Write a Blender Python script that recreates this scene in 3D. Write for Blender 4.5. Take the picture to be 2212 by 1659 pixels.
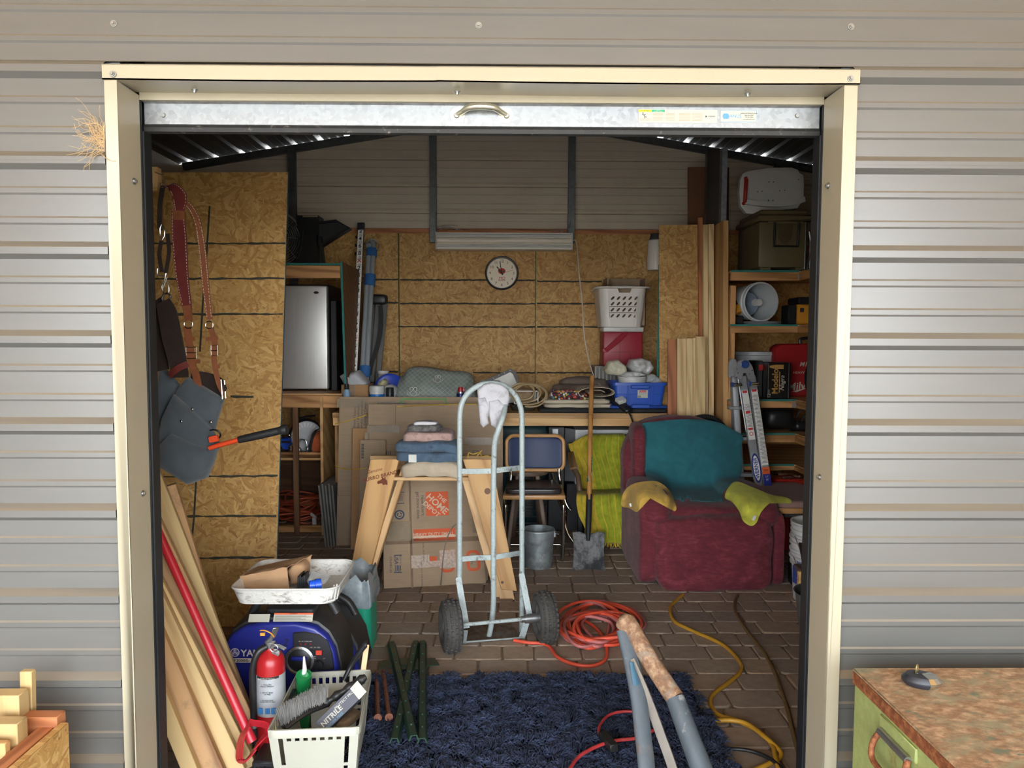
import bpy,bmesh,math,random
import numpy as np
from mathutils import Vector,Matrix,noise as mnoise
for _o in list(bpy.data.objects):
 bpy.data.objects.remove(_o)
SC=bpy.context.scene
COL=SC.collection
R_=random.Random(7)
PI=math.pi
# ------------------------------------------------------------------ camera, world, sun, exposure
H,F=1.48,1600.0
cam_d=bpy.data.cameras.new('camera')
cam_d.sensor_width=36.0
cam_d.lens=36.0*F/2212.0
cam_d.clip_start=0.05
cam=bpy.data.objects.new('camera',cam_d)
CAMR=(Matrix.Rotation(-0.0117,3,'Z')@Matrix.Rotation(PI/2-0.0621,3,'X')@Matrix.Rotation(0.0032,3,'Z'))
cam.matrix_world=Matrix.Translation((0,0,H))@CAMR.to_4x4()
COL.objects.link(cam)
SC.camera=cam
world=bpy.data.worlds.new('world')
SC.world=world
world.use_nodes=True
wn,wl=world.node_tree.nodes,world.node_tree.links
wn.clear()
wo=wn.new('ShaderNodeOutputWorld')
wb=wn.new('ShaderNodeBackground')
wr=wn.new('ShaderNodeValToRGB')
wg=wn.new('ShaderNodeTexCoord')
wsx=wn.new('ShaderNodeSeparateXYZ')
wl.new(wg.outputs['Generated'],wsx.inputs[0])
wl.new(wsx.outputs['Z'],wr.inputs[0])
wr.color_ramp.elements[0].position=0.0
wr.color_ramp.elements[0].color=(0.96,0.98,1.0,1)
wr.color_ramp.elements[1].position=0.9
wr.color_ramp.elements[1].color=(0.42,0.62,1.0,1)
_e=wr.color_ramp.elements.new(0.25)
_e.color=(0.80,0.90,1.0,1)
wl.new(wr.outputs[0],wb.inputs[0])
wb.inputs[1].default_value=3.0
wl.new(wb.outputs[0],wo.inputs[0])
sun_d=bpy.data.lights.new('sun','SUN')
sun_d.energy=5.0
sun_d.color=(1.0,0.93,0.82)
sun_d.angle=0.01
sun=bpy.data.objects.new('sun',sun_d)
COL.objects.link(sun)
sun.location=(3,9,12)
sun.rotation_euler=Vector((-0.22,-0.34,-0.91)).to_track_quat('-Z','Y').to_euler()
SC.view_settings.view_transform='Standard'
SC.view_settings.look='None'
SC.view_settings.exposure=2.2
SC.view_settings.gamma=1.0
SC.view_settings.use_curve_mapping=False
try:
 SC.cycles.max_bounces=10
 SC.cycles.diffuse_bounces=7
 SC.cycles.sample_clamp_indirect=6.0
except Exception:
 pass
def ray(px,py):
 return CAMR@Vector(((px-1106.0)/F,-(py-829.5)/F,-1.0))
def at(px,py,Y):
 d=ray(px,py)
 return Vector((0,0,H))+d*(Y/d.y)
def flr(px,py,z=0.0):
 d=ray(px,py)
 return Vector((0,0,H))+d*((z-H)/d.z)
def AX(px,Y,py=900):
 return at(px,py,Y).x
def AZ(py,Y,px=1100):
 return at(px,py,Y).z
 # ------------------------------------------------------------------ mesh builder
def srgb(c):
 if isinstance(c,str):
  c=c.lstrip('#')
  c=[int(c[i:i+2],16)for i in(0,2,4)]
 out=[]
 for x in c[:3]:
  x=x/255.0
  out.append(x/12.92 if x<=0.04045 else((x+0.055)/1.055)**2.4)
 return(out[0],out[1],out[2],1.0)
def frame(x,y,z,loc=(0,0,0)):
 m=Matrix.Identity(4)
 for i in range(3):
  m[i][0],m[i][1],m[i][2],m[i][3]=x[i],y[i],z[i],loc[i]
 return m
def T(x,y,z):
 return Matrix.Translation((x,y,z))
def Rx(a):return Matrix.Rotation(a,4,'X')
def Ry(a):return Matrix.Rotation(a,4,'Y')
def Rz(a):return Matrix.Rotation(a,4,'Z')
def basis(p0,p1,up=(0,0,1)):
 """x along p0->p1, z close to up, origin p0"""
 x=(Vector(p1)-Vector(p0)).normalized()
 u=Vector(up)
 y=u.cross(x)
 if y.length<1e-4:
  y=Vector((0,1,0)).cross(x)
 y.normalize()
 z=x.cross(y)
 return frame(x,y,z,p0)
class MB:
 def __init__(s):
  s.v,s.f,s.m,s.cur=[],[],[],0
 def add(s,vs,fs,M=None):
  n=len(s.v)
  if M is not None:
   vs=[M@Vector(p)for p in vs]
  s.v.extend([tuple(p)for p in vs])
  for f in fs:
   s.f.append([i+n for i in f])
   s.m.append(s.cur)
  return s
 def mat(s,i):
  s.cur=i
  return s
 def box(s,a,b,M=None):
  x0,y0,z0=a
  x1,y1,z1=b
  if x0>x1:x0,x1=x1,x0
  if y0>y1:y0,y1=y1,y0
  if z0>z1:z0,z1=z1,z0
  v=[(x0,y0,z0),(x1,y0,z0),(x1,y1,z0),(x0,y1,z0),(x0,y0,z1),(x1,y0,z1),(x1,y1,z1),(x0,y1,z1)]
  f=[(0,3,2,1),(4,5,6,7),(0,1,5,4),(1,2,6,5),(2,3,7,6),(3,0,4,7)]
  return s.add(v,f,M)
 def hexa(s,v,M=None):
  """8 corners: bottom ring 0-3 ccw, top ring 4-7"""
  f=[(0,3,2,1),(4,5,6,7),(0,1,5,4),(1,2,6,5),(2,3,7,6),(3,0,4,7)]
  return s.add(v,f,M)
 def prism(s,poly,d0,d1,M=None):
  """poly in local xz plane, extruded along y from d0 to d1"""
  n=len(poly)
  v=[(p[0],d0,p[1])for p in poly]+[(p[0],d1,p[1])for p in poly]
  f=[list(range(n)),list(range(2*n-1,n-1,-1))]
  for i in range(n):
   j=(i+1)%n
   f.append((i,i+n,j+n,j))
  return s.add(v,f,M)
 def cyl(s,p0,p1,r0,r1=None,n=16,caps=True,M=None):
  if r1 is None:r1=r0
  B=basis(p0,p1)
  L=(Vector(p1)-Vector(p0)).length
  v=[]
  for k,r in((0,r0),(L,r1)):
   for i in range(n):
    a=2*PI*i/n
    v.append(B@Vector((k,r*math.cos(a),r*math.sin(a))))
  f=[(i,(i+1)%n,n+(i+1)%n,n+i)for i in range(n)]
  if caps:
   f.append(list(range(n-1,-1,-1)))
   f.append(list(range(n,2*n)))
  return s.add(v,f,M)
 def tube(s,pts,r,n=8,closed=False,M=None,caps=True,flat=1.0,up=None):
  pts=[Vector(p)for p in pts]
  N=len(pts)
  rr=r if isinstance(r,(list,tuple))else[r]*N
  v,f=[],[]
  prev=None
  for i in range(N):
   if closed:
    t=pts[(i+1)%N]-pts[i-1]
   else:
    t=pts[min(i+1,N-1)]-pts[max(i-1,0)]
   if t.length<1e-9:t=Vector((0,0,1))
   t.normalize()
   if up is not None:
    a=Vector(up).cross(t)
    if a.length<1e-5:a=Vector((1,0,0))
   elif prev is None:
    a=Vector((0,0,1)).cross(t)
    if a.length<1e-3:a=Vector((1,0,0)).cross(t)
   else:
    a=prev-t*prev.dot(t)
    if a.length<1e-5:a=Vector((0,0,1)).cross(t)
   a.normalize()
   prev=a.copy()
   b=t.cross(a)
   for k in range(n):
    g=2*PI*k/n
    v.append(pts[i]+a*(rr[i]*math.cos(g))+b*(rr[i]*flat*math.sin(g)))
  for i in range(N if closed else N-1):
   j=(i+1)%N
   for k in range(n):
    l=(k+1)%n
    f.append((i*n+k,i*n+l,j*n+l,j*n+k))
  if caps and not closed:
   f.append(list(range(n-1,-1,-1)))
   f.append([(N-1)*n+k for k in range(n)])
  return s.add(v,f,M)
 def strap(s,pts,w,t,side,M=None):
  """flat band along pts; side = width direction vector (or list per point)"""
  pts=[Vector(p)for p in pts]
  N=len(pts)
  v,f=[],[]
  ww=w if isinstance(w,(list,tuple))else[w]*N
  for i in range(N):
   tg=(pts[min(i+1,N-1)]-pts[max(i-1,0)]).normalized()
   sd=Vector(side[i]if isinstance(side,list)else side)
   sd=(sd-tg*sd.dot(tg)).normalized()
   nn=tg.cross(sd)
   a,b=sd*ww[i]/2,nn*t/2
   v+=[pts[i]-a-b,pts[i]+a-b,pts[i]+a+b,pts[i]-a+b]
  for i in range(N-1):
   for k in range(4):
    l=(k+1)%4
    f.append((i*4+k,i*4+l,i*4+4+l,i*4+4+k))
  f.append((3,2,1,0))
  f.append(tuple((N-1)*4+k for k in range(4)))
  return s.add(v,f,M)
 def lathe(s,prof,n=24,M=None,sx=1.0,sy=1.0,a0=0.0,a1=2*PI):
  """prof: list of (r, z); axis z"""
  full=abs(a1-a0-2*PI)<1e-6
  m=n if full else n+1
  v,f=[],[]
  for r,z in prof:
   for i in range(m):
    a=a0+(a1-a0)*i/n
    v.append((r*sx*math.cos(a),r*sy*math.sin(a),z))
  for j in range(len(prof)-1):
   for i in range(n):
    k=(i+1)%m
    f.append((j*m+i,j*m+k,(j+1)*m+k,(j+1)*m+i))
  return s.add(v,f,M)
 def ball(s,c,rx,ry=None,rz=None,nu=16,nv=10,M=None):
  ry=ry or rx
  rz=rz or rx
  prof=[(max(1e-5,math.sin(PI*j/nv)),-math.cos(PI*j/nv))for j in range(nv+1)]
  B=T(*c)@Matrix.Diagonal((rx,ry,rz,1))
  if M is not None:B=M@B
  return s.lathe(prof,nu,B)
 def pillow(s,c,size,e=4.0,n=10,amp=0.0,ns=6.0,M=None,seed=0.0,fn=None):
  """rounded soft box (superellipsoid on a cube grid) with lumps"""
  hx,hy,hz=size[0]/2,size[1]/2,size[2]/2
  idx,v,f={},[],[]
  def vert(i,j,k):
   key=(i,j,k)
   if key in idx:return idx[key]
   p=Vector((2.0*i/n-1,2.0*j/n-1,2.0*k/n-1))
   q=Vector((math.sin(p.x*PI/2),math.sin(p.y*PI/2),math.sin(p.z*PI/2)))
   L=(abs(q.x)**e+abs(q.y)**e+abs(q.z)**e)**(1/e)
   q=q/L
   w=Vector((q.x*hx,q.y*hy,q.z*hz))
   if amp:
    d=mnoise.noise(Vector((w.x*ns+seed,w.y*ns+3.1*seed,w.z*ns+7.7)))
    w+=q.normalized()*(amp*d)
   if fn:w=Vector(fn(w))
   w+=Vector(c)
   idx[key]=len(v)
   v.append(w)
   return idx[key]
  for a in range(n):
   for b in range(n):
    for q in(0,n):
     fl=q==0
     for ax in range(3):
      P=[]
      for(da,db)in((0,0),(1,0),(1,1),(0,1)):
       co=[0,0,0]
       co[ax]=q
       co[(ax+1)%3]=a+da
       co[(ax+2)%3]=b+db
       P.append(vert(*co))
      f.append(P[::-1]if fl else P)
  return s.add(v,f,M)
 def grid(s,fn,nu,nv,thick=0.0,M=None,closed_u=False):
  """surface fn(u,v)->(x,y,z); thick>0 gives it a back side along the normal"""
  P=[[Vector(fn(i/nu,j/nv))for i in range(nu+(0 if closed_u else 1))]for j in range(nv+1)]
  W=len(P[0])
  v=[p for row in P for p in row]
  f=[]
  for j in range(nv):
   for i in range(nu):
    k=(i+1)%W
    f.append((j*W+i,j*W+k,(j+1)*W+k,(j+1)*W+i))
  if thick:
   back=[]
   for j in range(nv+1):
    for i in range(W):
     a=P[j][(i+1)%W if closed_u else min(i+1,W-1)]-P[j][(i-1)if closed_u else max(i-1,0)]
     b=P[min(j+1,nv)][i]-P[max(j-1,0)][i]
     nn=a.cross(b)
     nn=nn.normalized()if nn.length>1e-9 else Vector((0,0,1))
     back.append(P[j][i]-nn*thick)
   n0=len(v)
   v+=back
   nf=len(f)
   f+=[tuple(n0+q for q in reversed(f[t]))for t in range(nf)]
   if not closed_u:
    for j in range(nv):
     a,b=j*W,(j+1)*W
     f.append((a,b,b+n0,a+n0))
     a,b=a+W-1,b+W-1
     f.append((b,a,a+n0,b+n0))
   for i in range(nu):
    k=(i+1)%W
    f.append((k,i,i+n0,k+n0))
    a,b=nv*W+i,nv*W+k
    f.append((a,b,b+n0,a+n0))
  return s.add(v,f,M)
 def build(s,name,mats,parent=None,M=None,smooth=40,bevel=0.0,seg=1,label=None,kind=None,origin=None):
  if not isinstance(mats,(list,tuple)):mats=[mats]
  me=bpy.data.meshes.new(name)
  off=Vector((0,0,0))
  if M is None:
   if parent is not None:
    off=WL[parent.name]
   elif origin is not None:
    off=Vector(origin)
   else:
    a=np.array(s.v)
    lo,hi=a.min(0),a.max(0)
    off=Vector(((lo[0]+hi[0])/2,(lo[1]+hi[1])/2,lo[2]))
  me.from_pydata([(p[0]-off.x,p[1]-off.y,p[2]-off.z)for p in s.v],[],s.f)
  for m in mats:me.materials.append(m)
  if len(mats)>1:
   me.polygons.foreach_set('material_index',s.m)
  if bevel:
   bm=bmesh.new()
   bm.from_mesh(me)
   bmesh.ops.remove_doubles(bm,verts=bm.verts,dist=1e-6)
   ed=[e for e in bm.edges if len(e.link_faces)==2 and e.calc_face_angle(0)>0.6]
   bmesh.ops.bevel(bm,geom=ed,offset=bevel,segments=seg,affect='EDGES',profile=0.5,clamp_overlap=True)
   bm.to_mesh(me)
   bm.free()
  if smooth:
   me.polygons.foreach_set('use_smooth',[True]*len(me.polygons))
   me.set_sharp_from_angle(angle=math.radians(smooth))
  me.update()
  o=bpy.data.objects.new(name,me)
  COL.objects.link(o)
  if parent is not None:
   o.parent=parent
   pm=WL[parent.name]
   if M is not None:
    base=WM.get(parent.name,Matrix.Translation(pm))
    o.matrix_basis=base.inverted()@M
    WL[o.name]=M.to_translation()
    WM[o.name]=M
   elif parent.name in WM:
    o.matrix_basis=WM[parent.name].inverted()@Matrix.Translation(pm)
    WL[o.name]=pm.copy()
   else:
    WL[o.name]=pm.copy()
  else:
   if M is not None:
    o.matrix_basis=M
    WL[o.name]=M.to_translation()
    WM[o.name]=M
   else:
    o.location=off
    WL[o.name]=off
  if label:o['label']=label
  if kind:o['kind']=kind
  return o
WL,WM={},{}
def tag(o,label,cat,group=None):
 o['label']=label
 o['category']=cat
 if group:o['group']=group
 return o
def thing(name,label,cat,loc=(0,0,0),group=None):
 o=bpy.data.objects.new(name,None)
 o.empty_display_size=0.05
 COL.objects.link(o)
 o.location=loc
 WL[o.name]=Vector(loc)
 return tag(o,label,cat,group)
def struct_root(name):
 o=bpy.data.objects.new(name,None)
 o.empty_display_size=0.05
 COL.objects.link(o)
 WL[o.name]=Vector((0,0,0))
 o['kind']='structure'
 return o
def single(mb,name,mats,label,cat,group=None,**kw):
 return tag(mb.build(name,mats,**kw),label,cat,group)
def board(name,p0,p1,w,t,mat,parent=None,up=(0,0,1),bevel=0.002,label=None,ends=None):
 """plank from p0 to p1 (centre line); w across (local y), t along up (local z); grain runs on local x"""
 B=basis(p0,p1,up)
 L=(Vector(p1)-Vector(p0)).length
 mb=MB().box((0,-w/2,-t/2),(L,w/2,t/2))
 return mb.build(name,mat,parent,M=B,bevel=bevel,label=label)
def dup(root,dloc,label=None,group=None):
 def cp(o,par):
  c=o.copy()
  COL.objects.link(c)
  if par is not None:
   c.parent=par
   c.matrix_parent_inverse=o.matrix_parent_inverse.copy()
  for ch in list(o.children):cp(ch,c)
  return c
 r=cp(root,None)
 r.location=Vector(root.location)+Vector(dloc)
 if label:r['label']=label
 if group:r['group']=group
 WL[r.name]=Vector(r.location)
 return r
def lettering(parent,txt,size,M,mat,name='lettering',align='CENTER',bold=0.0,ext=0.0002,shear=0.0,sx=1.0,spacing=1.0):
 """flat print: local x = reading direction, local y = up, local z out of the surface"""
 c=bpy.data.curves.new(name,'FONT')
 c.body=txt
 c.size=size
 c.align_x=align
 c.align_y='CENTER'
 c.extrude=ext
 c.offset=min(bold,size*.02)
 c.shear=shear
 c.space_character=spacing
 c.resolution_u=3
 c.materials.append(mat)
 o=bpy.data.objects.new(name,c)
 COL.objects.link(o)
 M=M@Matrix.Diagonal((sx,1,1,1))
 if parent is not None:
  o.parent=parent
  base=WM.get(parent.name,Matrix.Translation(WL[parent.name]))
  o.matrix_basis=base.inverted()@M
 else:
  o.matrix_basis=M
 return o
def facing(loc,right=(1,0,0),up=(0,0,1)):
 """frame for print on a face: x=right, y=up, z=normal"""
 x=Vector(right).normalized()
 y=Vector(up)
 y=(y-x*y.dot(x)).normalized()
 return frame(x,y,x.cross(y),loc)
def bez(pts,n=8,closed=False):
 """Catmull-Rom through points"""
 P=[Vector(p)for p in pts]
 N=len(P)
 out=[]
 for i in range(N if closed else N-1):
  if closed:
   a,b,c,d=P[i-1],P[i],P[(i+1)%N],P[(i+2)%N]
  else:
   a,b,c,d=P[max(i-1,0)],P[i],P[i+1],P[min(i+2,N-1)]
  for k in range(n):
   t=k/n
   out.append(0.5*((2*b)+(c-a)*t+(2*a-5*b+4*c-d)*t*t+(3*b-a-3*c+d)*t**3))
 if not closed:out.append(P[-1])
 return out
 # ------------------------------------------------------------------ materials
MC={}
class NT:
 def __init__(s,name):
  s.m=bpy.data.materials.new(name)
  s.m.use_nodes=True
  s.n=s.m.node_tree.nodes
  s.l=s.m.node_tree.links
  s.b=s.n['Principled BSDF']
 def new(s,t,**kw):
  q=s.n.new(t)
  for k,v in kw.items():setattr(q,k,v)
  return q
 def put(s,sock,val):
  if hasattr(val,'links'):s.l.new(val,sock)
  else:sock.default_value=val
 def coord(s,scale=(1,1,1),rot=(0,0,0),kind='Object',loc=None):
  tc=s.new('ShaderNodeTexCoord')
  mp=s.new('ShaderNodeMapping')
  s.l.new(tc.outputs[kind],mp.inputs[0])
  mp.inputs['Scale'].default_value=scale
  mp.inputs['Rotation'].default_value=rot
  if loc is not None:s.put(mp.inputs['Location'],loc)
  return mp.outputs[0]
 def noise(s,vec,scale=5,detail=3,rough=0.5,dist=0.0,out=0):
  q=s.new('ShaderNodeTexNoise')
  s.l.new(vec,q.inputs['Vector'])
  q.inputs['Scale'].default_value=scale
  q.inputs['Detail'].default_value=detail
  q.inputs['Roughness'].default_value=rough
  q.inputs['Distortion'].default_value=dist
  return q.outputs[out]
 def ramp(s,fac,stops,interp='LINEAR'):
  q=s.new('ShaderNodeValToRGB')
  s.l.new(fac,q.inputs[0])
  q.color_ramp.interpolation=interp
  el=q.color_ramp.elements
  while len(el)<len(stops):el.new(0.5)
  for e,(p,c)in zip(el,stops):
   e.position=p
   e.color=c if len(c)==4 else(*c,1)
  return q.outputs[0]
 def mix(s,fac,a,b,mode='MIX'):
  q=s.new('ShaderNodeMix',data_type='RGBA',blend_type=mode)
  s.put(q.inputs[0],fac)
  s.put(q.inputs[6],a)
  s.put(q.inputs[7],b)
  return q.outputs[2]
 def math(s,op,a,b=0.0):
  q=s.new('ShaderNodeMath',operation=op)
  s.put(q.inputs[0],a)
  s.put(q.inputs[1],b)
  return q.outputs[0]
 def bump(s,h,strength=0.3,dist=0.002):
  q=s.new('ShaderNodeBump')
  q.inputs['Strength'].default_value=strength
  q.inputs['Distance'].default_value=dist
  s.l.new(h,q.inputs['Height'])
  s.l.new(q.outputs[0],s.b.inputs['Normal'])
 def fin(s,color=None,rough=0.5,metal=0.0,**kw):
  if color is not None:s.put(s.b.inputs['Base Color'],color)
  s.put(s.b.inputs['Roughness'],rough)
  s.put(s.b.inputs['Metallic'],metal)
  for k,v in kw.items():s.put(s.b.inputs[k.replace('_',' ')],v)
  return s.m
def shade(c,k):
 return(min(1,c[0]*k),min(1,c[1]*k),min(1,c[2]*k),1)
def P(name,c,rough=0.5,metal=0.0,var=0.12,scale=9.0,bump=0.0,bscale=150.0,dirt=None,dirt_amt=0.0,**kw):
 """painted / plastic / metal surface with gentle mottling"""
 if name in MC:return MC[name]
 t=NT(name)
 c=srgb(c)
 v=t.coord()
 n=t.noise(v,scale,4,0.6)
 col=t.ramp(n,[(0.3,shade(c,1-var)),(0.7,shade(c,1+var))])
 if dirt:
  d=t.noise(v,scale*2.2,6,0.7)
  fac=t.ramp(d,[(0.62-dirt_amt,(0,0,0)),(0.72-dirt_amt*0.6,(1,1,1))])
  col=t.mix(fac,col,srgb(dirt))
 if bump:
  t.bump(t.noise(v,bscale,2),bump,0.002)
 MC[name]=t.fin(col,rough,metal,**kw)
 return MC[name]
def WOOD(name,light,dark,axis=0,scale=1.0,rough=0.6,knots=0.5,dirt=None):
 """grain along local axis"""
 if name in MC:return MC[name]
 t=NT(name)
 sc=[26.0*scale]*3
 sc[axis]=1.3*scale
 oi=t.new('ShaderNodeObjectInfo')
 cx=t.new('ShaderNodeCombineXYZ')
 off=t.math('MULTIPLY',oi.outputs['Random'],37.0)
 for i in range(3):t.l.new(off,cx.inputs[i])
 v=t.coord(sc,loc=cx.outputs[0])
 sc2=[7.0*scale]*3
 sc2[axis]=0.8*scale
 v2=t.coord(sc2,loc=cx.outputs[0])
 ring=t.new('ShaderNodeTexWave',wave_type='BANDS',bands_direction='DIAGONAL')
 ring.inputs['Scale'].default_value=1.1
 ring.inputs['Distortion'].default_value=7.0
 ring.inputs['Detail'].default_value=2.0
 ring.inputs['Detail Scale'].default_value=0.9
 t.l.new(v2,ring.inputs['Vector'])
 g=t.noise(v,2.2,5,0.65)
 f=t.math('ADD',t.math('MULTIPLY',ring.outputs['Fac'],0.5),t.math('MULTIPLY',g,0.6))
 L,D=srgb(light),srgb(dark)
 col=t.ramp(f,[(0.22,D),(0.5,L),(0.8,shade(L,1.1))])
 col=t.mix(t.math('MULTIPLY',oi.outputs['Random'],0.35),col,shade(D,1.05))
 if knots:
  sk=[9.0]*3
  sk[axis]=4.0
  vk=t.coord(sk,loc=cx.outputs[0])
  vo=t.new('ShaderNodeTexVoronoi')
  vo.inputs['Scale'].default_value=0.55
  t.l.new(vk,vo.inputs['Vector'])
  fk=t.ramp(vo.outputs['Distance'],[(0.05,(1,1,1)),(0.14,(0,0,0))])
  col=t.mix(t.math('MULTIPLY',fk,knots),col,shade(D,0.35))
 if dirt:
  dn=t.noise(t.coord((3,3,3),loc=cx.outputs[0]),2.5,6,0.75)
  col=t.mix(t.ramp(dn,[(0.56,(0,0,0)),(0.75,(0.7,0.7,0.7))]),col,srgb(dirt))
 t.bump(g,0.25,0.001)
 MC[name]=t.fin(col,rough)
 return MC[name]
def OSB(name,axis='Y',tone=1.0):
 """oriented strand board: flakes lying in the plane normal to axis"""
 if name in MC:return MC[name]
 t=NT(name)
 ax={'X':(1,0,0),'Y':(0,1,0),'Z':(0,0,1)}[axis]
 base=t.coord()
 wob=t.noise(base,14,2,out=1)
 basew=t.new('ShaderNodeVectorMath',operation='MULTIPLY_ADD')
 t.l.new(wob,basew.inputs[0])
 basew.inputs[1].default_value=(0.05,0.05,0.05)
 t.l.new(base,basew.inputs[2])
 best_p,best_t=None,None
 ax_sc={'Y':(11.0,11.0,64.0),'X':(11.0,11.0,64.0),'Z':(11.0,64.0,11.0)}[axis]
 for k,ang in enumerate((0.15,0.8,1.35,1.9,2.65)):
  vr=t.new('ShaderNodeVectorRotate',rotation_type='AXIS_ANGLE')
  t.l.new(basew.outputs[0],vr.inputs['Vector'])
  vr.inputs['Axis'].default_value=ax
  vr.inputs['Angle'].default_value=ang+(PI/2 if axis!='Z' else 0)
  ms=t.new('ShaderNodeMapping')
  t.l.new(vr.outputs[0],ms.inputs[0])
  ms.inputs['Scale'].default_value=ax_sc
  ms.inputs['Location'].default_value=(k*3.1,k*5.7,k*1.3)
  vo=t.new('ShaderNodeTexVoronoi')
  vo.inputs['Scale'].default_value=1.0
  t.l.new(ms.outputs[0],vo.inputs['Vector'])
  sp=t.new('ShaderNodeSeparateColor')
  t.l.new(vo.outputs['Color'],sp.inputs[0])
  mg=t.new('ShaderNodeMapping')
  t.l.new(ms.outputs[0],mg.inputs[0])
  mg.inputs['Scale'].default_value=(.55,.55,4.5)if axis!='Z' else(.55,4.5,.55)
  g=t.noise(mg.outputs[0],1.0,2,.6)
  tone_k=t.math('ADD',t.math('MULTIPLY',sp.outputs[1],0.46),t.math('MULTIPLY',g,0.6))
  if best_p is None:
   best_p,best_t=sp.outputs[0],tone_k
  else:
   gt=t.math('GREATER_THAN',sp.outputs[0],best_p)
   best_p=t.math('MAXIMUM',sp.outputs[0],best_p)
   mx=t.new('ShaderNodeMix',data_type='FLOAT')
   t.l.new(gt,mx.inputs[0]);t.l.new(best_t,mx.inputs[2]);t.l.new(tone_k,mx.inputs[3])
   best_t=mx.outputs[0]
 f=best_t
 col=t.ramp(f,[(0.1,srgb((128,88,42))),(0.3,srgb((174,128,68))),(0.52,srgb((196,153,88))),(0.74,srgb((212,172,108))),(0.95,srgb((226,194,140)))])
 big=t.noise(base,1.7,2)
 col=t.mix(0.5,col,t.ramp(big,[(0.3,(0.72,0.62,0.5)),(0.7,(1,1,1))]),'MULTIPLY')
 sp2=t.ramp(t.noise(base,60,1),[(0.70,(0,0,0)),(0.75,(1,1,1))])
 col=t.mix(t.math('MULTIPLY',sp2,0.6),col,srgb((60,36,16)))
 if tone!=1.0:
  col=t.mix(1.0,col,(tone,tone,tone,1),'MULTIPLY')
 t.bump(f,0.35,0.0015)
 MC[name]=t.fin(col,0.62)
 return MC[name]
def FABRIC(name,c,var=0.22,weave=900,nap=14,rough=0.95,sheen=0.08,dark=None,stain=None):
 if name in MC:return MC[name]
 t=NT(name)
 c=srgb(c)
 v=t.coord()
 n=t.noise(v,nap,5,0.62,0.6)
 col=t.ramp(n,[(0.3,shade(c,1-var)),(0.55,c),(0.75,shade(c,1+var))])
 if stain:
  d=t.noise(v,16,6,0.7)
  col=t.mix(t.ramp(d,[(0.52,(0,0,0)),(0.7,(1,1,1))]),col,srgb(stain))
 t.bump(t.noise(v,weave,2),0.5,0.002)
 MC[name]=t.fin(col,rough,0.0,Sheen_Weight=sheen)
 return MC[name]
def CARD(name='cardboard',c=(170,146,118)):
 if name in MC:return MC[name]
 t=NT(name)
 c=srgb(c)
 v=t.coord((1,1,1))
 n=t.noise(t.coord((6,6,160)),1.0,2)
 m=t.noise(v,4,4)
 col=t.ramp(m,[(0.3,shade(c,0.86)),(0.7,shade(c,1.08))])
 col=t.mix(0.22,col,t.ramp(n,[(0.35,(0.6,0.6,0.6)),(0.65,(1,1,1))]),'MULTIPLY')
 t.bump(n,0.15,0.001)
 MC[name]=t.fin(col,0.8)
 return MC[name]
def GALV(name='galvanized',c=(190,196,198),rough=0.38,scale=40,metal=1.0,stain=0.0):
 if name in MC:return MC[name]
 t=NT(name)
 c=srgb(c)
 v=t.coord()
 vo=t.new('ShaderNodeTexVoronoi')
 vo.inputs['Scale'].default_value=scale
 t.l.new(v,vo.inputs['Vector'])
 sp=t.new('ShaderNodeSeparateColor')
 t.l.new(vo.outputs['Color'],sp.inputs[0])
 n=t.noise(v,7,5,0.65)
 f=t.math('ADD',t.math('MULTIPLY',sp.outputs[0],0.35),t.math('MULTIPLY',n,0.65))
 col=t.ramp(f,[(0.25,shade(c,0.72)),(0.7,shade(c,1.08))])
 if stain:
  d=t.noise(v,11,6,0.75)
  col=t.mix(t.ramp(d,[(0.6-stain*0.2,(0,0,0)),(0.8-stain*0.2,(1,1,1))]),col,srgb((70,62,54)))
 r=t.ramp(f,[(0.2,(rough*0.8,)*3),(0.8,(min(1,rough*1.35),)*3)])
 MC[name]=t.fin(col,r,metal)
 return MC[name]
def RUST(name,paint,rust=((150,92,52),(188,132,84)),amt=0.5,scale=6.0,stretch=(1,1,1),rough=0.7,spots=None):
 if name in MC:return MC[name]
 t=NT(name)
 v=t.coord(stretch)
 n=t.noise(v,scale,8,0.72,0.4)
 n2=t.noise(v,scale*4,6,0.7)
 p=srgb(paint)
 pc=t.ramp(n2,[(0.3,shade(p,0.82)),(0.7,shade(p,1.12))])
 rc=t.ramp(n2,[(0.32,shade(srgb(rust[0]),0.6)),(0.48,srgb(rust[0])),(0.66,srgb(rust[1]))])
 fac=t.ramp(n,[(max(0.02,0.62-amt*0.5),(0,0,0)),(min(0.98,0.74-amt*0.45),(1,1,1))])
 col=t.mix(fac,pc,rc)
 if spots:
  n3=t.noise(v,scale*1.6,6,0.7)
  col=t.mix(t.ramp(n3,[(0.60,(0,0,0)),(0.68,(1,1,1))]),col,srgb(spots))
 t.bump(n2,0.3,0.001)
 MC[name]=t.fin(col,rough)
 return MC[name]
def GLASSY(name,c=(230,235,235),alpha=0.45,rough=0.25):
 """thin plastic film"""
 if name in MC:return MC[name]
 t=NT(name)
 v=t.coord()
 n=t.noise(v,40,5,0.7,1.2)
 t.bump(n,0.6,0.004)
 MC[name]=t.fin(srgb(c),rough,0.0,Alpha=alpha)
 return MC[name]
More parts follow.
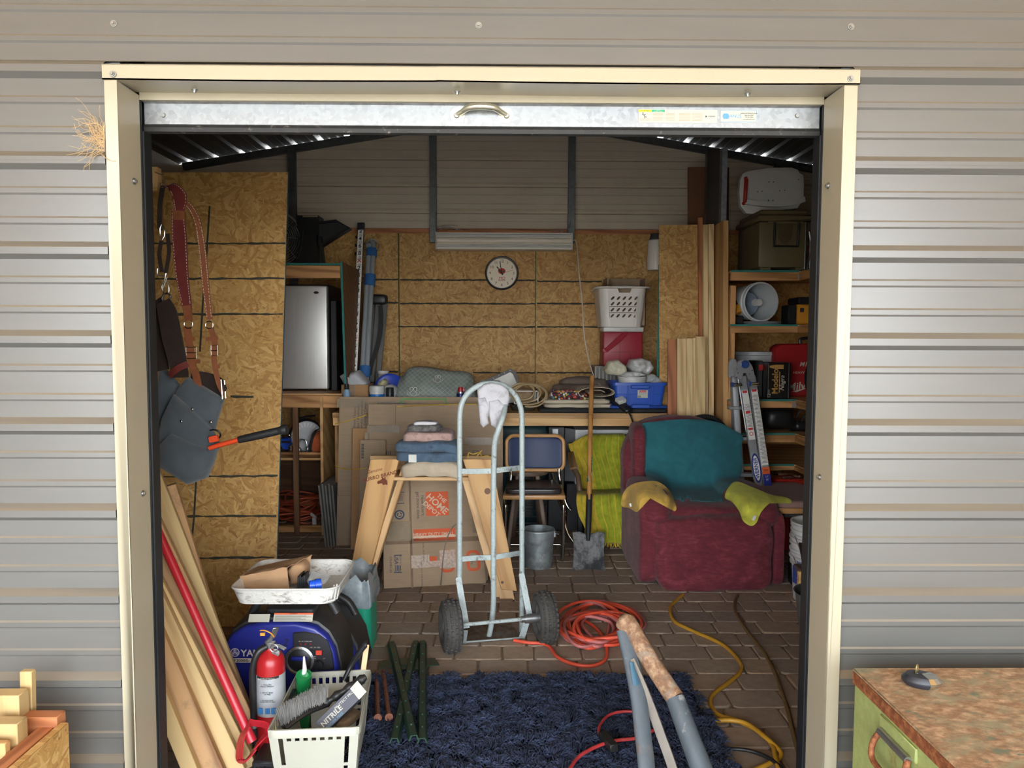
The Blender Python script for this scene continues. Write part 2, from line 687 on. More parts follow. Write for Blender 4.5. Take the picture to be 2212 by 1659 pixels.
 # ====== SETTING
Y0=1.95
YB=6.55
RIDGE_X=0.0
HALF=2.75
def roof_z(x):return 3.44-0.167*abs(x-RIDGE_X)
M_SIDE=None
def siding_mat():
 t=NT('taupe_painted_steel')
 v=t.coord((0.6,6,6))
 n=t.noise(v,3,5,0.6)
 c=srgb((97,96,92))
 col=t.ramp(n,[(0.3,shade(c,0.93)),(0.7,shade(c,1.05))])
 dn=t.noise(t.coord((0.5,14,14)),2.0,6,0.7)
 geo=t.new('ShaderNodeNewGeometry')
 sx=t.new('ShaderNodeSeparateXYZ')
 t.l.new(geo.outputs['Normal'],sx.inputs[0])
 upf=t.ramp(sx.outputs['Z'],[(0.15,(0,0,0)),(0.45,(1,1,1))])
 dust=t.math('MULTIPLY',upf,t.ramp(dn,[(0.3,(0.2,0.2,0.2)),(0.65,(0.8,0.8,0.8))]))
 col=t.mix(dust,col,srgb((128,116,96)))
 rg=t.math('ADD',t.math('MULTIPLY',dust,0.4),0.3)
 return t.fin(col,rg,0.0,Specular_IOR_Level=0.8)
M_SIDE=siding_mat()
M_SIDE_IN=P('taupe_steel_inside',(206,192,170),0.5,0.0,0.05,4)
M_TRIM=P('cream_painted_trim',(170,161,138),0.32,0,0.03,3,dirt=(162,150,124),dirt_amt=-0.04)
M_GALVD=GALV('galvanized_tube',(120,124,124),0.42,55,0.9)
M_BAR=GALV('spangled_door_bar',(158,161,163),0.45,90,0.85)
M_BLACK=P('black_rubber',(26,26,27),0.55,0,0.2,12)
M_SEAL=P('dusty_rubber_seal',(34,33,32),0.5,0,0.25,20,dirt=(120,112,100),dirt_amt=0.0)
M_SCREW=P('zinc_screw',(150,150,145),.4,0.8,0.1,60)
M_PINE=WOOD('pine_lumber',(226,188,130),(190,142,84),0,knots=0.35)
M_PINE_D=WOOD('aged_pine',(196,146,92),(140,92,48),0,knots=0.4)
M_CEDAR=WOOD('reddish_fir',(186,120,76),(140,80,46),0,knots=0.3)
M_OSB=OSB('strand_board','Y')
M_OSBX=OSB('strand_board_side','X')
M_TEAL=P('teal_edge_sealer',(36,120,112),0.7,0,0.12,14)
M_SPRAY=P('dark_marking_spray',(58,56,46),0.85,0,0.15,30)
PER=0.2286
def rib_profile(z0,z1,zref,depth=0.019,minor=0.0035):
 """(z, out) points of the panel between z0 and z1; zref = lower edge of a major rib"""
 pts=[]
 k0=int(math.floor((z0-zref)/PER))-1
 k1=int(math.ceil((z1-zref)/PER))+1
 for k in range(k0,k1+1):
  b=zref+k*PER
  pts+=[(b,0),(b+.012,depth),(b+.030,depth),(b+.046,0)]
  for q in(1,2):
   c=b+.023+PER*q/3
   pts+=[(c-.011,0),(c-.006,minor),(c+.006,minor),(c+.011,0)]
 out=[(z,d)for z,d in pts if z0<z<z1]
 def val(z):
  for(a,da),(b,db)in zip(pts[:-1],pts[1:]):
   if a<=z<=b:return da+(db-da)*(z-a)/max(1e-9,b-a)
  return 0
 return[(z0,val(z0))]+out+[(z1,val(z1))]
def siding(name,x0,x1,z0,z1,y,zref,parent,mat,flip=1,lift=0.0,depth=0.019,t=0.0012):
 pr=rib_profile(z0,z1,zref,depth)
 mb=MB()
 n=len(pr)
 v=[]
 for x in(x0,x1):
  v+=[(x,y-flip*(d+lift),z)for z,d in pr]
  v+=[(x,y-flip*(d+lift-t),z)for z,d in pr]
 f=[]
 for i in range(n-1):
  a,b=i,i+1
  f.append((a,2*n+a,2*n+b,b))
  f.append((n+b,3*n+b,3*n+a,n+a))
 f.append((0,n,3*n,2*n))
 f.append((n-1,3*n-1,4*n-1,2*n-1))if False else f.append((n-1,2*n-1,4*n-1,3*n-1))
 for i in range(n-1):
  f.append((i,i+1,n+i+1,n+i))
  f.append((2*n+i,3*n+i,3*n+i+1,2*n+i+1))
 mb.add(v,f)
 return mb.build(name,mat,parent,smooth=0)
 # ---- front wall
ZREF=at(100,560,Y0).z
wf=struct_root('wall_front')
XL,XR=AX(225,Y0,600)+0.012,AX(1845,Y0,600)-0.012
XIL,XIR=at(259.5,190,Y0-.01).x,at(1816.5,190,Y0-.01).x
ZH=at(700,181,Y0-.01).z
z_lap=at(1000,134,Y0-0.02).z
siding('siding_panel',-3.0,3.0,z_lap,3.0,Y0,ZREF,wf,M_SIDE,lift=0.002)
edges=[0.0,ZREF-3*PER+.02,ZREF+PER+.02,z_lap+.03]
for k in range(3):
 siding('siding_panel',-3.0,XL+.01,edges[k],edges[k+1]+0.01,Y0,ZREF,wf,M_SIDE,lift=0.0007*k)
 siding('siding_panel',XR-.01,3.0,edges[k],edges[k+1]+0.01,Y0,ZREF,wf,M_SIDE,lift=0.0007*k)
def screw(parent,p,nrm,r=0.0085,name='screw'):
 nrm=Vector(nrm).normalized()
 p=Vector(p)
 mb=MB()
 mb.cyl(p,p+nrm*.002,r,r,14)
 mb.cyl(p+nrm*.002,p+nrm*.004,r*.72,r*.66,14)
 mb.cyl(p+nrm*.004,p+nrm*.0085,r*.5,r*.44,6)
 return mb.build(name,M_SCREW,parent,smooth=30)
for px,py in((246,51),(1034,55),(1838,58)):
 screw(wf,at(px,py,Y0-.002),(0,-1,0))
board('girt',(XIL-0.03,Y0+.03,0),(XIL-.03,Y0+.03,2.9),.05,.05,M_GALVD,wf,up=(0,1,0))
board('girt',(XIR+.03,Y0+.03,0),(XIR+.03,Y0+.03,2.9),.05,.05,M_GALVD,wf,up=(0,1,0))
board('girt',(-2.7,Y0+.03,2.95),(2.7,Y0+.03,2.95),.05,.05,M_GALVD,wf)
# ---- cream trim around the opening
XOL,XOR=at(225,145,Y0-.022).x,at(1853,150,Y0-.022).x
ZOT=at(1000,147,Y0-.022).z
YT0,YT1=Y0-.027,Y0+.09
def trim_v(name,xo,xi,sgn):
 mb=MB()
 mb.box((xo,YT0,0),(xi,YT0+.004,ZH))
 mb.box((xi,YT0,0),(xi-sgn*.004,YT1,ZH))
 mb.box((xo,YT0+.004,0),(xo+sgn*.004,Y0+.005,ZH))
 o=mb.build(name,M_TRIM,bevel=.0012)
 o['kind']='structure'
 return o
tl=trim_v('trim_left',XOL,XIL,1)
tr=trim_v('trim_right',XOR,XIR,-1)
th=struct_root('trim_header')
xs=at(953,165,YT0).x
def header_piece(x0,x1,bow,yf):
 mb=MB()
 n=14
 for i in range(n):
  a,b=x0+(x1-x0)*i/n,x0+(x1-x0)*(i+1)/n
  za=ZH-bow*math.sin(PI*i/n)
  zb=ZH-bow*math.sin(PI*(i+1)/n)
  mb.hexa([(a,yf,za),(b,yf,zb),(b,yf+.004,zb),(a,yf+.004,za),(a,yf,ZOT),(b,yf,ZOT),(b,yf+.004,ZOT),(a,yf+.004,ZOT)])
  mb.hexa([(a,yf,za),(b,yf,zb),(b,YT1,zb+.008),(a,YT1,za+.008),(a,yf,za+.004),(b,yf,zb+.004),(b,YT1,zb+.012),(a,YT1,za+.012)])
 mb.box((x0,yf,ZOT-.001),(x1,Y0+.01,ZOT+.001))
 return mb.build('header_trim',M_TRIM,th,smooth=30)
MB().box((XIL,YT1,ZH-.012),(XIR,YT1+.012,ZH+.03)).build('header_lip',M_TRIM,th)
header_piece(XOL-.002,xs,.002,YT0-.003)
header_piece(xs-.01,XOR+.002,.003,YT0-.005)
for px,py in((244,160),(1837,170)):
 screw(th,at(px,py,YT0-.005),(0,-1,0))
for px,py in((424,189),(988,193),(1612,193)):
 p=at(px,py,Y0+.045)
 screw(th,(p.x,Y0+.035,ZH-.002),(0,0,-1))
for px,py in((285,392),(301,1065)):
 p=at(px,py,Y0+.05)
 screw(tl,(XIL+.001,Y0+.045,p.z),(1,0,0))
for px,py in((1789,402),(1773,1030)):
 p=at(px,py,Y0+.05)
 screw(tr,(XIR-.001,Y0+.045,p.z),(-1,0,0))
 # ---- roll-up door
d1=struct_root('door_1')
yb=YT1+.018
zb0,zb1=at(1000,273,yb).z,at(1000,212,yb).z
mb=MB()
xa,xb=XIL+.003,XIR-.003
zm=at(1000,229,yb).z
mb.prism([(yb,zb0),(yb,zm),(yb-.006,zm+.006),(yb-.004,zb1),(yb+.02,zb1),(yb+.02,zb0)],xa,xb,frame((0,1,0),(1,0,0),(0,0,1)))
bar=mb.build('bottom_bar',M_BAR,d1,smooth=0,bevel=.001)
mb=MB()
zs=at(1000,291,yb).z
mb.prism([(yb+.002,zb0),(yb-.002,zb0-.008),(yb+.002,zs+.004),(yb+.010,zs),(yb+.03,zs+.006),(yb+.03,zb0)],xa-.002,xb+.002,frame((0,1,0),(1,0,0),(0,0,1)))
mb.build('rubber_seal',M_SEAL,d1,smooth=40)
mb=MB()
for i in range(12):
 z=zb1+i*.03
 mb.prism([(yb+.008+.006*(i%2),z),(yb+.008+.006*((i+1)%2),z+.03),(yb+.010+.006*((i+1)%2),z+.03),(yb+.010+.006*(i%2),z)],xa,xb,frame((0,1,0),(1,0,0),(0,0,1)))
mb.cyl((xa,Y0+.34,2.52),(xb,Y0+.34,2.52),.19,.19,28)
mb.build('door_curtain',P('door_curtain_paint',(150,145,135),.4,0),d1)
for px,py in((353,249),(1722,250)):
 p=at(px,py,yb)
 MB().cyl((p.x,yb,p.z),(p.x,yb-.003,p.z),.0065,.005,12).build('rivet',M_SCREW,d1)
hd=MB()
M_HANDLE=P('zinc_pull_handle',(214,210,190),.28,.85,.08,20)
hL,hR,hz=at(990,249,yb).x,at(1091,249,yb).x,at(1040,249,yb).z
for x,s in((hL,-1),(hR,1)):
 poly=[]
 for i in range(20):
  a=PI/2+PI*i/19
  poly.append((x-s*(-.010*0)+s*(-math.cos(a))*.022*1*-1*-1,hz+math.sin(a)*.021))
 poly=[(x+s*.022*math.cos(-PI/2+PI*i/16),hz+.021*math.sin(-PI/2+PI*i/16))for i in range(17)]
 poly+=[(x-s*.014,hz+.021),(x-s*.018,hz),(x-s*.014,hz-.021)]
 hd.prism(poly,yb-.003,yb)
pts=bez([(hL-.004,yb-.002,hz),(hL+.012,yb-.012,hz+.006),(hL+.03,yb-.028,hz+.012),((hL+hR)/2,yb-.036,hz+.013),(hR-.03,yb-.028,hz+.012),(hR-.012,yb-.012,hz+.006),(hR+.004,yb-.002,hz)],6)
n=len(pts)
hd.tube(pts,[.006+.003*math.sin(PI*i/(n-1))for i in range(n)],10)
h_=hd.build('pull_handle',M_HANDLE,d1)
for x,s in((hL,-1),(hR,1)):
 MB().cyl((x+s*.004,yb-.003,hz-.002),(x+s*.004,yb-.008,hz-.002),.008,.006,12).build('rivet',M_SCREW,d1)
M_STK=P('cream_sticker',(186,184,168),.45,0,.02)
M_INKD=P('dark_ink',(38,36,36),.7,0,.05)
M_INKB=P('pale_blue_ink',(96,150,190),.7,0,.05)
M_INKG=P('green_ink',(60,160,120),.7,0,.05)
M_INKY=P('yellow_ink',(236,212,60),.7,0,.05)
M_INKR=P('faded_red_ink',(200,150,120),.7,0,.05)
x0,x1=at(1379,252,yb).x,at(1549,252,yb).x
zt,zbm=at(1465,237,yb).z,at(1465,266,yb).z
st=MB().box((x0,yb-.0012,zbm),(x1,yb,zt)).build('warning_sticker',M_STK,d1)
w6=(x1-x0)/6
yy=yb-.0014
MB().box((x0+.0005,yy,zt-.007),(x0+w6,yy+.0003,zt-.0005)).build('yellow_band',M_INKY,st)
MB().box((x0+w6,yy,zt-.007),(x0+2*w6,yy+.0003,zt-.0005)).build('green_band',M_INKG,st)
fw=lambda x,z:facing((x,yy-.0002,z))
lettering(st,'WARNING',.0055,fw(x0+w6/2+.002,zt-.0038),M_INKD,ext=.0001)
lettering(st,'SAFETY\nINSTRUCTIONS',.0032,fw(x0+1.5*w6,zt-.0038),M_STK,ext=.0001)
mb=MB()
for c in range(6):
 mb.box((x0+c*w6-.0002,yy,zbm),(x0+c*w6+.0002,yy+.0003,zt))
 if c<5:
  for r in range(6):
   if c==0 and r<4:continue
   z=zt-.0105-r*.0038
   mb.box((x0+c*w6+.003,yy,z),(x0+(c+1)*w6-.002-.006*((r*3+c)%3)/2,yy+.0003,z+.0013))
mb.build('print_lines',M_INKR,st)
fx,fz=x0+w6*.45,zt-.016
MB().cyl((fx-.004,yy,fz+.006),(fx-.004,yy+.0003,fz+.006),.0016,.0016,10).tube([(fx-.006,yy,fz+.002),(fx-.001,yy,fz+.001),(fx+.002,yy,fz-.004),(fx+.006,yy,fz-.005)],.0008,6).tube([(fx-.001,yy,fz+.001),(fx+.004,yy,fz+.003)],.0007,6).tube([(fx+.001,yy,fz-.003),(fx+.001,yy,fz-.008)],.0008,6).build('falling_symbol',M_INKD,st)
lettering(st,'DASMA',.0055,fw(x1-w6/2+.003,(zt+zbm)/2),M_INKD,ext=.0001)
MB().prism([(x1-w6+.004,(zt+zbm)/2-.003),(x1-w6+.009,(zt+zbm)/2),(x1-w6+.004,(zt+zbm)/2+.003)],yy,yy+.0003).build('badge',M_INKD,st)
x0,x1=at(1555,252,yb).x,at(1635,252,yb).x
zt,zbm=at(1595,238,yb).z,at(1595,265,yb).z
s2=MB().box((x0,yb-.0012,zbm),(x1,yb,zt)).build('maker_sticker',M_STK,d1)
mb=MB()
for a,b in(((x0+.001,zt-.002),(x1-.001,zt-.001)),((x0+.001,zbm+.001),(x1-.001,zbm+.002)),((x0+.001,zbm+.001),(x0+.002,zt-.001)),((x1-.002,zbm+.001),(x1-.001,zt-.001))):
 mb.box((a[0],yy,a[1]),(b[0],yy+.0003,b[1]))
mb.build('blue_border',M_INKB,s2)
zc=(zt+zbm)/2
lettering(s2,'JANUS',.0125,fw(x0+.041,zc),M_INKB,ext=.0001)
MB().ball((x0+.013,yy,zc),.006,.0002,.008,10,6).ball((x0+.019,yy,zc),.005,.0002,.008,10,6).build('two_faced_emblem',M_INKB,s2)
for r,s_ in enumerate(('JANUS INTERNATIONAL','866-562-2580','770-562-2850','www.janusintl.com')):
 lettering(s2,s_,.0042,fw(x1-.022,zc+.008-r*.0052),M_INKD,ext=.0001)
 # ---- door guides (dark channels behind the jambs)
for nm,x,s in(('trim_guide_left',XIL,-1),('trim_guide_right',XIR,1)):
 mb=MB()
 mb.box((x+s*.05,YT1+.002,0),(x-s*.002,YT1+.008,2.12))
 mb.box((x+s*.05,YT1+.045,0),(x-s*.004,YT1+.055,2.12))
 mb.box((x+s*.05,YT1+.002,0),(x+s*.04,YT1+.055,2.12))
 mb.box((x+s*.03,YT1+.0085,0),(x-s*.006,YT1+.044,zb0-.02))
 o=mb.build(nm,P('dark_guide',(38,40,42),.45,.3,.2,10),bevel=.0008)
 o['kind']='structure'
 # ---- back wall
wbk=struct_root('wall_back')
zrefb=at(1087,348,YB).z
XB=[-HALF,at(862,600,YB).x-1.22,at(862,600,YB).x,at(1157,600,YB).x,at(1157,600,YB).x+1.22,HALF]
for k,(z0,z1)in enumerate(((0,1.1),(1.1,2.3),(2.3,2.95))):
 siding('siding_panel',-HALF-.1,HALF+.1,z0,z1+.01,YB,zrefb,wbk,M_SIDE_IN,flip=-1,lift=.0005*k)
mb=MB()
pr=rib_profile(2.95,3.40,zrefb)
for(za,da),(zb_,db)in zip(pr[:-1],pr[1:]):
 def xe(z):return max(0.02,min(HALF+.1,(3.437-z)/.167))
 for s in(-1,1):
  v=[(0,YB+da,za),(s*xe(za),YB+da,za),(s*xe(zb_),YB+db,zb_),(0,YB+db,zb_)]
  v+=[(p[0],p[1]+.001,p[2])for p in v]
  if s<0:v=[v[i]for i in(1,0,3,2,5,4,7,6)]
  mb.hexa([v[0],v[1],v[5],v[4],v[3],v[2],v[6],v[7]])
mb.build('gable_panel',M_SIDE_IN,wbk,smooth=0)
ytb=YB-.03
M_BEAM=M_PINE_D
zo=at(1087,505,YB-.045).z
board('nailer',(-HALF,YB-.022,zo+.02),(HALF,YB-.022,zo+.02),.038,.045,M_CEDAR,wbk)
for a,b in zip(XB[:-1],XB[1:]):
 o=MB().box((a+.002,YB-.045,-.01),(b-.002,YB-.033,zo)).build('osb_sheet',M_OSB,wbk)
yo=YB-.0465
for px in(862,1157):
 x=at(px,600,yo).x
 MB().box((x-.004,yo,.9),(x+.004,yo+.002,zo)).build('seam',P('green_seam',(70,96,52),.8,0,.2,20),wbk)
def spray(parent,x0,x1,z,y,w=.012,M=None,seed=0,mat=None):
 rr=random.Random(seed)
 n=max(4,int((x1-x0)/.03))
 top,bot=[],[]
 for i in range(n+1):
  x=x0+(x1-x0)*i/n
  top.append((x,z+w/2+rr.uniform(-.003,.003)))
  bot.append((x,z-w/2+rr.uniform(-.003,.003)))
 mb=MB()
 for i in range(n):
  mb.add([(bot[i][0],y,bot[i][1]),(bot[i+1][0],y,bot[i+1][1]),(top[i+1][0],y,top[i+1][1]),(top[i][0],y,top[i][1])],[(0,1,2,3)])
 return mb.build('paint_line',mat or M_SPRAY,parent,M=M)
for i,(pa,pb,py)in enumerate(((800,860,604),(864,1156,605),(1160,1300,608),(800,860,654),(864,1156,656),(1160,1290,656),(860,1156,706),(1160,1300,706),(1022,1156,805),(1160,1295,805),(830,860,803))):
 spray(wbk,at(pa,py,yo).x,at(pb,py,yo).x,at((pa+pb)/2,py,yo).z,yo-.0005,.013,seed=i)
TW=.058
for s in(-1,1):
 a=Vector((0,YB-.06,roof_z(0)-.045))
 b=Vector((s*HALF,YB-.06,roof_z(HALF)-.045))
 o=board('rafter_tube',a,b,.045,TW,M_GALVD,wbk)
for px in(936,1234):
 x=at(px,420,YB-.06).x
 board('post_tube',(x,YB-.075,2.30),(x,YB-.075,roof_z(x)-.06),TW,.045,M_GALVD,wbk,up=(0,1,0))
xp=at(630,420,YB-.13).x
board('post_tube',(xp,YB-.1,0),(xp,YB-.1,roof_z(xp)-.06),.062,.05,M_GALVD,wbk,up=(0,1,0))
xp=at(1592,420,YB-.1).x+.35
board('post_tube',(xp,YB-.1,0),(xp,YB-.1,roof_z(xp)-.06),.062,.05,M_GALVD,wbk,up=(0,1,0))
# ---- side walls
for nm,s in(('wall_left',-1),('wall_right',1)):
 r=struct_root(nm)
 x=s*(HALF+.06)
 for k in range(3):
  MB().box((x,Y0+.002,k*1.0-.08),(x+s*.002,YB+.02,(k+1)*1.0-.02)).build('siding_panel',M_SIDE_IN,r)
 for a,b in((2.0,3.2),(3.205,4.42),(4.425,5.64),(5.645,6.5)):
  MB().box((s*(HALF+.02),a,-.01),(s*(HALF+.032),b,2.42)).build('osb_sheet',M_OSBX,r)
  board('stud_tube',(s*(HALF+.045),a,0),(s*(HALF+.045),a,2.95),.04,.025,M_GALVD,r,up=(1,0,0))
  # ---- ceiling: ribbed roof sheets, ribs running front to back, open at the back end
ce=struct_root('ceiling')
M_ROOF=P('roof_sheet_inside',(92,90,84),.45,.1,.08,5)
SL=math.hypot(1,.167)
for s in(-1,1):
 pts=[]
 for k in range(0,13):
  c=k*PER/SL
  if k==0:
   pts+=[(0.0,.022),(.012,.022),(.024,0)]
  else:
   pts+=[(c-.024,0),(c-.012,.022),(c+.012,.022),(c+.024,0)]
  for q in(1,2):
   m=c+PER*q/3/SL
   pts+=[(m-.01,0),(m-.006,.004),(m+.006,.004),(m+.01,0)]
 per_sheet=4
 edges_=[0,4,8,13]
 for e0,e1 in zip(edges_[:-1],edges_[1:]):
  xa_,xb_=e0*PER/SL,min(e1*PER/SL,HALF+.14)
  sub=[(x,d)for x,d in pts if xa_-.03<=x<=xb_+.03]
  mb=MB()
  for(xa1,da),(xb1,db)in zip(sub[:-1],sub[1:]):
   za,zb_=roof_z(xa1)+da,roof_z(xb1)+db
   v=[(s*xa1,Y0-.1,za),(s*xb1,Y0-.1,zb_),(s*xb1,YB+.03,zb_),(s*xa1,YB+.03,za)]
   v2=[(p[0],p[1],p[2]+.001)for p in v]
   mb.hexa(v+v2)
  mb.build('roof_sheet',M_ROOF,ce,smooth=0)
mb=MB()
for s in(-1,1):
 mb.hexa([(0,Y0+.01,2.9),(s*2.9,Y0+.01,2.9),(s*2.9,Y0+.012,2.9),(0,Y0+.012,2.9),(0,Y0+.01,3.44),(s*2.9,Y0+.01,2.96),(s*2.9,Y0+.012,2.96),(0,Y0+.012,3.44)])
mb.build('gable_panel',M_SIDE,wf)
# ---- floor: pavers on a sand bed
fl=MB().box((-HALF-.1,-2.0,-.08),(HALF+.1,YB+.05,-.0085)).build('floor',P('joint_sand',(128,108,86),.95,0,.25,60,bump=.4))
fl['kind']='structure'
def paver_mat():
 t=NT('tumbled_brown_paver')
 oi=t.new('ShaderNodeObjectInfo')
 v=t.coord()
 n=t.noise(v,22,6,.7)
 c=t.ramp(oi.outputs['Random'],[(0,srgb((156,139,122))),(.35,srgb((166,146,126))),(.65,srgb((146,131,118))),(1,srgb((172,149,124)))])
 c=t.mix(.6,c,t.ramp(n,[(.25,(.55,.53,.5)),(.55,(1,1,1)),(.8,(1.15,1.12,1.05))]),'MULTIPLY')
 d=t.noise(v,90,3)
 c=t.mix(t.ramp(d,[(.72,(0,0,0)),(.78,(.6,.6,.6))]),c,srgb((190,176,150)))
 t.bump(n,.5,.003)
 return t.fin(c,.78)
M_PAVER=paver_mat()
def paver_mesh(w,d,ch,seed):
 rr=random.Random(seed)
 j=lambda:rr.uniform(-.002,.002)
 hw,hd=w/2,d/2
 k=ch
 out=[(-hw+k,-hd),(hw-k,-hd),(hw-k*.3,-hd+k*.3),(hw,-hd+k),(hw,hd-k),(hw-k*.3,hd-k*.3),(hw-k,hd),(-hw+k,hd),(-hw+k*.3,hd-k*.3),(-hw,hd-k),(-hw,-hd+k),(-hw+k*.3,-hd+k*.3)]
 out=[(x+j(),y+j())for x,y in out]
 n=len(out)
 v=[(x,y,-.05)for x,y in out]+[(x,y,-.007)for x,y in out]+[(x*.955,y*.945,0)for x,y in out]
 f=[]
 for a in(0,n):
  for i in range(n):
   l=(i+1)%n
   f.append((a+i,a+l,a+n+l,a+n+i))
 f.append(list(range(2*n,3*n)))
 me=bpy.data.meshes.new('paver')
 me.from_pydata(v,[],f)
 me.materials.append(M_PAVER)
 me.polygons.foreach_set('use_smooth',[True]*len(f))
 me.set_sharp_from_angle(angle=.5)
 return me
PV={w:[paver_mesh(w-.006,.145,.015,10*i+q)for q in range(3)]for i,w in enumerate((.15,.225))}
rr=random.Random(3)
cells=[]
row,y=0,2.36
while y<6.5:
 x=-2.75+rr.uniform(0,.15)
 while x<2.75:
  w=rr.choice((.15,.225,.225))
  skew=.11*max(0,x-.3)if x>.3 else 0
  cells.append((x+w/2,y,w))
  x+=w
 y+=.15
 row+=1
def unseen(x,y):
 if-.62<x<.95 and y<2.98:return True
 if x<-.72 and y>2.5 and x<-1.0-.05:return True
 if 1.0-.1>x>.62 and 4.55<y:return False
 return False
vis=[c for c in cells if-1.45<c[0]<1.75 and not unseen(c[0],c[1])and c[1]<4.75]
vis.sort(key=lambda c:c[1])
near,far=vis[:300],vis[300:]
nears=set(near)
far=[c for c in cells if c not in nears]
for(x,y,w)in near:
 o=bpy.data.objects.new('paver',rr.choice(PV[w]))
 COL.objects.link(o)
 o.parent=fl
 o.location=Vector((x,y,rr.uniform(-.003,.001)))-WL['floor']
 o.rotation_euler=(rr.uniform(-.008,.008),rr.uniform(-.008,.008),rr.uniform(-.02,.02)+(PI if rr.random()<.5 else 0))
mb=MB()
for(x,y,w)in far:
 a,b=w/2-.005,.0705
 k=.02
 ring=[(-a+k,-b),(a-k,-b),(a,-b+k),(a,b-k),(a-k,b),(-a+k,b),(-a,b-k),(-a,-b+k)]
 z=rr.uniform(-.003,.001)
 v=[(x+p,y+q,-.03)for p,q in ring]+[(x+p,y+q,z-.007)for p,q in ring]+[(x+p*.95,y+q*.93,z)for p,q in ring]
 f=[list(range(16,24))]
 for s0 in(0,8):
  for i in range(8):
   f.append((s0+i,s0+(i+1)%8,s0+8+(i+1)%8,s0+8+i))
 mb.add(v,f)
o=mb.build('paver',M_PAVER,fl,kind='stuff')
# ---- outside: slab, sunlit yard, unseen porch roof and walls added to shade the front
M_GROUND=P('desert_ground',(184,172,152),.95,0,.12,2)
o=MB().box((-30,-40,-.14),(30,Y0-.05,-.081)).build('ground',M_GROUND);o['kind']='structure'
o=MB().box((-HALF-.1,-2.0,-.0805),(HALF+.1,Y0,-.005)).build('porch_slab',P('porch_concrete',(140,136,130),.9,0,.08,4));o['kind']='structure'
pr_=struct_root('roof_added_porch')  # unseen porch, added to balance the light indoors and outdoors
M_ADDED_SOFFIT=P('tan_added_soffit',(216,170,104),.7,0,.06,3)  # tan underside of the added roof, bounces warm light onto the wall top
for i in range(8):
 x=-3.4+i*.86
 MB().box((x,-2.3,2.93),(x+.855,Y0-.02,2.96)).build('added_soffit_panel',M_ADDED_SOFFIT,pr_)
board('added_beam',(-3.5,-2.25,2.84),(3.6,-2.25,2.84),.1,.18,M_ADDED_SOFFIT,pr_)
for s_ in(-1,1):
 MB().box((s_*3.45,-2.2,-.08),(s_*3.5,Y0-.02,2.93)).build('added_shade_wall',P('added_shade_wall_paint',(150,142,130),.8),pr_)  # unseen walls added to cut the side light on the front
for x in(-3.3,3.3):
 board('post',(x,-2.25,-.08),(x,-2.25,2.75),.12,.12,M_ADDED_SOFFIT,pr_,up=(0,1,0))  # posts carrying the added porch roof
 # ====== helpers for things
A=at
def plane_hit(px,py,M):
 """ray through a pixel onto the local xz plane of M -> (x, z) local"""
 Mi=M.inverted()
 o=Mi@Vector((0,0,H))
 d=Mi.to_3x3()@ray(px,py)
 t=-o.y/d.y
 p=o+d*t
 return p.x,p.z
def puff(mb,poly,nrm,d,rings=5,back=0.0,M=None,amp=0.0,ns=9.0,shrink=.92):
 """soft shape: an outline swelling along nrm"""
 poly=[Vector(p)for p in poly]
 nrm=Vector(nrm).normalized()
 c=sum(poly,Vector())/len(poly)
 n=len(poly)
 v,f=[],[]
 for k in range(rings+1):
  s=k/rings
  off=d*math.sqrt(max(0,1-(1-s)**2))
  for p in poly:
   q=c+(p-c)*(1-shrink*s**1.4)
   if amp and k:q=q+nrm*amp*mnoise.noise(q*ns)
   v.append(q+nrm*off)
 for k in range(rings):
  for i in range(n):
   j=(i+1)%n
   f.append((k*n+i,k*n+j,(k+1)*n+j,(k+1)*n+i))
 f.append([rings*n+i for i in range(n)])
 if back:
  b0=len(v)
  v+=[p-nrm*back for p in poly]
  for i in range(n):
   j=(i+1)%n
   f.append((i,b0+i,b0+j,j))
  f.append([b0+i for i in range(n-1,-1,-1)])
 else:
  f.append(list(range(n-1,-1,-1)))
 return mb.add(v,f,M)
def slab(mb,pts,thick,nrm,M=None):
 """flat plate from a planar outline"""
 pts=[Vector(p)for p in pts]
 nn=Vector(nrm).normalized()*thick
 n=len(pts)
 v=pts+[p+nn for p in pts]
 f=[list(range(n)),list(range(2*n-1,n-1,-1))]
 for i in range(n):
  j=(i+1)%n
  f.append((i,n+i,n+j,j))
 return mb.add(v,f,M)
def dashes(mb,pts,w=.0016,l=.006,gap=.005,nrm=(0,-1,0),lift=.001):
 pts=[Vector(p)for p in pts]
 nrm=Vector(nrm)
 acc=0.0
 for a,b in zip(pts[:-1],pts[1:]):
  L=(b-a).length
  d=(b-a).normalized()
  sd=d.cross(nrm).normalized()*w/2
  s=-acc
  while s<L:
   if s>=0 and s+l<=L:
    p,q=a+d*s+nrm*lift,a+d*(s+l)+nrm*lift
    mb.add([p-sd,q-sd,q+sd,p+sd],[(0,1,2,3)])
   s+=l+gap
  acc=0.0
 return mb
def ring_pts(c,r,x=(1,0,0),y=(0,0,1),n=20,a0=0,a1=2*PI,ry=None):
 c,x,y=Vector(c),Vector(x),Vector(y)
 ry=ry or r
 full=abs(a1-a0-2*PI)<1e-6
 return[c+x*r*math.cos(a0+(a1-a0)*i/n)+y*ry*math.sin(a0+(a1-a0)*i/n)for i in range(n if full else n+1)]
M_LEA_B=P('brown_leather',(126,74,44),.42,0,.18,25,bump=.25,bscale=350)
M_LEA_W=P('burgundy_leather',(104,44,40),.36,0,.2,12,bump=.2,bscale=350)
M_LEA_D=P('dark_leather',(52,42,38),.4,0,.25,16,bump=.25,bscale=300)
M_SUEDE=FABRIC('grey_suede',(74,82,88),.2,700,9,sheen=.3)
M_STITCH=P('white_thread',(222,212,196),.8,0,.03)
M_CHROME=P('chromed_steel',(205,205,200),.18,1.0,.05,20)
M_STEEL=P('brushed_steel',(170,172,172),.34,.9,.1,30)
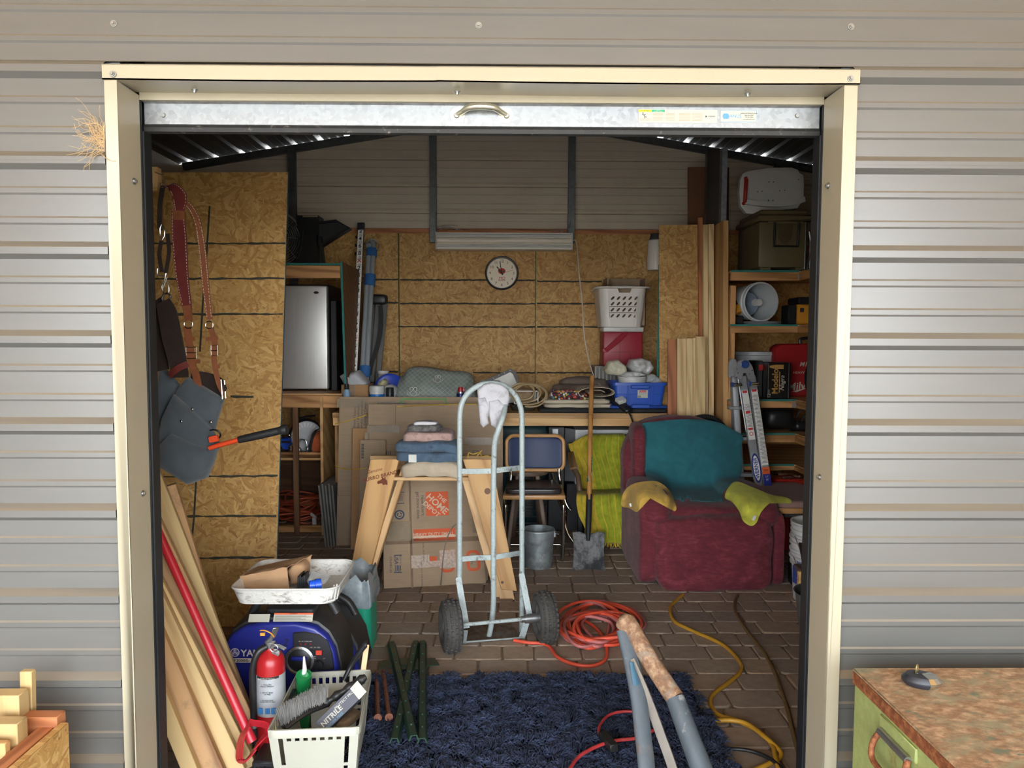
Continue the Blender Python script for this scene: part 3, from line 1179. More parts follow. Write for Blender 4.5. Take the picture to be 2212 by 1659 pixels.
M_BLKP=P('black_plastic',(30,30,31),.42,0,.15,10)
M_BLKM=P('black_painted_metal',(24,25,26),.38,.2,.2,10)
M_WHT=P('white_plastic',(204,202,196),.38,0,.04,6)
M_CARD=CARD()
M_CARD2=CARD('brown_kraft_card',(176,134,92))
M_TAPE=P('packing_tape',(190,172,146),.3,0,.2,40,Alpha=.4)
M_PLY=WOOD('plywood_face',(206,164,108),(170,124,74),0,.5,knots=.15)
M_WALNUT=WOOD('brown_panel_wood',(124,86,54),(84,54,32),0,.8,knots=.2)
M_FILM=GLASSY('clear_plastic_film')
M_GREYBAG=GLASSY('grey_plastic_bag',(196,198,200),.8,.3)
# ====== LEFT SIDE
# ---- leaning strand board panel
TR_,BR_=A(622,372,4.15),Vector((-1.167,3.72,0.004))
up_=(TR_-BR_).normalized()
xr_=Vector((1,0,0));xr_=(xr_-up_*xr_.dot(up_)).normalized()
MP=frame(xr_,up_.cross(xr_),up_,BR_)
LP=(TR_-BR_).length
osb=single(MB().box((-1.22,0,0),(0,.011,LP)),'leaning_strand_board',M_OSB,'tall strand board panel with black sprayed lines leaning behind the hanging tool pouch','board',M=MP)
MB().box((0.0002,-.0005,0),(.0022,.0115,LP)).build('edge_sealer',P('blue_green_edge',(50,92,104),.7,0,.15,16),osb,M=MP)
for i,(pa,pb,py)in enumerate(((322,617,526),(322,615,602),(340,611,679),(498,548,857),(328,600,1029),(400,597,1115),(424,592,1205))):
 xa,za=plane_hit(pa,py,MP)
 xb,zb_=plane_hit(pb,py,MP)
 spray(osb,xa,min(xb,-.002),(za+zb_)/2,-.0012,.0105,M=MP,seed=20+i)
for seg_ in((0,3),(4,6)):
 vpx=((453,445),(447,540),(438,660),(432,760),(424,1035),(419,1120),(413,1180))[seg_[0]:seg_[1]+1]
 vp=[plane_hit(x,y,MP)for x,y in vpx]
 mb=MB()
 for(xa,za),(xb,zb_)in zip(vp[:-1],vp[1:]):
  mb.hexa([(xb-.005,-.0014,zb_),(xb+.005,-.0014,zb_),(xb+.005,-.0008,zb_),(xb-.005,-.0008,zb_),(xa-.005,-.0014,za),(xa+.005,-.0014,za),(xa+.005,-.0008,za),(xa-.005,-.0008,za)])
 mb.build('paint_line',M_SPRAY,osb,M=MP)
 # ---- pine 2x4 whose end carries the hook
zb2=AZ(388,3.0,330)
o=board('timber_rail',(-2.69,3.0,zb2),(AX(345,3.0,388),3.0,zb2),.038,.093,M_PINE)
tag(o,'short pine rail end with a wire hook at the upper corner of the doorway','timber')
YH=2.94
hk=MB()
hk.tube(bez([A(335,372,2.98),A(352,380,2.97),A(356,392,YH),A(352,404,YH),A(346,402,YH),A(347,394,YH)],6),.0022,6)
hk.build('wire_hook',M_STEEL,o)
# ---- leather suspenders
sus=thing('leather_suspenders','burgundy and tan leather work suspenders with white stitching hanging from the hook','suspenders',A(390,850,YH))
sd=(1,0,0.06)
def strap_px(mb,pts,ws,Y=YH,t=.004,side=sd,n=6):
 P3=[A(p[0],p[1],Y-(p[2]if len(p)>2 else 0))for p in pts]
 C=bez(P3,n)
 if isinstance(ws,(list,tuple)):
  W=[]
  for i in range(len(C)):
   u=i/(len(C)-1)*(len(ws)-1)
   k=min(int(u),len(ws)-2)
   W.append((ws[k]+(ws[k+1]-ws[k])*(u-k))*Y/F)
 else:W=ws*Y/F
 mb.strap(C,W,t,side)
 return C,W
def edge_stitch(C,W,ins=.004,nrm=(0,-1,0)):
 mb=MB()
 for s in(-1,1):
  pts=[]
  for i,c in enumerate(C):
   w=(W[i]if isinstance(W,list)else W)/2-ins
   tg=(C[min(i+1,len(C)-1)]-C[max(i-1,0)]).normalized()
   sdv=Vector(sd);sdv=(sdv-tg*sdv.dot(tg)).normalized()
   pts.append(c+sdv*(s*w)+Vector(nrm)*.0022)
  dashes(mb,pts)
 return mb
m=MB();C,W=strap_px(m,[(352,402),(372,404,.01),(388,425,.012),(388,455,.012)],[12,20,32,20])
m.build('shoulder_patch',M_LEA_W,sus);edge_stitch(C,W).build('stitching',M_STITCH,sus,kind='stuff')
m=MB();C,W=strap_px(m,[(384,452),(388,520,.004),(394,600),(404,662),(407,690)],[26,31,27,20,16])
m.build('burgundy_strap',M_LEA_W,sus);edge_stitch(C,W).build('stitching',M_STITCH,sus,kind='stuff')
m=MB();strap_px(m,[(386,452,.003),(386,475,.003)],25);m.build('tan_strap_end',M_LEA_B,sus)
m=MB();strap_px(m,[(403,660,.003),(408,693,.003)],17);m.build('tan_strap_end',M_LEA_B,sus)
m=MB();C,W=strap_px(m,[(392,430,-.012),(412,448,-.01),(428,482,-.006),(438,545,-.004),(444,610,-.003),(453,690)],[9,12,13,15,15,12])
m.build('tan_strap',M_LEA_B,sus);edge_stitch(C,W,.003).build('stitching',M_STITCH,sus,kind='stuff')
m=MB();strap_px(m,[(352,402,-.004),(346,440),(345,480),(347,498)],10);strap_px(m,[(349,520),(344,550),(350,588)],8);strap_px(m,[(362,505),(365,545),(358,590)],8)
m.build('dark_strap',M_LEA_D,sus)
for(px,py,r)in((407,700,9),(452,702,8)):
 MB().tube(ring_pts(A(px,py,YH-.002),r*YH/F),.0022,8,closed=True).build('ring',M_CHROME,sus)
m=MB();C,W=strap_px(m,[(404,706),(409,745),(416,790),(424,812),(430,843)],[15,16,16,16,15]);m.build('tan_strap',M_LEA_B,sus)
def keeper(p):
 m=MB();strap_px(m,p,9,side=(0,0,1));m.build('keeper_loop',M_LEA_B,sus)
keeper([(398,732,.003),(421,732,.003)]);keeper([(408,782,.003),(432,780,.003)])
m=MB();C,W=strap_px(m,[(455,708),(464,740),(462,770),(466,800),(473,830),(484,852)],[11,12,11,11,10,9]);m.build('tan_strap',M_LEA_B,sus)
keeper([(445,733,.003),(470,730,.003)]);keeper([(460,792,.003),(474,791,.003)])
for(px,py,w,h_)in((413,762,11,12),(463,757,7,11)):
 c=A(px,py,YH-.004)
 k=YH/F
 MB().tube([c+Vector((w*k,0,h_*k)),c+Vector((w*k,0,-h_*k)),c+Vector((-w*k,0,-h_*k)),c+Vector((-w*k,0,h_*k))],.0022,6,closed=True).tube([c+Vector((-w*k,-.002,0)),c+Vector((w*k,-.002,0))],.0018,6).build('buckle',M_CHROME,sus)
 # ---- tool belt with suede pouches
tb=thing('tool_belt','dark tool belt with grey suede nail pouches hanging open beside the door jamb','tool belt',A(400,1045,YH))
c=A(350,502,YH-.003);k=YH/F
MB().tube([c+Vector((0,0,17*k)),c+Vector((6*k,0,6*k)),c+Vector((5*k,0,-8*k)),c+Vector((0,0,-16*k)),c+Vector((-4*k,0,-8*k)),c+Vector((-4*k,0,8*k))],.0026,8,closed=True).build('buckle',M_CHROME,tb)
MB().tube(bez([A(340,580,YH),A(341,594,YH),A(356,596,YH),A(359,590,YH)],4),.0025,6).build('snap_loop',M_STEEL,tb)
MB().tube(bez([A(358,590,YH),A(356,604,YH),A(350,618,YH),A(353,632,YH),A(363,634,YH),A(365,622,YH),A(360,606,YH)],5),.0026,8).tube([A(361,598,YH),A(352,622,YH-.003)],.002,6).build('carabiner',M_CHROME,tb)
MB().tube(bez([A(356,632,YH),A(350,645,YH),A(357,655,YH),A(368,640,YH),A(360,632,YH)],4),.004,6).build('leather_tie',M_LEA_D,tb)
m=MB();strap_px(m,[(354,648,-.02),(334,670,-.03),(333,710,-.03),(345,760,-.02),(352,800,-.01)],[18,24,26,28,28]);m.build('belt_back',M_LEA_D,tb)
m=MB();C,W=strap_px(m,[(352,652,.01),(362,678,.02),(372,730,.026),(384,780,.024),(390,815,.01)],[30,40,42,38,34],t=.008)
m.build('padded_belt',M_LEA_D,tb);edge_stitch(C,W,.005).build('stitching',M_STITCH,tb,kind='stuff')
m=MB();strap_px(m,[(366,812,.03),(384,796,.034),(406,786,.03)],14,side=(0.5,0,1));m.build('keeper_loop',M_LEA_W,tb)
m=MB();strap_px(m,[(412,820,-.03),(440,822,-.03),(470,832,-.02),(484,850)],[36,38,38,30],side=(0,0,1));m.build('belt_end',M_LEA_D,tb)
c=A(482,840,YH-.002)
MB().tube([c+Vector((-4*k,0,20*k)),c+Vector((3*k,0,18*k)),c+Vector((5*k,0,-20*k)),c+Vector((-2*k,0,-22*k))],.003,8,closed=True).build('roller_buckle',M_CHROME,tb)
def pouch(name,px,d,Y,mat=M_SUEDE,amp=.006,sh=.8):
 poly=[A(x,y,Y)for x,y in px]
 pp=[]
 n=len(poly)
 for i in range(n):
  for q in range(4):pp.append(poly[i].lerp(poly[(i+1)%n],q/4))
 mb=MB()
 puff(mb,pp[::-1],(0,-1,0),d,6,back=.01,amp=amp,ns=14,shrink=sh)
 return mb.build(name,mat,tb,smooth=60)
pouch('pouch_back',[(350,788),(345,830),(333,905),(330,985),(338,960),(372,880),(386,830)],.03,YH+.03)
pouch('pouch_back',[(384,838),(405,814),(484,862),(470,905),(463,930),(420,905),(378,850)],.03,YH+.01)
pouch('pouch',[(375,852),(412,880),(460,930),(476,962),(470,975),(340,985),(337,960),(352,900)],.045,YH-.02)
pouch('pouch_front',[(372,932),(420,955),(470,970),(462,1000),(448,1032),(410,1046),(340,1003),(337,990),(350,955)],.05,YH-.05,sh=.7)
for px,py,Y in((415,884,YH-.028),(455,912,YH-.02),(391,910,YH-.062)):
 MB().lathe([(.0001,.004),(.004,.004),(.0065,.002),(.007,0)],14,frame((1,0,0),(0,0,1),(0,-1,0),A(px,py,Y))).build('rivet',M_CHROME,tb)
MB().tube(bez([A(448,932,YH-.03),A(462,928,YH-.04),A(474,934,YH-.04),A(476,942,YH-.03),A(470,948,YH)],5),.0035,6).build('hammer_loop',M_BLKM,tb)
# ---- hammer hanging in the pouch
hm=thing('hammer','hammer with orange shaft and black rubber grip sticking out of the suede pouch','hammer',A(540,950,YH-.07))
YHm=YH-.075
p0,p1,p2,p3=A(452,968,YHm),A(476,961,YHm),A(516,950,YHm),A(610,929,YHm)
MB().tube([p0,p1,p2],[.012,.013,.0135],12,flat=.75).build('shaft',P('orange_paint',(226,78,40),.4),hm)
MB().box((0,-.008,-.012),(.035,.008,.012),frame((1,0,.2),(0,1,0),(-.2,0,1),A(452,950,YHm))).build('shaft_collar',MC['orange_paint'],hm,bevel=.002)
g=bez([p2,p2.lerp(p3,.15),p2.lerp(p3,.4),p2.lerp(p3,.75),p3,A(622,927,YHm)],4)
n=len(g)
rs=[.0155+.003*math.sin(2.6*i/n+.3)+(.006 if i>n-6 else 0)-(.012 if i==n-1 else 0)for i in range(n)]
MB().tube(g,rs,14,flat=.85).build('rubber_grip',P('ribbed_black_grip',(34,34,35),.55,0,.15,20,bump=.4,bscale=260),hm)
mb=MB()
for i in range(13):
 q=p2.lerp(p3,.12+.055*i)
 mb.tube([q+Vector((-.002,-.015,.010)),q+Vector((.003,-.0175,0)),q+Vector((0,-.015,-.010))],.0012,5)
mb.build('grip_ribs',M_BLKP,hm,kind='stuff')
# ---- shelf unit with the fridge
YF=5.5
zS1,zS0=AZ(571,YF,680),AZ(851,YF,680)
xS0,xS1=-2.72,AX(737,YF,700)
sh=thing('shelf_unit','timber shelf unit on the left holding the steel fridge and black gear','shelf',(-2.2,6.0,0))
for nm,z in(('shelf_board',zS1),('shelf_board',zS0),('shelf_board',AZ(984,YF+.15,650)),('shelf_board',AZ(1163,YF,650))):
 MB().box((xS0,YF+.04,z-.018),((xS1-.005)if z>zS0-.01 else AX(692,YF-.02,950),YB-.06,z)).build(nm,M_PLY,sh)
MB().box((xS0,YF-.001,zS1-.004),(xS1,YF+.045,zS1+.008)).build('teal_edge',M_TEAL,sh)
board('front_rail',(xS0,YF+.019,zS1-.055),(xS1-.004,YF+.019,zS1-.055),.038,.089,M_PINE_D,sh)
board('front_rail',(xS0,YF+.019,zS0-.058),(xS1+.02,YF+.019,zS0-.058),.038,.089,M_PINE_D,sh)
board('front_rail',(xS0,YF+.17,AZ(984,YF,650)-.01),(AX(692,YF,950),YF+.17,AZ(984,YF,650)-.01),.02,.018,M_PINE_D,sh)
board('front_rail',(xS0,YF+.03,.04),(AX(692,YF,950),YF+.03,.04),.03,.05,M_PINE_D,sh)
xpst=AX(640,YF+.02,1000)
board('post',(xpst,YF+.02,0),(xpst,YF+.02,zS0-.1),.04,.03,M_WALNUT,sh,up=(0,1,0))
board('post',(xS0+.05,YF+.02,0),(xS0+.05,YF+.02,zS1-.1),.089,.038,M_PINE_D,sh,up=(0,1,0))
xq=AX(692,YF-.02,950)
MB().box((xq,YF-.02,0),(xq+.02,YB-.06,AZ(858,YF,692))).build('side_panel',M_PLY,sh)
MB().box((xS0,YB-.075,.05),(xq,YB-.065,AZ(992,YF,650))).build('back_panel',M_WALNUT,sh)
a,b=A(739,565,YF-.01),A(748,806,YF-.01)
mb=MB()
mb.hexa([(b.x-.014,YF-.005,zS0),(b.x,YF-.005,zS0),(b.x-.01,YF+.8,zS0),(b.x-.024,YF+.8,zS0),(a.x-.014,YF-.005,a.z),(a.x,YF-.005,a.z),(a.x-.01,YF+.8,a.z),(a.x-.024,YF+.8,a.z)])
mb.build('upright_board',M_WALNUT,sh)
mb=MB()
mb.hexa([(b.x-.0142,YF-.008,zS0),(b.x+.0002,YF-.008,zS0),(b.x+.0002,YF-.004,zS0),(b.x-.0142,YF-.004,zS0),(a.x-.0142,YF-.008,a.z),(a.x+.0002,YF-.008,a.z),(a.x+.0002,YF-.004,a.z),(a.x-.0142,YF-.004,a.z)])
mb.build('teal_edge',M_TEAL,sh)
# ---- fridge
Yfr=5.79
fx1=AX(707,Yfr,700)
fz0,fz1=AZ(845,Yfr,690),AZ(617,Yfr,690)
fr=thing('mini_fridge','small stainless steel door fridge with black sides on the left shelf','fridge',(fx1-.24,Yfr+.25,zS0))
MB().box((fx1-.48,Yfr+.06,fz0+.02),(fx1+.004,Yfr+.5,fz1+.012)).build('cabinet',M_BLKP,fr,bevel=.006)
def fridge_steel():
 t=NT('fridge_stainless')
 n=t.noise(t.coord((120,6,1.2)),2,3)
 return t.fin(t.ramp(n,[(.3,(.66,.65,.62)),(.7,(.76,.74,.71))]),.4,.7)
MB().box((fx1-.48,Yfr,fz0+.014),(fx1,Yfr+.055,fz1)).build('door',fridge_steel(),fr,bevel=.012,seg=3)
c=A(683,632,Yfr-.002)
MB().lathe([(.0001,.004),(.8,.004),(1,.001),(1,0)],20,frame((.020,0,0),(0,0,.010),(0,-.9,0),c)).build('badge',M_BLKM,fr)
for x in(fx1-.45,fx1-.02):
 MB().cyl((x,Yfr+.05,zS0),(x,Yfr+.05,fz0+.02),.012,.014,12).build('foot',M_CHROME,fr)
 MB().cyl((x,Yfr+.45,zS0),(x,Yfr+.45,fz0+.02),.012,.014,12).build('foot',M_CHROME,fr)
o=single(MB().box((fx1+.02,Yfr+.02,zS0),(fx1+.07,Yfr+.4,AZ(650,Yfr))),'black_case',M_BLKP,'narrow black case standing between the fridge and the green edged board','case',bevel=.006)
# ---- gear on top of the shelf: fan and black stand
fan=thing('floor_fan','round wire cage fan half hidden on the shelf above the fridge','fan',(AX(592,5.75,505),5.75,zS1+.008))
fc=Vector((AX(594,5.7,505),5.72,zS1+.008+.215))
fx=Vector((.86,.51,0));fy=Vector((0,0,1));fn=fy.cross(fx)*-1
mb=MB()
for i in range(11):
 r=.205*(1-i/12.0)
 mb.tube(ring_pts(fc+fn*(-.05*math.sqrt(1-(r/.21)**2)*-1),r,fx,fy,36),.0022,5,closed=True)
mb.tube(ring_pts(fc-fn*.03,.208,fx,fy,36),.005,6,closed=True)
for i in range(8):
 a_=PI*i/4
 q=fx*math.cos(a_)+fy*math.sin(a_)
 mb.tube([fc+q*.208,fc+q*.12+fn*.045,fc+q*.02+fn*.055],.002,5)
mb.build('wire_cage',P('chromed_cage',(190,190,186),.3,.8),fan)
mb=MB()
for i in range(3):
 a_=2*PI*i/3
 q=fx*math.cos(a_)+fy*math.sin(a_)
 s_=fx*math.cos(a_+.7)+fy*math.sin(a_+.7)
 mb.grid(lambda u,v:fc+q*(.03+.14*u)*(1-v)+s_*(.03+.14*u)*v+fn*(.03*(v-.5)),4,4,.002)
mb.cyl(fc-fn*.02,fc+fn*.03,.04,.04,16)
mb.build('blades',M_BLKP,fan)
mb=MB();mb.box((fc.x-.14,fc.y-.09,zS1+.008),(fc.x+.14,fc.y+.09,zS1+.02));mb.cyl((fc.x,fc.y+.06,zS1+.02),fc-fn*.05,.02,.02,10)
mb.build('base',M_BLKP,fan)
gs=thing('black_stand','black angular metal stand on the shelf above the fridge reaching past the fan','stand',(AX(690,5.75),5.85,zS1+.008))
Yg=5.78
def beam_px(mb,pts,w,Y,dep=.05):
 for(x0,y0),(x1,y1)in zip(pts[:-1],pts[1:]):
  p,q=A(x0,y0,Y),A(x1,y1,Y)
  B=basis(p,q,(0,-1,0))
  L=(q-p).length
  mb.box((-w*.3,-w/2,-dep/2),(L+w*.3,w/2,dep/2),B)
 return mb
MB().box((AX(646,Yg),Yg,zS1+.008),(AX(694,Yg),Yg+.16,AZ(465,Yg,670))).build('housing',M_BLKM,gs,bevel=.003)
MB().box((AX(660,Yg),Yg-.002,AZ(469,Yg,670)),(AX(692,Yg),Yg+.0005,AZ(466,Yg,670))).build('label_plate',M_CARD,gs)
slab(MB(),[A(690,482,Yg),A(728,478,Yg),A(757,492,Yg),A(757,497,Yg),A(697,530,Yg),A(690,530,Yg)][::-1],.02,(0,1,0)).build('side_plate',P('dull_black_sheet',(34,35,36),.5,.2),gs)
beam_px(MB(),[(690,482),(728,478),(756,494),(697,531)],.012,Yg-.02,.09).build('rim_frame',M_BLKM,gs)
beam_px(MB(),[(681,512),(683,566)],.045,Yg,.12).build('leg',M_BLKM,gs)
beam_px(MB(),[(692,512),(698,566)],.02,Yg-.03,.06).build('leg',M_BLKM,gs)
o=MB().tube(bez([A(655,498,Yg-.06),A(652,530,Yg-.06),A(645,553,Yg-.05),A(638,561,Yg-.05)],5),.006,6,flat=.3).build('strap',P('grey_webbing',(96,98,96),.8),gs)
# ---- things in the lower compartments
zl=AZ(984,YF+.15,650)
bt=thing('blue_floor_jack','small blue and silver tool on the middle shelf left of the wooden post','tool',(AX(615,5.85),5.85,zl))
MB().box((AX(605,5.85),5.8,zl+.02),(AX(632,5.85),5.95,AZ(945,5.85,620))).build('body',P('bright_blue_paint',(40,84,190),.35),bt,bevel=.01)
mb=MB()
for px,py in((600,950),(612,935),(625,940),(606,968),(628,965)):
 c=A(px,py,5.8);mb.ball(c,.02,.02,.02,10,6)
mb.tube([A(600,955,5.79),A(628,955,5.79)],.008,8)
mb.cyl((AX(606,5.83),5.8,zl),(AX(606,5.83),5.8,zl+.05),.02,.02,10).cyl((AX(630,5.83),5.8,zl),(AX(630,5.83),5.8,zl+.05),.02,.02,10)
mb.build('fittings',M_CHROME,bt)
fl2=thing('work_light','round grey reel with white slots on the shelf right of the wooden post','reel',(AX(665,5.9),5.9,zl))
c=A(662,942,5.85)
r0=33*5.85/F
Mq=frame((.95,.3,0),(0,0,1),(.3,-.95,0),c)
MB().lathe([(r0*1.05,-.14),(r0*1.08,-.03),(r0*1.02,0)],32,Mq).lathe([(.001,-.14),(r0*1.05,-.14)],32,Mq).build('drum',P('dark_reel',(62,62,62),.5),fl2)
MB().lathe([(r0,0),(r0*.98,.008),(.001,.008)],32,Mq).build('face',P('pale_reel_face',(176,178,178),.5),fl2)
mb=MB()
for i in range(10):
 a_=.35+i*.27
 q0,q1=Vector((math.cos(a_)*r0*.62,math.sin(a_)*r0*.62,.009)),Vector((math.cos(a_)*r0*.88,math.sin(a_)*r0*.88,.009))
 s_=(q1-q0).normalized().cross(Vector((0,0,1)))*r0*.06
 mb.add([Mq@(q0-s_*.6),Mq@(q1-s_),Mq@(q1+s_),Mq@(q0+s_*.6)],[(0,1,2,3)])
mb.build('vent_slots',M_WHT,fl2)
zr=c.z-r0*1.08
MB().box((c.x-.1,5.84,zl),(c.x+.1,5.98,zr+.02)).build('base',P('grey_base',(90,90,90),.5),fl2)
MB().tube(bez([A(640,905,5.9),A(662,900,5.85),A(680,898,5.9)],5),.008,8).build('handle',M_BLKP,fl2)
hd_=thing('headphones','grey looped cable clip hanging in front of the round reel','clip',A(655,975,5.72))
MB().tube(bez([A(645,975,5.72),A(648,952,5.72),A(655,950,5.72),A(662,955,5.72),A(664,978,5.72)],5),.006,8).ball(A(646,972,5.72),.018,.018,.025).ball(A(665,970,5.72),.018,.018,.025).build('loop',M_STEEL,hd_)
ob=thing('orange_bag','small orange and grey fabric bag on the shelf beside the round reel','bag',(AX(683,5.75),5.8,zl))
MB().pillow((AX(684,5.75),5.8,zl+.085),(.085,.16,.17),5,8,.01,12,seed=2).build('body',FABRIC('orange_canvas',(190,92,52)),ob)
MB().strap(bez([A(668,978,5.71),A(672,955,5.70),A(681,932,5.71),A(690,926,5.75)],5),.022,.004,(1,0,.3)).build('strap',M_BLKP,ob)
zc=AZ(1163,YF,650)
oc=thing('cord_bundle','tangled orange extension cords lying on the bottom shelf behind the wooden post','cord',(AX(640,5.8),5.85,zc))
mb=MB()
rq=random.Random(5)
for i in range(11):
 cx,cy=AX(636+rq.uniform(-14,14),5.8,1110),5.9+rq.uniform(-.08,.12)
 rx,ry=rq.uniform(.13,.17),rq.uniform(.12,.18)
 zz=zc+.05+.018*i
 mb.tube([Vector((cx+rx*math.cos(t)+.02*math.sin(3*t+i),cy+ry*math.sin(t),max(zc+.012,zz+.02*math.sin(2*t+i))))for t in[2*PI*k/28 for k in range(28)]],.0075,6,closed=True)
mb.build('cord',P('orange_cord',(196,92,60),.5,0,.15,8),oc)
MB().tube([A(672,1110,5.72),A(682,1118,5.7)],.012,8).box((AX(672,5.7),5.69,AZ(1135,5.7)),(AX(680,5.7),5.71,AZ(1118,5.7))).build('plug_tag',M_WHT,oc)
ps=thing('power_strip','long white power strip on the bottom shelf in front of the orange cords','power strip',(AX(630,5.65),5.65,zc))
zp0,zp1=AZ(1155,5.6,630),AZ(1140,5.6,630)
MB().box((AX(585,5.6),5.6,zc),(AX(668,5.6),5.66,zp1)).build('body',M_WHT,ps,bevel=.006)
mb=MB()
for i in range(5):
 x=AX(600+i*9.5,5.6)
 zz=(zp0+zp1)/2
 mb.box((x-.008,5.598,zz),(x-.005,5.601,zz+.012)).box((x+.005,5.598,zz),(x+.008,5.601,zz+.012)).cyl((x,5.598,zz-.008),(x,5.601,zz-.008),.003,.003,8)
mb.build('sockets',M_INKD,ps)
MB().box((AX(653,5.6),5.597,zp0),(AX(660,5.6),5.6,zp1-.004)).build('switch',M_INKD,ps)
mb=MB()
for i in range(4):
 mb.tube(bez([(AX(664,5.62),5.63,zc+.02+.008*i),(AX(676,5.62),5.6+.01*i,zc+.03+.012*i),(AX(690,5.62),5.62+.012*i,zc+.012+.006*i),(AX(698,5.62),5.66,zc+.02)],5),.008,6)
mb.build('cable',M_WHT,ps)
# ---- grey edge-on sheets stacked against the bench side
for i in range(5):
 x0,x1=702+i*6,706+i*6
 Yx=5.16+.012*i
 tx=AX(700+i*7.0,Yx+.25,1045);bx=AX(x0+4,Yx,1200)
 zt=AZ(1040+(0 if i%2 else 4),Yx+.2,700)
 v=[(bx-.012,Yx,0),(bx,Yx,0),(bx+.02,Yx+.55,0),(bx+.008,Yx+.55,0),(tx-.012,Yx+.12,zt),(tx,Yx+.12,zt),(tx+.02,Yx+.6,zt),(tx+.008,Yx+.6,zt)]
 o=MB().hexa(v).build('grey_sheet',P('grey_foam_board',(112,110,104),.8,0,.2,14))
 tag(o,'thin dark grey board on edge beside the bundled cartons, '+('first','second','third','fourth','fifth')[i]+' from the shelf side','board','grey boards on edge')
 # ====== BACK WALL AND BENCH
YBN=5.4
ZB=AZ(893,YBN,1250)
bx0,bx1=AX(718,YBN,905),AX(1441,YBN,905)
bn=thing('workbench','long timber workbench with a plywood top along the back wall','workbench',((bx0+bx1)/2,5.95,0))
zb_t=ZB-(AZ(893,YBN)-AZ(903,YBN))
MB().box((bx0,YBN,zb_t),(bx1,YB-.06,ZB)).build('plywood_top',M_PLY,bn,bevel=.001)
mb=MB()
for q in(.25,.5,.75):
 z=zb_t+(ZB-zb_t)*q
 mb.box((bx0,YBN-.0006,z-.0016),(bx1,YBN+.001,z+.0016))
mb.build('ply_layers',M_WALNUT,bn,kind='stuff')
board('front_rail',(bx0+.002,YBN+.022,zb_t-.03),(bx1-.002,YBN+.022,zb_t-.03),.038,.058,M_PINE,bn)
board('rear_rail',(bx0+.002,YB-.1,zb_t-.03),(bx1-.002,YB-.1,zb_t-.03),.038,.058,M_PINE_D,bn)
for x in(bx0+.05,bx1-.05):
 for y in(YBN+.09,YB-.15):
  board('leg',(x,y,0),(x,y,zb_t-.06),.089,.089,M_PINE_D,bn,up=(0,1,0))
  # ---- clock
ck=A(1084,590,YB-.085)
clk=thing('wall_clock','round black rimmed wall clock with a pale numbered face on the strand board','clock',ck)
rk=36*ck.y/F
MK=frame((1,0,0),(0,0,1),(0,-1,0),ck)
MB().lathe([(.001,-.038),(rk,-.038),(rk,.006),(rk*.97,.010),(rk*.9,.008),(rk*.885,.002)],40,MK).build('rim',M_BLKP,clk)
fc_=MB().lathe([(rk*.9,.001),(.001,.001)],40,MK).build('face',P('cream_clock_face',(238,224,200),.5,0,.02),clk)
for h_ in range(1,13):
 a_=PI/2-h_*PI/6
 lettering(fc_,str(h_),rk*.23,MK@T(rk*.70*math.cos(a_),rk*.70*math.sin(a_),.0014),M_INKD,'numeral')
mb=MB()
for i in range(60):
 a_=i*PI/30
 q=Vector((math.cos(a_),math.sin(a_),0))
 s_=Vector((-math.sin(a_),math.cos(a_),0))*rk*(.008 if i%5 else.014)
 mb.add([q*rk*.84-s_+Vector((0,0,.0014)),q*rk*.87-s_+Vector((0,0,.0014)),q*rk*.87+s_+Vector((0,0,.0014)),q*rk*.84+s_+Vector((0,0,.0014))],[(0,1,2,3)],MK)
mb.build('minute_marks',M_INKD,fc_,kind='stuff')
M_REDI=P('red_print',(196,44,40),.6)
lettering(fc_,'MQ',rk*.24,MK@T(0,-rk*.3,.0014),M_REDI,shear=.2)
lettering(fc_,'MULTIQUIP',rk*.08,MK@T(0,-rk*.44,.0014),M_INKD)
MB().box((-rk*.2,-rk*.4,.0012),(rk*.22,-rk*.385,.0016),MK).build('underline',M_REDI,fc_)
MB().lathe([(rk*.22,.0012),(.001,.0014)],20,MK@T(0,rk*.12,0)@Matrix.Diagonal((1,.8,1,1))).build('emblem',M_REDI,fc_)
MB().box((-rk*.17,rk*.085,.0015),(rk*.17,rk*.15,.0018),MK).build('emblem_band',P('emblem_green',(40,80,50),.6),fc_)
def hand(nm,ang,L,w,z,m):
 MB().box((-rk*.12,-w,z),(L,w,z+.0008),MK@Rz(ang)).build(nm,m,clk)
hand('hour_hand',math.radians(128),rk*.48,rk*.03,.003,M_INKD)
hand('minute_hand',math.radians(100),rk*.7,rk*.022,.004,M_INKD)
hand('second_hand',math.radians(15),rk*.7,rk*.008,.005,M_REDI)
MB().lathe([(rk*.05,.002),(rk*.05,.006),(.001,.006)],12,MK).build('hub',M_INKD,clk)
# ---- shop light on chains
YLt=6.30
lx0,lx1=AX(941,YLt,520),AX(1237,YLt,520)
lz0,lz1=AZ(539,YLt,1090),AZ(503,YLt,1090)
lt=thing('shop_light','long white shop light hanging on chains above the bench','light',((lx0+lx1)/2,YLt,lz0))
ML_=frame((0,1,0),(1,0,0),(0,0,1))
MB().prism([(YLt-.01,lz1),(YLt+.08,lz1),(YLt+.12,lz0+.04),(YLt+.12,lz0),(YLt-.02,lz0)],lx0+.01,lx1-.01,ML_).build('housing',P('white_enamel',(236,232,222),.35,0,.04),lt)
mb=MB()
for x in(lx0,lx1-.014):
 mb=MB().prism([(YLt-.03,lz0-.003),(YLt-.02,lz1+.004),(YLt+.09,lz1+.004),(YLt+.125,lz0+.04),(YLt+.125,lz0-.003)],x,x+.014,ML_)
 mb.build('end_cap',M_WHT,lt,bevel=.003)
M_DIFF=P('frosted_cover',(236,226,206),.3,0,.02)
hh=lz1-lz0
mb=MB()
mb.tube([(lx0+.014,YLt-.014,lz0+hh*.52),(lx1-.014,YLt-.014,lz0+hh*.52)],hh*.2,12)
mb.build('diffuser',M_DIFF,lt)
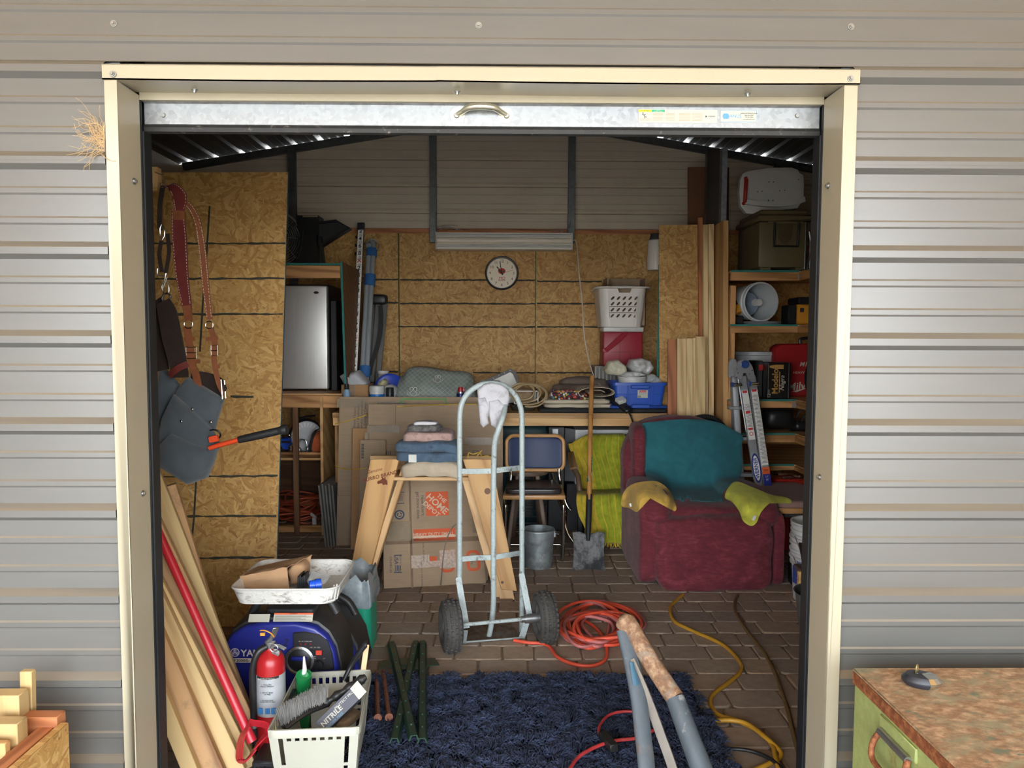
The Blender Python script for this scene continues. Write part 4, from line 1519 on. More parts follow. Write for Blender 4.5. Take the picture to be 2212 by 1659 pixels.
for q in(.2,.84):
 MB().tube([(lx0+.014,YLt-.02,lz0+hh*q),(lx1-.014,YLt-.02,lz0+hh*q)],hh*.085,10).build('reflector_lip',M_WHT,lt)
def chain(name,pts,par,r=.009,w=.0018):
 mb=MB()
 C=bez(pts,6)
 d=0
 P2=[C[0]]
 for c in C[1:]:
  if(c-P2[-1]).length>=r*1.5:P2.append(c)
 for i,c in enumerate(P2[:-1]):
  tg=(P2[i+1]-c).normalized()
  s_=Vector((0,1,0))if i%2 else tg.cross(Vector((0,1,0)))
  mb.tube([c+tg*r*math.cos(a)+s_*r*.6*math.sin(a)for a in[2*PI*k/10 for k in range(10)]],w,5,closed=True)
 return mb.build(name,M_STEEL,par,kind='stuff')
chain('chain',[A(946,498,YLt+.04),A(965,490,YLt+.03),A(985,495,YLt+.02),A(1006,500,YLt+.04)],lt)
chain('chain',[A(944,495,YLt+.1),A(950,489,YLt+.06),A(980,486,YLt+.05),A(992,492,YLt+.05)],lt)
chain('chain',[A(1174,499,YLt+.04),A(1200,498,YLt+.04),A(1222,499,YLt+.05),A(1230,490,YLt+.1),A(1234,470,YLt+.14)],lt)
chain('chain',[A(942,502,YLt+.05),A(941,480,YLt+.12),A(940,460,YLt+.14)],lt)
MB().box((lx0+.1,YLt+.02,lz1),(lx1-.1,YLt+.07,lz1+.022)).build('ballast_cover',M_CEDAR,lt)
wc=MB().tube(bez([A(1237,520,YLt),A(1245,524,YLt-.02),A(1250,580,6.25),A(1258,660,6.2),A(1261,715,6.15),A(1270,770,6.05),A(1284,815,5.95),A(1300,835,5.85),A(1318,836,5.75),A(1330,833,5.7),A(1335,842,5.65),A(1331,852,5.6)],8),.0045,6)
o=wc.build('light_cable',P('white_cord',(214,208,196),.5),smooth=60)
tag(o,'thin white cord running from the shop light down to the black power strip','cord')
MB().lathe([(.010,0),(.016,.02),(.014,.045),(.006,.075)],12,basis(A(1330,855,5.58),A(1334,838,5.62))@Ry(PI/2)).build('plug',M_WHT,o)
# ---- surveying rod, tube bundle, tripod
zb=ZB+.002
rp0,rp1=A(760.5,822,5.72),A(780,484,6.36)
rp0.z=zb
BR2=basis(rp0,rp1,(0,-1,0))
LR=(rp1-rp0).length
rod=single(MB().box((0,-.026,-.016),(LR,.026,0)),'surveying_rod',M_BLKM,'white surveying rod with black numerals standing against the back wall','rod',M=BR2,bevel=.002)
fcr=MB().box((.02,-.0235,0),(LR-.05,.0235,.003)).build('scale_face',P('white_scale',(240,238,230),.5,0,.02),rod,M=BR2)
MB().box((LR-.06,-.03,-.02),(LR+.01,.03,.012)).build('end_fitting',M_GALVD,rod,M=BR2,bevel=.004)
for q in(.02,.1,.18):
 MB().cyl((LR-q-.1,.03,-.008),(LR-q-.1,.042,-.008),.012,.012,10).build('clamp_knob',M_BLKP,rod,M=BR2)
seq=[('2',498),('4',513),('6',527),('8',541),('X',555),('2',569),('4',583),('6',597),('8',611),('1',626),('2',640),('4',654),('6',669),('8',683),('2',698),('2',713),('4',727),('6',742),('8',757),('3',772),('2',787)]
red={4,9,14,19}
for i,(ch,py)in enumerate(seq):
 t_=LR*(1-(py-484)/(815-484)*1.0)
 lettering(fcr,ch,.05,BR2@frame((0,1,0),(1,0,0),(0,0,-1),(t_,0,.0034))@Matrix.Diagonal((-1,1,-1,1))if False else BR2@frame((0,-1,0),(1,0,0),(0,0,1),(t_,0,.0034)),M_REDI if i in red else M_INKD,'numeral',bold=.0012)
mb=MB()
for i in range(21):
 t_=LR*(1-(505.5+14.45*i-484)/331)
 for q in range(4):
  mb.box((t_-.012+q*.007,-.018+.004*(q%2),.003),(t_-.010+q*.007,.012-.006*(q%2),.0034))
mb.build('graduations',M_INKD,fcr,M=BR2,kind='stuff')
pb=thing('tube_bundle','bundle of pale grey plastic tubes taped in blue beside the surveying rod','tube',A(785,830,6.05))
q0,q1=A(783,845,5.85),A(803,528,6.36)
q0.z=zb
for i,(dx,dy)in enumerate(((-.02,0),(.016,.01),(-.002,.034))):
 d_=Vector((dx,dy,0))
 MB().tube([q0+d_,q0.lerp(q1,.5)+d_,q1+d_+Vector((0,0,.02*i))],.02,14).build('tube',P('translucent_grey_tube',(150,156,158),.3,0,.06,5),pb)
for f0,f1 in((.92,.97),(.73,.8),(.17,.235)):
 MB().tube([q0.lerp(q1,f0)+Vector((0,.01,0)),q0.lerp(q1,f1)+Vector((0,.01,0))],.046,16,flat=.9).build('blue_tape',P('blue_masking_tape',(52,104,160),.6),pb)
MB().tube(ring_pts(A(805,530,6.36),.05,(1,0,0),(0,-.3,1),28),.004,6,closed=True).grid(lambda u,v:A(805,530,6.36)+Vector((.05*math.cos(2*PI*u),.0+.05*(v-.5),.05*math.sin(2*PI*u))),28,1,.002).build('hose_clamp',M_STEEL,pb)
tp=thing('tripod','folded grey tripod with black head and strap leaning against the back wall','tripod',A(805,835,6.1))
t0,t1=A(800,828,6.05),A(818,655,6.33)
t0.z=zb
for dx,dy in((-.05,0),(0,-.02),(.055,.01)):
 a_,b_=t0+Vector((dx*.75,dy,0)),t1+Vector((dx,dy,0))
 B=basis(a_,b_,(0,-1,0))
 L=(b_-a_).length
 MB().box((0,-.02,-.012),(L,.02,.012)).build('leg',P('grey_aluminium_leg',(122,122,120),.45,.4),tp,M=B,bevel=.003)
MB().pillow(t1+Vector((0,-.005,.03)),(.155,.1,.09),4,8).build('head',M_BLKP,tp)
MB().strap(bez([A(822,660,6.24),A(823,700,6.18),A(817,740,6.12),A(803,785,6.04),A(798,810,6.02)],6),.035,.004,(1,0,0)).build('strap',P('dark_webbing',(50,50,50),.85),tp)
MB().pillow(t0+Vector((.0,-.03,.1)),(.15,.09,.16),3,9,.02,18,seed=4).build('foot_bundle',P('crumpled_black_nylon',(34,34,34),.6,0,.3,20),tp)
# ---- objects standing on the bench, left to right
def onb(px,Y):return Vector((AX(px,Y,850),Y,zb))
Yc=5.55
cb=thing('small_carton','small brown carton on the bench beneath a crumpled grey plastic bag','box',onb(767,Yc+.1))
x0,x1,zt=AX(737,Yc,850),AX(796,Yc,850),AZ(831,Yc,767)
MB().box((x0,Yc,zb),(x1,Yc+.22,zt)).build('body',M_CARD2,cb,bevel=.004)
MB().box((x0+.3*(x1-x0),Yc-.001,zb),(x0+.5*(x1-x0),Yc,zt)).build('tape',M_TAPE,cb)
pg=MB()
poly=[A(x,y,Yc+.1)for x,y in((735,812),(745,805),(752,822),(760,803),(775,800),(785,812),(797,826),(796,836),(770,838),(748,834))]
pl=[]
for i in range(len(poly)):
 for q in range(3):pl.append(poly[i].lerp(poly[(i+1)%len(poly)],q/3))
puff(pg,pl[::-1],(0,-1,0),.1,6,back=.06,amp=.02,ns=16,shrink=.75)
single(pg,'plastic_bag',M_GREYBAG,'crumpled grey plastic bag lying on the small brown carton','bag',smooth=80)
bo=thing('glue_bottle','pale blue bottle with a black cap in front of the small carton','bottle',onb(749,5.47))
Mo=T(*onb(749,5.47))
zz=AZ(857,5.47)-zb
hb=AZ(842,5.47)-zb
ht=AZ(830,5.47)-zb
MB().lathe([(.001,0),(.028,.002),(.029,hb*.5),(.024,hb*.9),(.016,hb)],20,Mo).build('body',P('pale_blue_plastic',(140,172,198),.3),bo)
MB().lathe([(.016,hb),(.018,hb+.003),(.016,ht),(.001,ht+.001)],16,Mo).build('cap',M_BLKP,bo)
wt=thing('wipes_tub','white tub with a blue label on the bench','tub',onb(814,5.5))
Mo=T(*onb(814,5.5))
r_=16*5.5/F
zt=AZ(834,5.47)-zb
MB().lathe([(.001,0),(r_,0),(r_,zt*.8)],28,Mo).build('body',M_WHT,wt)
MB().lathe([(r_*1.02,zt*.12),(r_*1.02,zt*.68)],28,Mo).build('blue_label',P('blue_label',(36,120,196),.4),wt)
MB().lathe([(r_*1.0,zt*.78),(r_*1.03,zt*.79),(r_*1.02,zt*.97),(r_*.9,zt),(.001,zt)],28,Mo).build('lid',P('frosted_lid',(206,206,200),.4),wt)
MB().lathe([(.022,0),(.022,.001),(.001,.0012)],18,frame((1,0,0),(0,0,1),(0,-1,0),onb(801,5.5-r_-.002)+Vector((0.01,0,zt*.2)))).build('red_disc',M_REDI,wt)
sc_=thing('spray_can','short can with a glossy black cap beside the white tub','can',onb(842,5.5))
Mo=T(*onb(842,5.5))
zt=AZ(838,5.47)-zb
MB().lathe([(.001,0),(.032,0),(.033,.02),(.033,zt*.55)],22,Mo).build('body',P('dark_grey_can',(70,70,72),.35,.3),sc_)
MB().lathe([(.031,zt*.55),(.031,zt*.95),(.026,zt),(.001,zt)],22,Mo).build('cap',M_BLKP,sc_)
poly=[A(x,y,5.62)for x,y in((828,840),(832,832),(845,830),(855,836),(858,848),(858,860),(828,860))]
pg=MB();puff(pg,poly[::-1],(0,-1,0),.06,5,back=.05,amp=.02,ns=20,shrink=.8)
single(pg,'white_bag',P('white_film',(214,214,212),.35),'crumpled white plastic bag behind the black capped can','bag',smooth=80)
poly=[A(x,y,5.6)for x,y in((808,838),(818,826),(830,818),(838,824),(834,834),(822,840))]
pg=MB();puff(pg,poly[::-1],(0,-1,0),.05,4,back=.04,amp=.015,ns=20)
single(pg,'clear_bag',GLASSY('yellowish_film',(200,190,140),.7),'yellowish clear plastic bag behind the white tub','bag',smooth=80)
o=single(MB().lathe([(.001,.010),(.10,.010),(.115,.02),(.12,.012),(.115,0),(.001,0)],36,frame((1,0,0),(0,.25,.97),(0,-.97,.25),A(842,840,5.75))),'blue_plate',P('royal_blue_plastic',(36,66,176),.3),'round blue plastic plate standing on edge beside the draped sack','plate')
hc_=AZ(802,5.95)-zb
o=single(MB().lathe([(.036,0),(.038,hc_*.9),(.046,hc_*.93),(.047,hc_),(.04,hc_),(.034,.006),(.001,.006)],22,T(AX(829,5.95),5.95,zb)),'white_jar',M_WHT,'white plastic jar showing above the blue plate','jar')
# ---- draped tablecloth bundle
def cloth_mat():
 t=NT('sage_tablecloth')
 tc=t.coord((1,1,1),kind='Object')
 sx=t.new('ShaderNodeSeparateXYZ');t.l.new(tc,sx.inputs[0])
 def stripes(sock,per,w):
  f=t.math('FRACT',t.math('DIVIDE',sock,per))
  return t.math('LESS_THAN',f,w)
 x,z=sx.outputs['X'],sx.outputs['Z']
 u=t.math('ADD',t.math('MULTIPLY',x,.85),t.math('MULTIPLY',z,1.1))
 v=t.math('SUBTRACT',t.math('MULTIPLY',x,.85),t.math('MULTIPLY',z,1.1))
 lines=t.math('MAXIMUM',stripes(u,.034,.09),stripes(v,.034,.09))
 n=t.noise(tc,10,4)
 base=t.ramp(n,[(.3,srgb((132,142,134))),(.7,srgb((164,172,162)))])
 col=t.mix(t.math('MULTIPLY',lines,.75),base,srgb((206,210,200)))
 t.bump(t.noise(tc,30,3),.3,.003)
 return t.fin(col,.55)
bd=thing('draped_sack','low bundle wrapped in a grey green patterned tablecloth on the bench','bundle',onb(940,5.65))
out=[(857,858),(862,835),(872,812),(880,800),(898,794),(930,796),(968,803),(1000,805),(1012,808),(1019,830),(1024,858)]
Ybd=5.62
def bfun(u,v):
 k=u*(len(out)-1)
 i=min(int(k),len(out)-2)
 return None
top=bez([A(x,y,Ybd+.12)for x,y in out[2:9]],5)
mb=MB()
nT=len(top)
rows=[]
for j in range(9):
 s_=j/8
 row=[]
 for i,p in enumerate(top):
  u=i/(nT-1)
  xb_=AX(858+(1024-858)*u,Ybd-.12,858)
  zf=zb+(p.z-zb)*s_
  x=xb_+(p.x-xb_)*s_
  bul=.05*math.sin(PI*s_)+.02*mnoise.noise(Vector((u*5,s_*3,1)))
  row.append(Vector((x,Ybd-.1+.22*s_**1.5-bul,zf+.006*math.sin(9*u)*(s_>.7))))
 rows.append(row)
for j in range(1,6):
 s_=j/5
 row=[]
 for i,p in enumerate(top):
  u=i/(nT-1)
  row.append(Vector((p.x,Ybd+.12+.3*s_,p.z-(p.z-zb)*s_**2+.02*(s_<.5))))
 rows.append(row)
mb.grid(lambda u,v:rows[min(int(round(v*(len(rows)-1))),len(rows)-1)][int(round(u*(nT-1)))],nT-1,len(rows)-1)
cl_=mb.build('cloth',cloth_mat(),bd,smooth=80)
def end_cap(col):
 return[r[col]for r in rows]
for col,nn in((0,(-1,0,0)),(nT-1,(1,0,0))):
 m=MB();e=end_cap(col)
 puff(m,e if col==0 else e[::-1],nn,.04,4,amp=.01)
 m.build('cloth_end',cloth_mat()if False else cl_.data.materials[0],bd,smooth=80)
M_MOTIF=P('pale_motif_print',(208,210,200),.6)
def motif(cx,cy,Y,s):
 c=A(cx,cy,Y)
 mb=MB()
 for sg in(-1,1):
  mb.tube([c+Vector((sg*s*(.25+.22*math.cos(a)),0,s*(.35+.22*math.sin(a))))for a in[PI*1.3-k*.36 for k in range(16)]],s*.045,5)
  mb.tube(bez([c+Vector((0,0,-s*.7)),c+Vector((sg*s*.5,0,-s*.2)),c+Vector((sg*s*.15,0,s*.1)),c+Vector((0,0,s*.5))],5),s*.04,5)
  mb.tube(bez([c+Vector((sg*s*.2,0,-s*.65)),c+Vector((sg*s*.75,0,-s*.35)),c+Vector((sg*s*.8,0,s*.05))],5),s*.035,5)
 return mb.build('printed_motif',M_MOTIF,bd)
motif(893,846,Ybd-.165,.055)
motif(946,818,Ybd-.06,.045)
rc=thing('lubricant_can','blue spray can with a red nozzle top standing before the draped sack','can',onb(995,5.44))
Mo=T(*onb(995,5.44))
h0,h1,h2=[AZ(y,5.44)-zb for y in(852,845,836)]
MB().lathe([(.001,0),(.031,0),(.031,h0),(.024,h1*.97),(.014,h1)],22,Mo).build('body',P('dark_blue_can',(38,48,104),.3,.3),rc)
MB().lathe([(.031,h0*.93),(.026,h1*.98)],22,Mo).build('shoulder',M_STEEL,rc)
MB().lathe([(.022,h1*.99),(.022,h2*.9),(.016,h2),(.001,h2)],16,Mo).box((-.004,-.01,h2-.03),(.028,.01,h2-.012),Mo).build('red_nozzle',P('red_plastic',(176,40,44),.35),rc)
MB().tube([onb(998,5.44)+Vector((.01,0,h2-.02)),A(1018,822,5.44)],.0018,5).build('straw',M_BLKP,rc)
# ---- tilted silver case (vintage trunk with wooden ribs)
cs=thing('silver_case','old silver metal case with a brown studded band lying tilted on the bench','case',onb(1085,5.95))
pA,pB,pC,pD=[A(x,y,5.9)for x,y in((1048,838),(1108,838),(1121,832),(1110,797))]
mb=MB()
cpoly=[A(x,y,5.88)for x,y in((1040,878),(1126,878),(1122,830),(1113,806),(1104,800),(1044,826))]
slab(mb,cpoly,.3,(0,1,0))
mb.build('body',P('dull_silver',(124,122,116),.4,.5,.12,12),cs,bevel=.008)
bandp=[A(x,y,5.865)for x,y in((1036,826),(1104,796),(1116,806),(1122,830),(1118,831),(1108,808),(1102,804),(1040,833))]
m=MB();slab(m,bandp,.02,(0,1,0));m.build('studded_band',P('dark_brown_band',(70,62,54),.5),cs)
for i in range(6):
 c=A(1042,828,5.862).lerp(A(1102,800,5.862),i/5)
 MB().ball(c,.006,.004,.006,8,6).build('stud',M_STEEL,cs)
MB().box((AX(1036,5.84),5.83,AZ(833,5.84)),(AX(1080,5.84),5.85,AZ(822,5.84))).build('latch_plate',P('dark_latch',(76,74,68),.5,.3),cs)
# ---- toaster-like box with coiled hose, in a black bowl
tn=thing('black_bowl','dark plastic bowl holding an open grey box on the bench','bowl',onb(1130,5.62))
Mo=T(*onb(1130,5.62))
r1=33*5.62/F
hbw=AZ(876,5.55)-zb
MB().lathe([(r1*.75,0),(r1*.92,hbw),(r1*1.03,hbw+.004),(r1*1.0,hbw+.008),(r1*.88,hbw),(r1*.72,.008),(.001,.008)],30,Mo).build('body',P('smoky_plastic',(62,58,52),.25),tn)
gb=thing('grey_open_box','open grey metal box with crumpled brown paper inside, sitting in the black bowl','box',onb(1133,5.62))
x0,x1,z0_,z1_=AX(1110,5.6),AX(1162,5.6),zb+hbw+.01,AZ(843,5.6)
mb=MB()
mb.box((x0,5.55,z1_-.006),(x1,5.75,z1_));mb.box((x0,5.55,z0_),(x0+.006,5.75,z1_));mb.box((x1-.006,5.55,z0_),(x1,5.75,z1_));mb.box((x0,5.74,z0_),(x1,5.75,z1_));mb.box((x0,5.55,z0_),(x1,5.75,z0_+.005))
mb.build('shell',P('grey_sheet_metal',(150,144,134),.4,.4),gb)
single(MB().pillow(((x0+x1)/2-.01,5.62,z0_+.062),(.13,.1,.11),3,9,.02,22,seed=9),'crumpled_paper',P('brown_kraft_paper',(150,126,96),.85,0,.25,16),'crumpled brown paper stuffed in the open grey box','paper',smooth=50)
hs=thing('coiled_hose','loosely coiled tan hose around the open grey box','hose',onb(1140,5.5))
mb=MB()
for i,(cx,cy,rx,ry,Yq)in enumerate(((1135,853,33,20,5.54),(1142,856,38,22,5.51),(1146,858,36,25,5.53),(1128,850,26,18,5.52))):
 mb.tube([A(cx+rx*math.cos(a),cy+ry*math.sin(a)-4,Yq+.02*math.sin(2*a+i))for a in[2*PI*k/32 for k in range(32)]],.007,7,closed=True)
mb.build('hose',P('tan_rubber_hose',(176,152,114),.5),hs)
MB().box((AX(1093,5.43),5.42,zb),(AX(1100,5.43),5.56,zb+.02)).box((AX(1158,5.43),5.42,zb),(AX(1166,5.43),5.56,zb+.02)).build('clip',M_STEEL,hs)if False else None
# ---- black mat, canvas, brown cloth, bead bundle
mt=single(MB().box((AX(1166,YBN+.03),YBN+.03,zb),(AX(1440,YBN+.03),YBN+.6,AZ(880,YBN+.03)if False else zb+.03)),'black_mat',P('black_foam_mat',(38,38,40),.8),'flat black foam mat lying along the bench top','mat',bevel=.008)
zm_=zb+.031
def folded(name,x0,x1,y0,y1,z0,layers,th,mat,label,cat,amp=.004,seed=1,taper=.0):
 root=thing(name,label,cat,((x0+x1)/2,(y0+y1)/2,z0))
 for k in range(layers):
  rq=random.Random(seed*10+k)
  j=lambda:rq.uniform(-.012,.012)
  cx,cy=(x0+x1)/2+j(),(y0+y1)/2+j()
  MB().pillow((cx,cy,z0+th*(k+.5)),(x1-x0-taper*k+j(),y1-y0+j(),th*1.12),5.5,12,amp,11,seed=seed+k*2.3,fn=lambda w:(w.x,w.y,w.z+th*.22*mnoise.noise(Vector((w.x*9+seed,w.y*9,k)))-th*.16*(2*w.x/(x1-x0))**4)).build('fold',mat,root,smooth=70)
 return root
folded('canvas_cloth',AX(1174,5.5),AX(1322,5.5),5.47,5.85,zm_,2,.03,FABRIC('ecru_canvas',(206,192,166),.1,500,8),'folded cream canvas cloth under the colourful bead bundle','cloth',seed=2)
rl=MB()
rx0=AX(1268,5.5)
for i in range(7):
 pass
sp_=[Vector((AX(1285,5.47)+(.03+.009*a)*1.35*math.cos(a),0,.0+(.012+.0045*a)*math.sin(a)))for a in[k*.45 for k in range(26)]]
zc_=zm_+.062+.052
mb=MB()
mb.strap([Vector((p.x+.03,5.6,zc_-.0+p.z*.85))for p in sp_],.26,.004,(0,1,0))
single(mb,'rolled_canvas',MC['ecru_canvas'],'loosely rolled end of cream canvas beside the bead bundle','cloth',smooth=50)
br_=thing('brown_cloth','folded brown cloth lying behind the bead bundle on the bench','cloth',onb(1240,5.75))
MB().pillow((AX(1248,5.8),5.82,zm_+.062+.045),(.40,.22,.095),6,10,.012,8,seed=5).build('fold',FABRIC('brown_cotton',(104,84,72),.12,600,7),br_,smooth=70)
MB().pillow((AX(1262,5.95),6.0,zm_+.1),(.40,.24,.2),4,10,.02,6,seed=7).build('fold',P('taupe_cotton',(120,104,92),.9),br_,smooth=70)
bdl=thing('bead_bundle','bundle of multicoloured bead strings in a net on the cream canvas','beads',onb(1228,5.5))
cols_=[P('bead_'+n,c,.3,0,.1,30)for n,c in(('crimson',(160,36,60)),('white',(226,218,206)),('yellow',(206,186,70)),('plum',(84,44,66)),('teal',(70,120,120)),('orange',(200,96,60)))]
rq=random.Random(12)
zcb=zm_+.062
for ci,mcol in enumerate(cols_):
 mb=MB()
 for i in range(36):
  u=rq.uniform(-1,1)
  a_=rq.uniform(0,PI)
  R0=.045*math.sqrt(max(.05,1-u*u*.8))
  c=Vector((AX(1228,5.5)+u*.135,5.53-math.cos(a_)*R0*1.3,zcb+.004+math.sin(a_)*R0*1.35))
  mb.ball(c,.0095,.0085,.0085,7,5)
 mb.build('beads',mcol,bdl,kind='stuff')
MB().pillow((AX(1228,5.5),5.53,zcb+.03),(.26,.1,.055),3,8).build('net_core',P('dark_net',(70,44,52),.8),bdl)
mb=MB()
for i in range(26):
 mb.ball(A(1193+rq.uniform(-6,14),852+rq.uniform(-10,12),5.62+rq.uniform(-.03,.03)),.008,.008,.008,6,4)
mb.build('loose_beads',MC['bead_plum'],bdl,kind='stuff')
# ---- black power strip with plugs
pst=thing('black_power_strip','black power strip with white plugs slanting down over the front of the bench','power strip',onb(1340,5.5))
p0,p1=A(1311,848,5.62),A(1360,889,5.37)
Bp=basis(p0,p1,(0,-.6,.8))
Lp=(p1-p0).length
MB().box((-.02,-.03,-.018),(Lp,.03,.018)).build('body',M_BLKP,pst,M=Bp,bevel=.008)
MB().box((Lp*.52,-.034,.018),(Lp*.72,.034,.05)).build('white_adapter',M_WHT,pst,M=Bp,bevel=.006)
MB().tube(bez([A(1356,888,5.37),A(1362,898,5.35),A(1368,915,5.36),A(1374,935,5.5),A(1376,950,5.8)],6),.006,8).build('cable',M_BLKP,pst)
# ---- blue tote on its lid, white bucket and bags inside
Yt=5.46
tx0,tx1=AX(1323,Yt),AX(1441,Yt)
lid=single(MB().box((AX(1318,Yt),Yt-.02,zm_),(tx1,Yt+.36,AZ(876,Yt))),'tote_cover',P('blue_tote_plastic',(42,84,178),.38,0,.06,5),'flat blue plastic tote lid under the blue tote','lid',bevel=.008)
tz0,tz1=AZ(876,Yt)+.001,AZ(826,Yt)
tt=thing('blue_tote','blue plastic storage tote with a white maker label on the bench','tote',((tx0+tx1)/2,Yt+.16,tz0))
w_,d_=tx1-tx0,.34
mb=MB()
xc=(tx0+tx1)/2
def ringq(z,w,d,r=.03,n=5):
 pts=[]
 for sx_,sy_,a0 in((1,-1,-PI/2),(1,1,0),(-1,1,PI/2),(-1,-1,PI)):
  for k in range(n+1):
   a=a0+PI/2*k/n
   pts.append((xc+sx_*(w/2-r)+r*math.cos(a),Yt+d_/2+sy_*(d/2-r)+r*math.sin(a),z))
 return pts
def loft(mb,rings):
 n=len(rings[0])
 v=[p for r in rings for p in r]
 f=[]
 for j in range(len(rings)-1):
  for i in range(n):
   k=(i+1)%n
   f.append((j*n+i,j*n+k,(j+1)*n+k,(j+1)*n+i))
 f.append(list(range(n-1,-1,-1)))
 f.append([(len(rings)-1)*n+i for i in range(n)])
 return mb.add(v,f)
hz_=tz1-tz0
loft(MB(),[ringq(tz0,w_*.86,d_*.86),ringq(tz0+hz_*.48,w_*.90,d_*.9),ringq(tz0+hz_*.5,w_*.915,d_*.92),ringq(tz0+hz_*.86,w_*.94,d_*.94),ringq(tz0+hz_*.87,w_,d_),ringq(tz1,w_,d_),ringq(tz1,w_*.94,d_*.94),ringq(tz0+.02,w_*.84,d_*.84)]).build('body',MC['blue_tote_plastic'],tt,smooth=35)
for q in(-.22,.22):
 MB().box((xc+q*w_-.006,Yt+.004,tz0+.01),(xc+q*w_+.006,Yt+.03,tz0+hz_*.86)).build('rib',MC['blue_tote_plastic'],tt,bevel=.002)
MB().box((xc-.07,Yt-.012,tz0+hz_*.74),(xc+.07,Yt+.02,tz0+hz_*.9)).build('handle',MC['blue_tote_plastic'],tt,bevel=.006)
MB().box((xc-.065,Yt-.018-.02,zm_+.004),(xc+.065,Yt-.015,zm_+.03)).build('lid_handle',MC['blue_tote_plastic'],lid,bevel=.004)
lx0_,lx1_=AX(1377,Yt),AX(1399,Yt)
lb=MB().box((lx0_,Yt+.006,AZ(859,Yt)),(lx1_,Yt+.0095,AZ(842,Yt))).build('label',M_STK,tt)
MB().box((lx0_+.012,Yt+.005,AZ(847,Yt)),(lx1_-.012,Yt+.006,AZ(843,Yt))).build('red_logo',M_REDI,lb,bevel=.0004)
lettering(lb,'Rubbermaid',.0105,facing(((lx0_+lx1_)/2,Yt+.0048,AZ(845,Yt))),M_STK)
lettering(lb,'Roughneck',.0125,facing(((lx0_+lx1_)/2,Yt+.0058,AZ(850,Yt))),P('blue_print',(52,96,170),.6),shear=.2)
mb=MB()
for i in range(9):mb.box((lx0_+.004+i*.0024,Yt+.0055,AZ(858,Yt)),(lx0_+.0052+i*.0024,Yt+.006,AZ(854,Yt)))
mb.build('barcode',M_INKD,lb)
wb_=thing('white_bucket','white plastic bucket sitting inside the blue tote','bucket',(AX(1364,5.6),5.6,tz0+.02))
rb=30*5.6/F
zt_=AZ(813,5.55)
MB().lathe([(.001,0),(rb*.9,0),(rb,zt_-tz0-.03),(rb*1.05,zt_-tz0-.028),(rb*1.05,zt_-tz0-.02),(rb*.97,zt_-tz0-.02),(rb*.86,.01)],30,T(AX(1364,5.6),5.6,tz0+.02)).build('body',M_WHT,wb_)
def bagpuff(name,px,Y,d,label,mat,seed):
 poly=[A(x,y,Y)for x,y in px]
 pl=[]
 for i in range(len(poly)):
  for q in range(4):pl.append(poly[i].lerp(poly[(i+1)%len(poly)],q/4))
 m=MB();puff(m,pl[::-1],(0,-1,0),d,10,back=.07,amp=.03,ns=26+seed,shrink=.85)
 return single(m,name,mat,label,'bag',smooth=80,group=None)
M_CLRBAG=P('milky_plastic_bag',(206,206,202),.15,0,.15,30,bump=.7,bscale=50,Alpha=.78)
bagpuff('plastic_bag',[(1305,800),(1315,780),(1335,777),(1352,790),(1356,806),(1335,812),(1310,808)],5.6,.07,'yellowish white plastic bag bulging from the front of the white bucket',P('creamy_plastic_bag',(214,210,184),.15,0,.15,30,bump=.7,bscale=50,Alpha=.82),1)
bagpuff('plastic_bag',[(1355,792),(1362,777),(1385,773),(1405,780),(1412,795),(1400,810),(1370,808)],5.66,.08,'clear white plastic bag puffed up beside the red cooler',M_CLRBAG,2)
bagpuff('plastic_bag',[(1338,812),(1352,803),(1380,803),(1395,810),(1380,815),(1350,815)],5.54,.04,'low white plastic bag lying in the mouth of the white bucket',M_CLRBAG,3)
bagpuff('plastic_bag',[(1395,825),(1400,812),(1412,808),(1425,818),(1432,826),(1412,828)],5.6,.05,'clear plastic bag at the far corner of the blue tote',M_FILM,4)
# ---- crate, cooler, laundry basket, carton
Yk=6.0
kx0,kx1=AX(1302,Yk),AX(1386,Yk)
kz0,kz1=AZ(790,Yk),AZ(706,Yk)
cr=thing('grey_crate','grey slatted plastic crate under the red cooler','crate',((kx0+kx1)/2,Yk+.12,zb))
cx0=AX(1284,Yk-.06)
MB().box((cx0+.012,Yk-.04,zb),(kx1+.02,Yk+.25,kz0-.008)).build('core',P('grey_crate_core',(108,106,100),.6),cr)
n=14
for i in range(n):
 x=cx0+(kx1+.03-cx0)*i/n
 MB().box((x,Yk-.06,zb),(x+.012,Yk-.035,kz0-.004)).build('slat',P('grey_crate_plastic',(150,148,140),.5),cr)
MB().box((cx0,Yk-.06,kz0-.008),(kx1+.03,Yk+.26,kz0-.001)).build('rim',MC['grey_crate_plastic'],cr)
co=thing('red_cooler','red lunch cooler with white lid and red swing handle','cooler',((kx0+kx1)/2,Yk+.12,kz0))
M_RED=P('red_cooler_plastic',(158,40,54),.45,0,.06,6)
zl_=AZ(716,Yk)
MB().box((kx0,Yk,kz0),(kx1,Yk+.24,zl_)).build('body',M_RED,co,bevel=.015,seg=2)
mb=MB()
for q in(.42,.7):
 x=kx0+(kx1-kx0)*q
 mb.box((x-.0025,Yk-.0015,kz0+.01),(x+.0025,Yk+.001,zl_-.05))
mb.box((kx0+.07,Yk-.0015,kz0+(zl_-kz0)*.4),(kx1-.01,Yk+.001,kz0+(zl_-kz0)*.4+.005))
mb.build('groove_shade',P('red_groove_shade',(120,28,40),.5),co)  # raised strips in darker red, groove shade put into the colour
MB().box((kx0-.004,Yk-.006,zl_),(kx1+.006,Yk+.246,kz1)).build('lid',M_WHT,co,bevel=.008,seg=2)
h0_,h1_=A(1350,722,Yk-.012),A(1308,758,Yk-.03)
MB().strap([h0_+Vector((.01,0,.012)),h0_.lerp(h1_,.3),h0_.lerp(h1_,.75),h1_],[.032,.045,.038,.035],.014,(.5,0,.87)).build('handle',M_RED,co,bevel=.003)
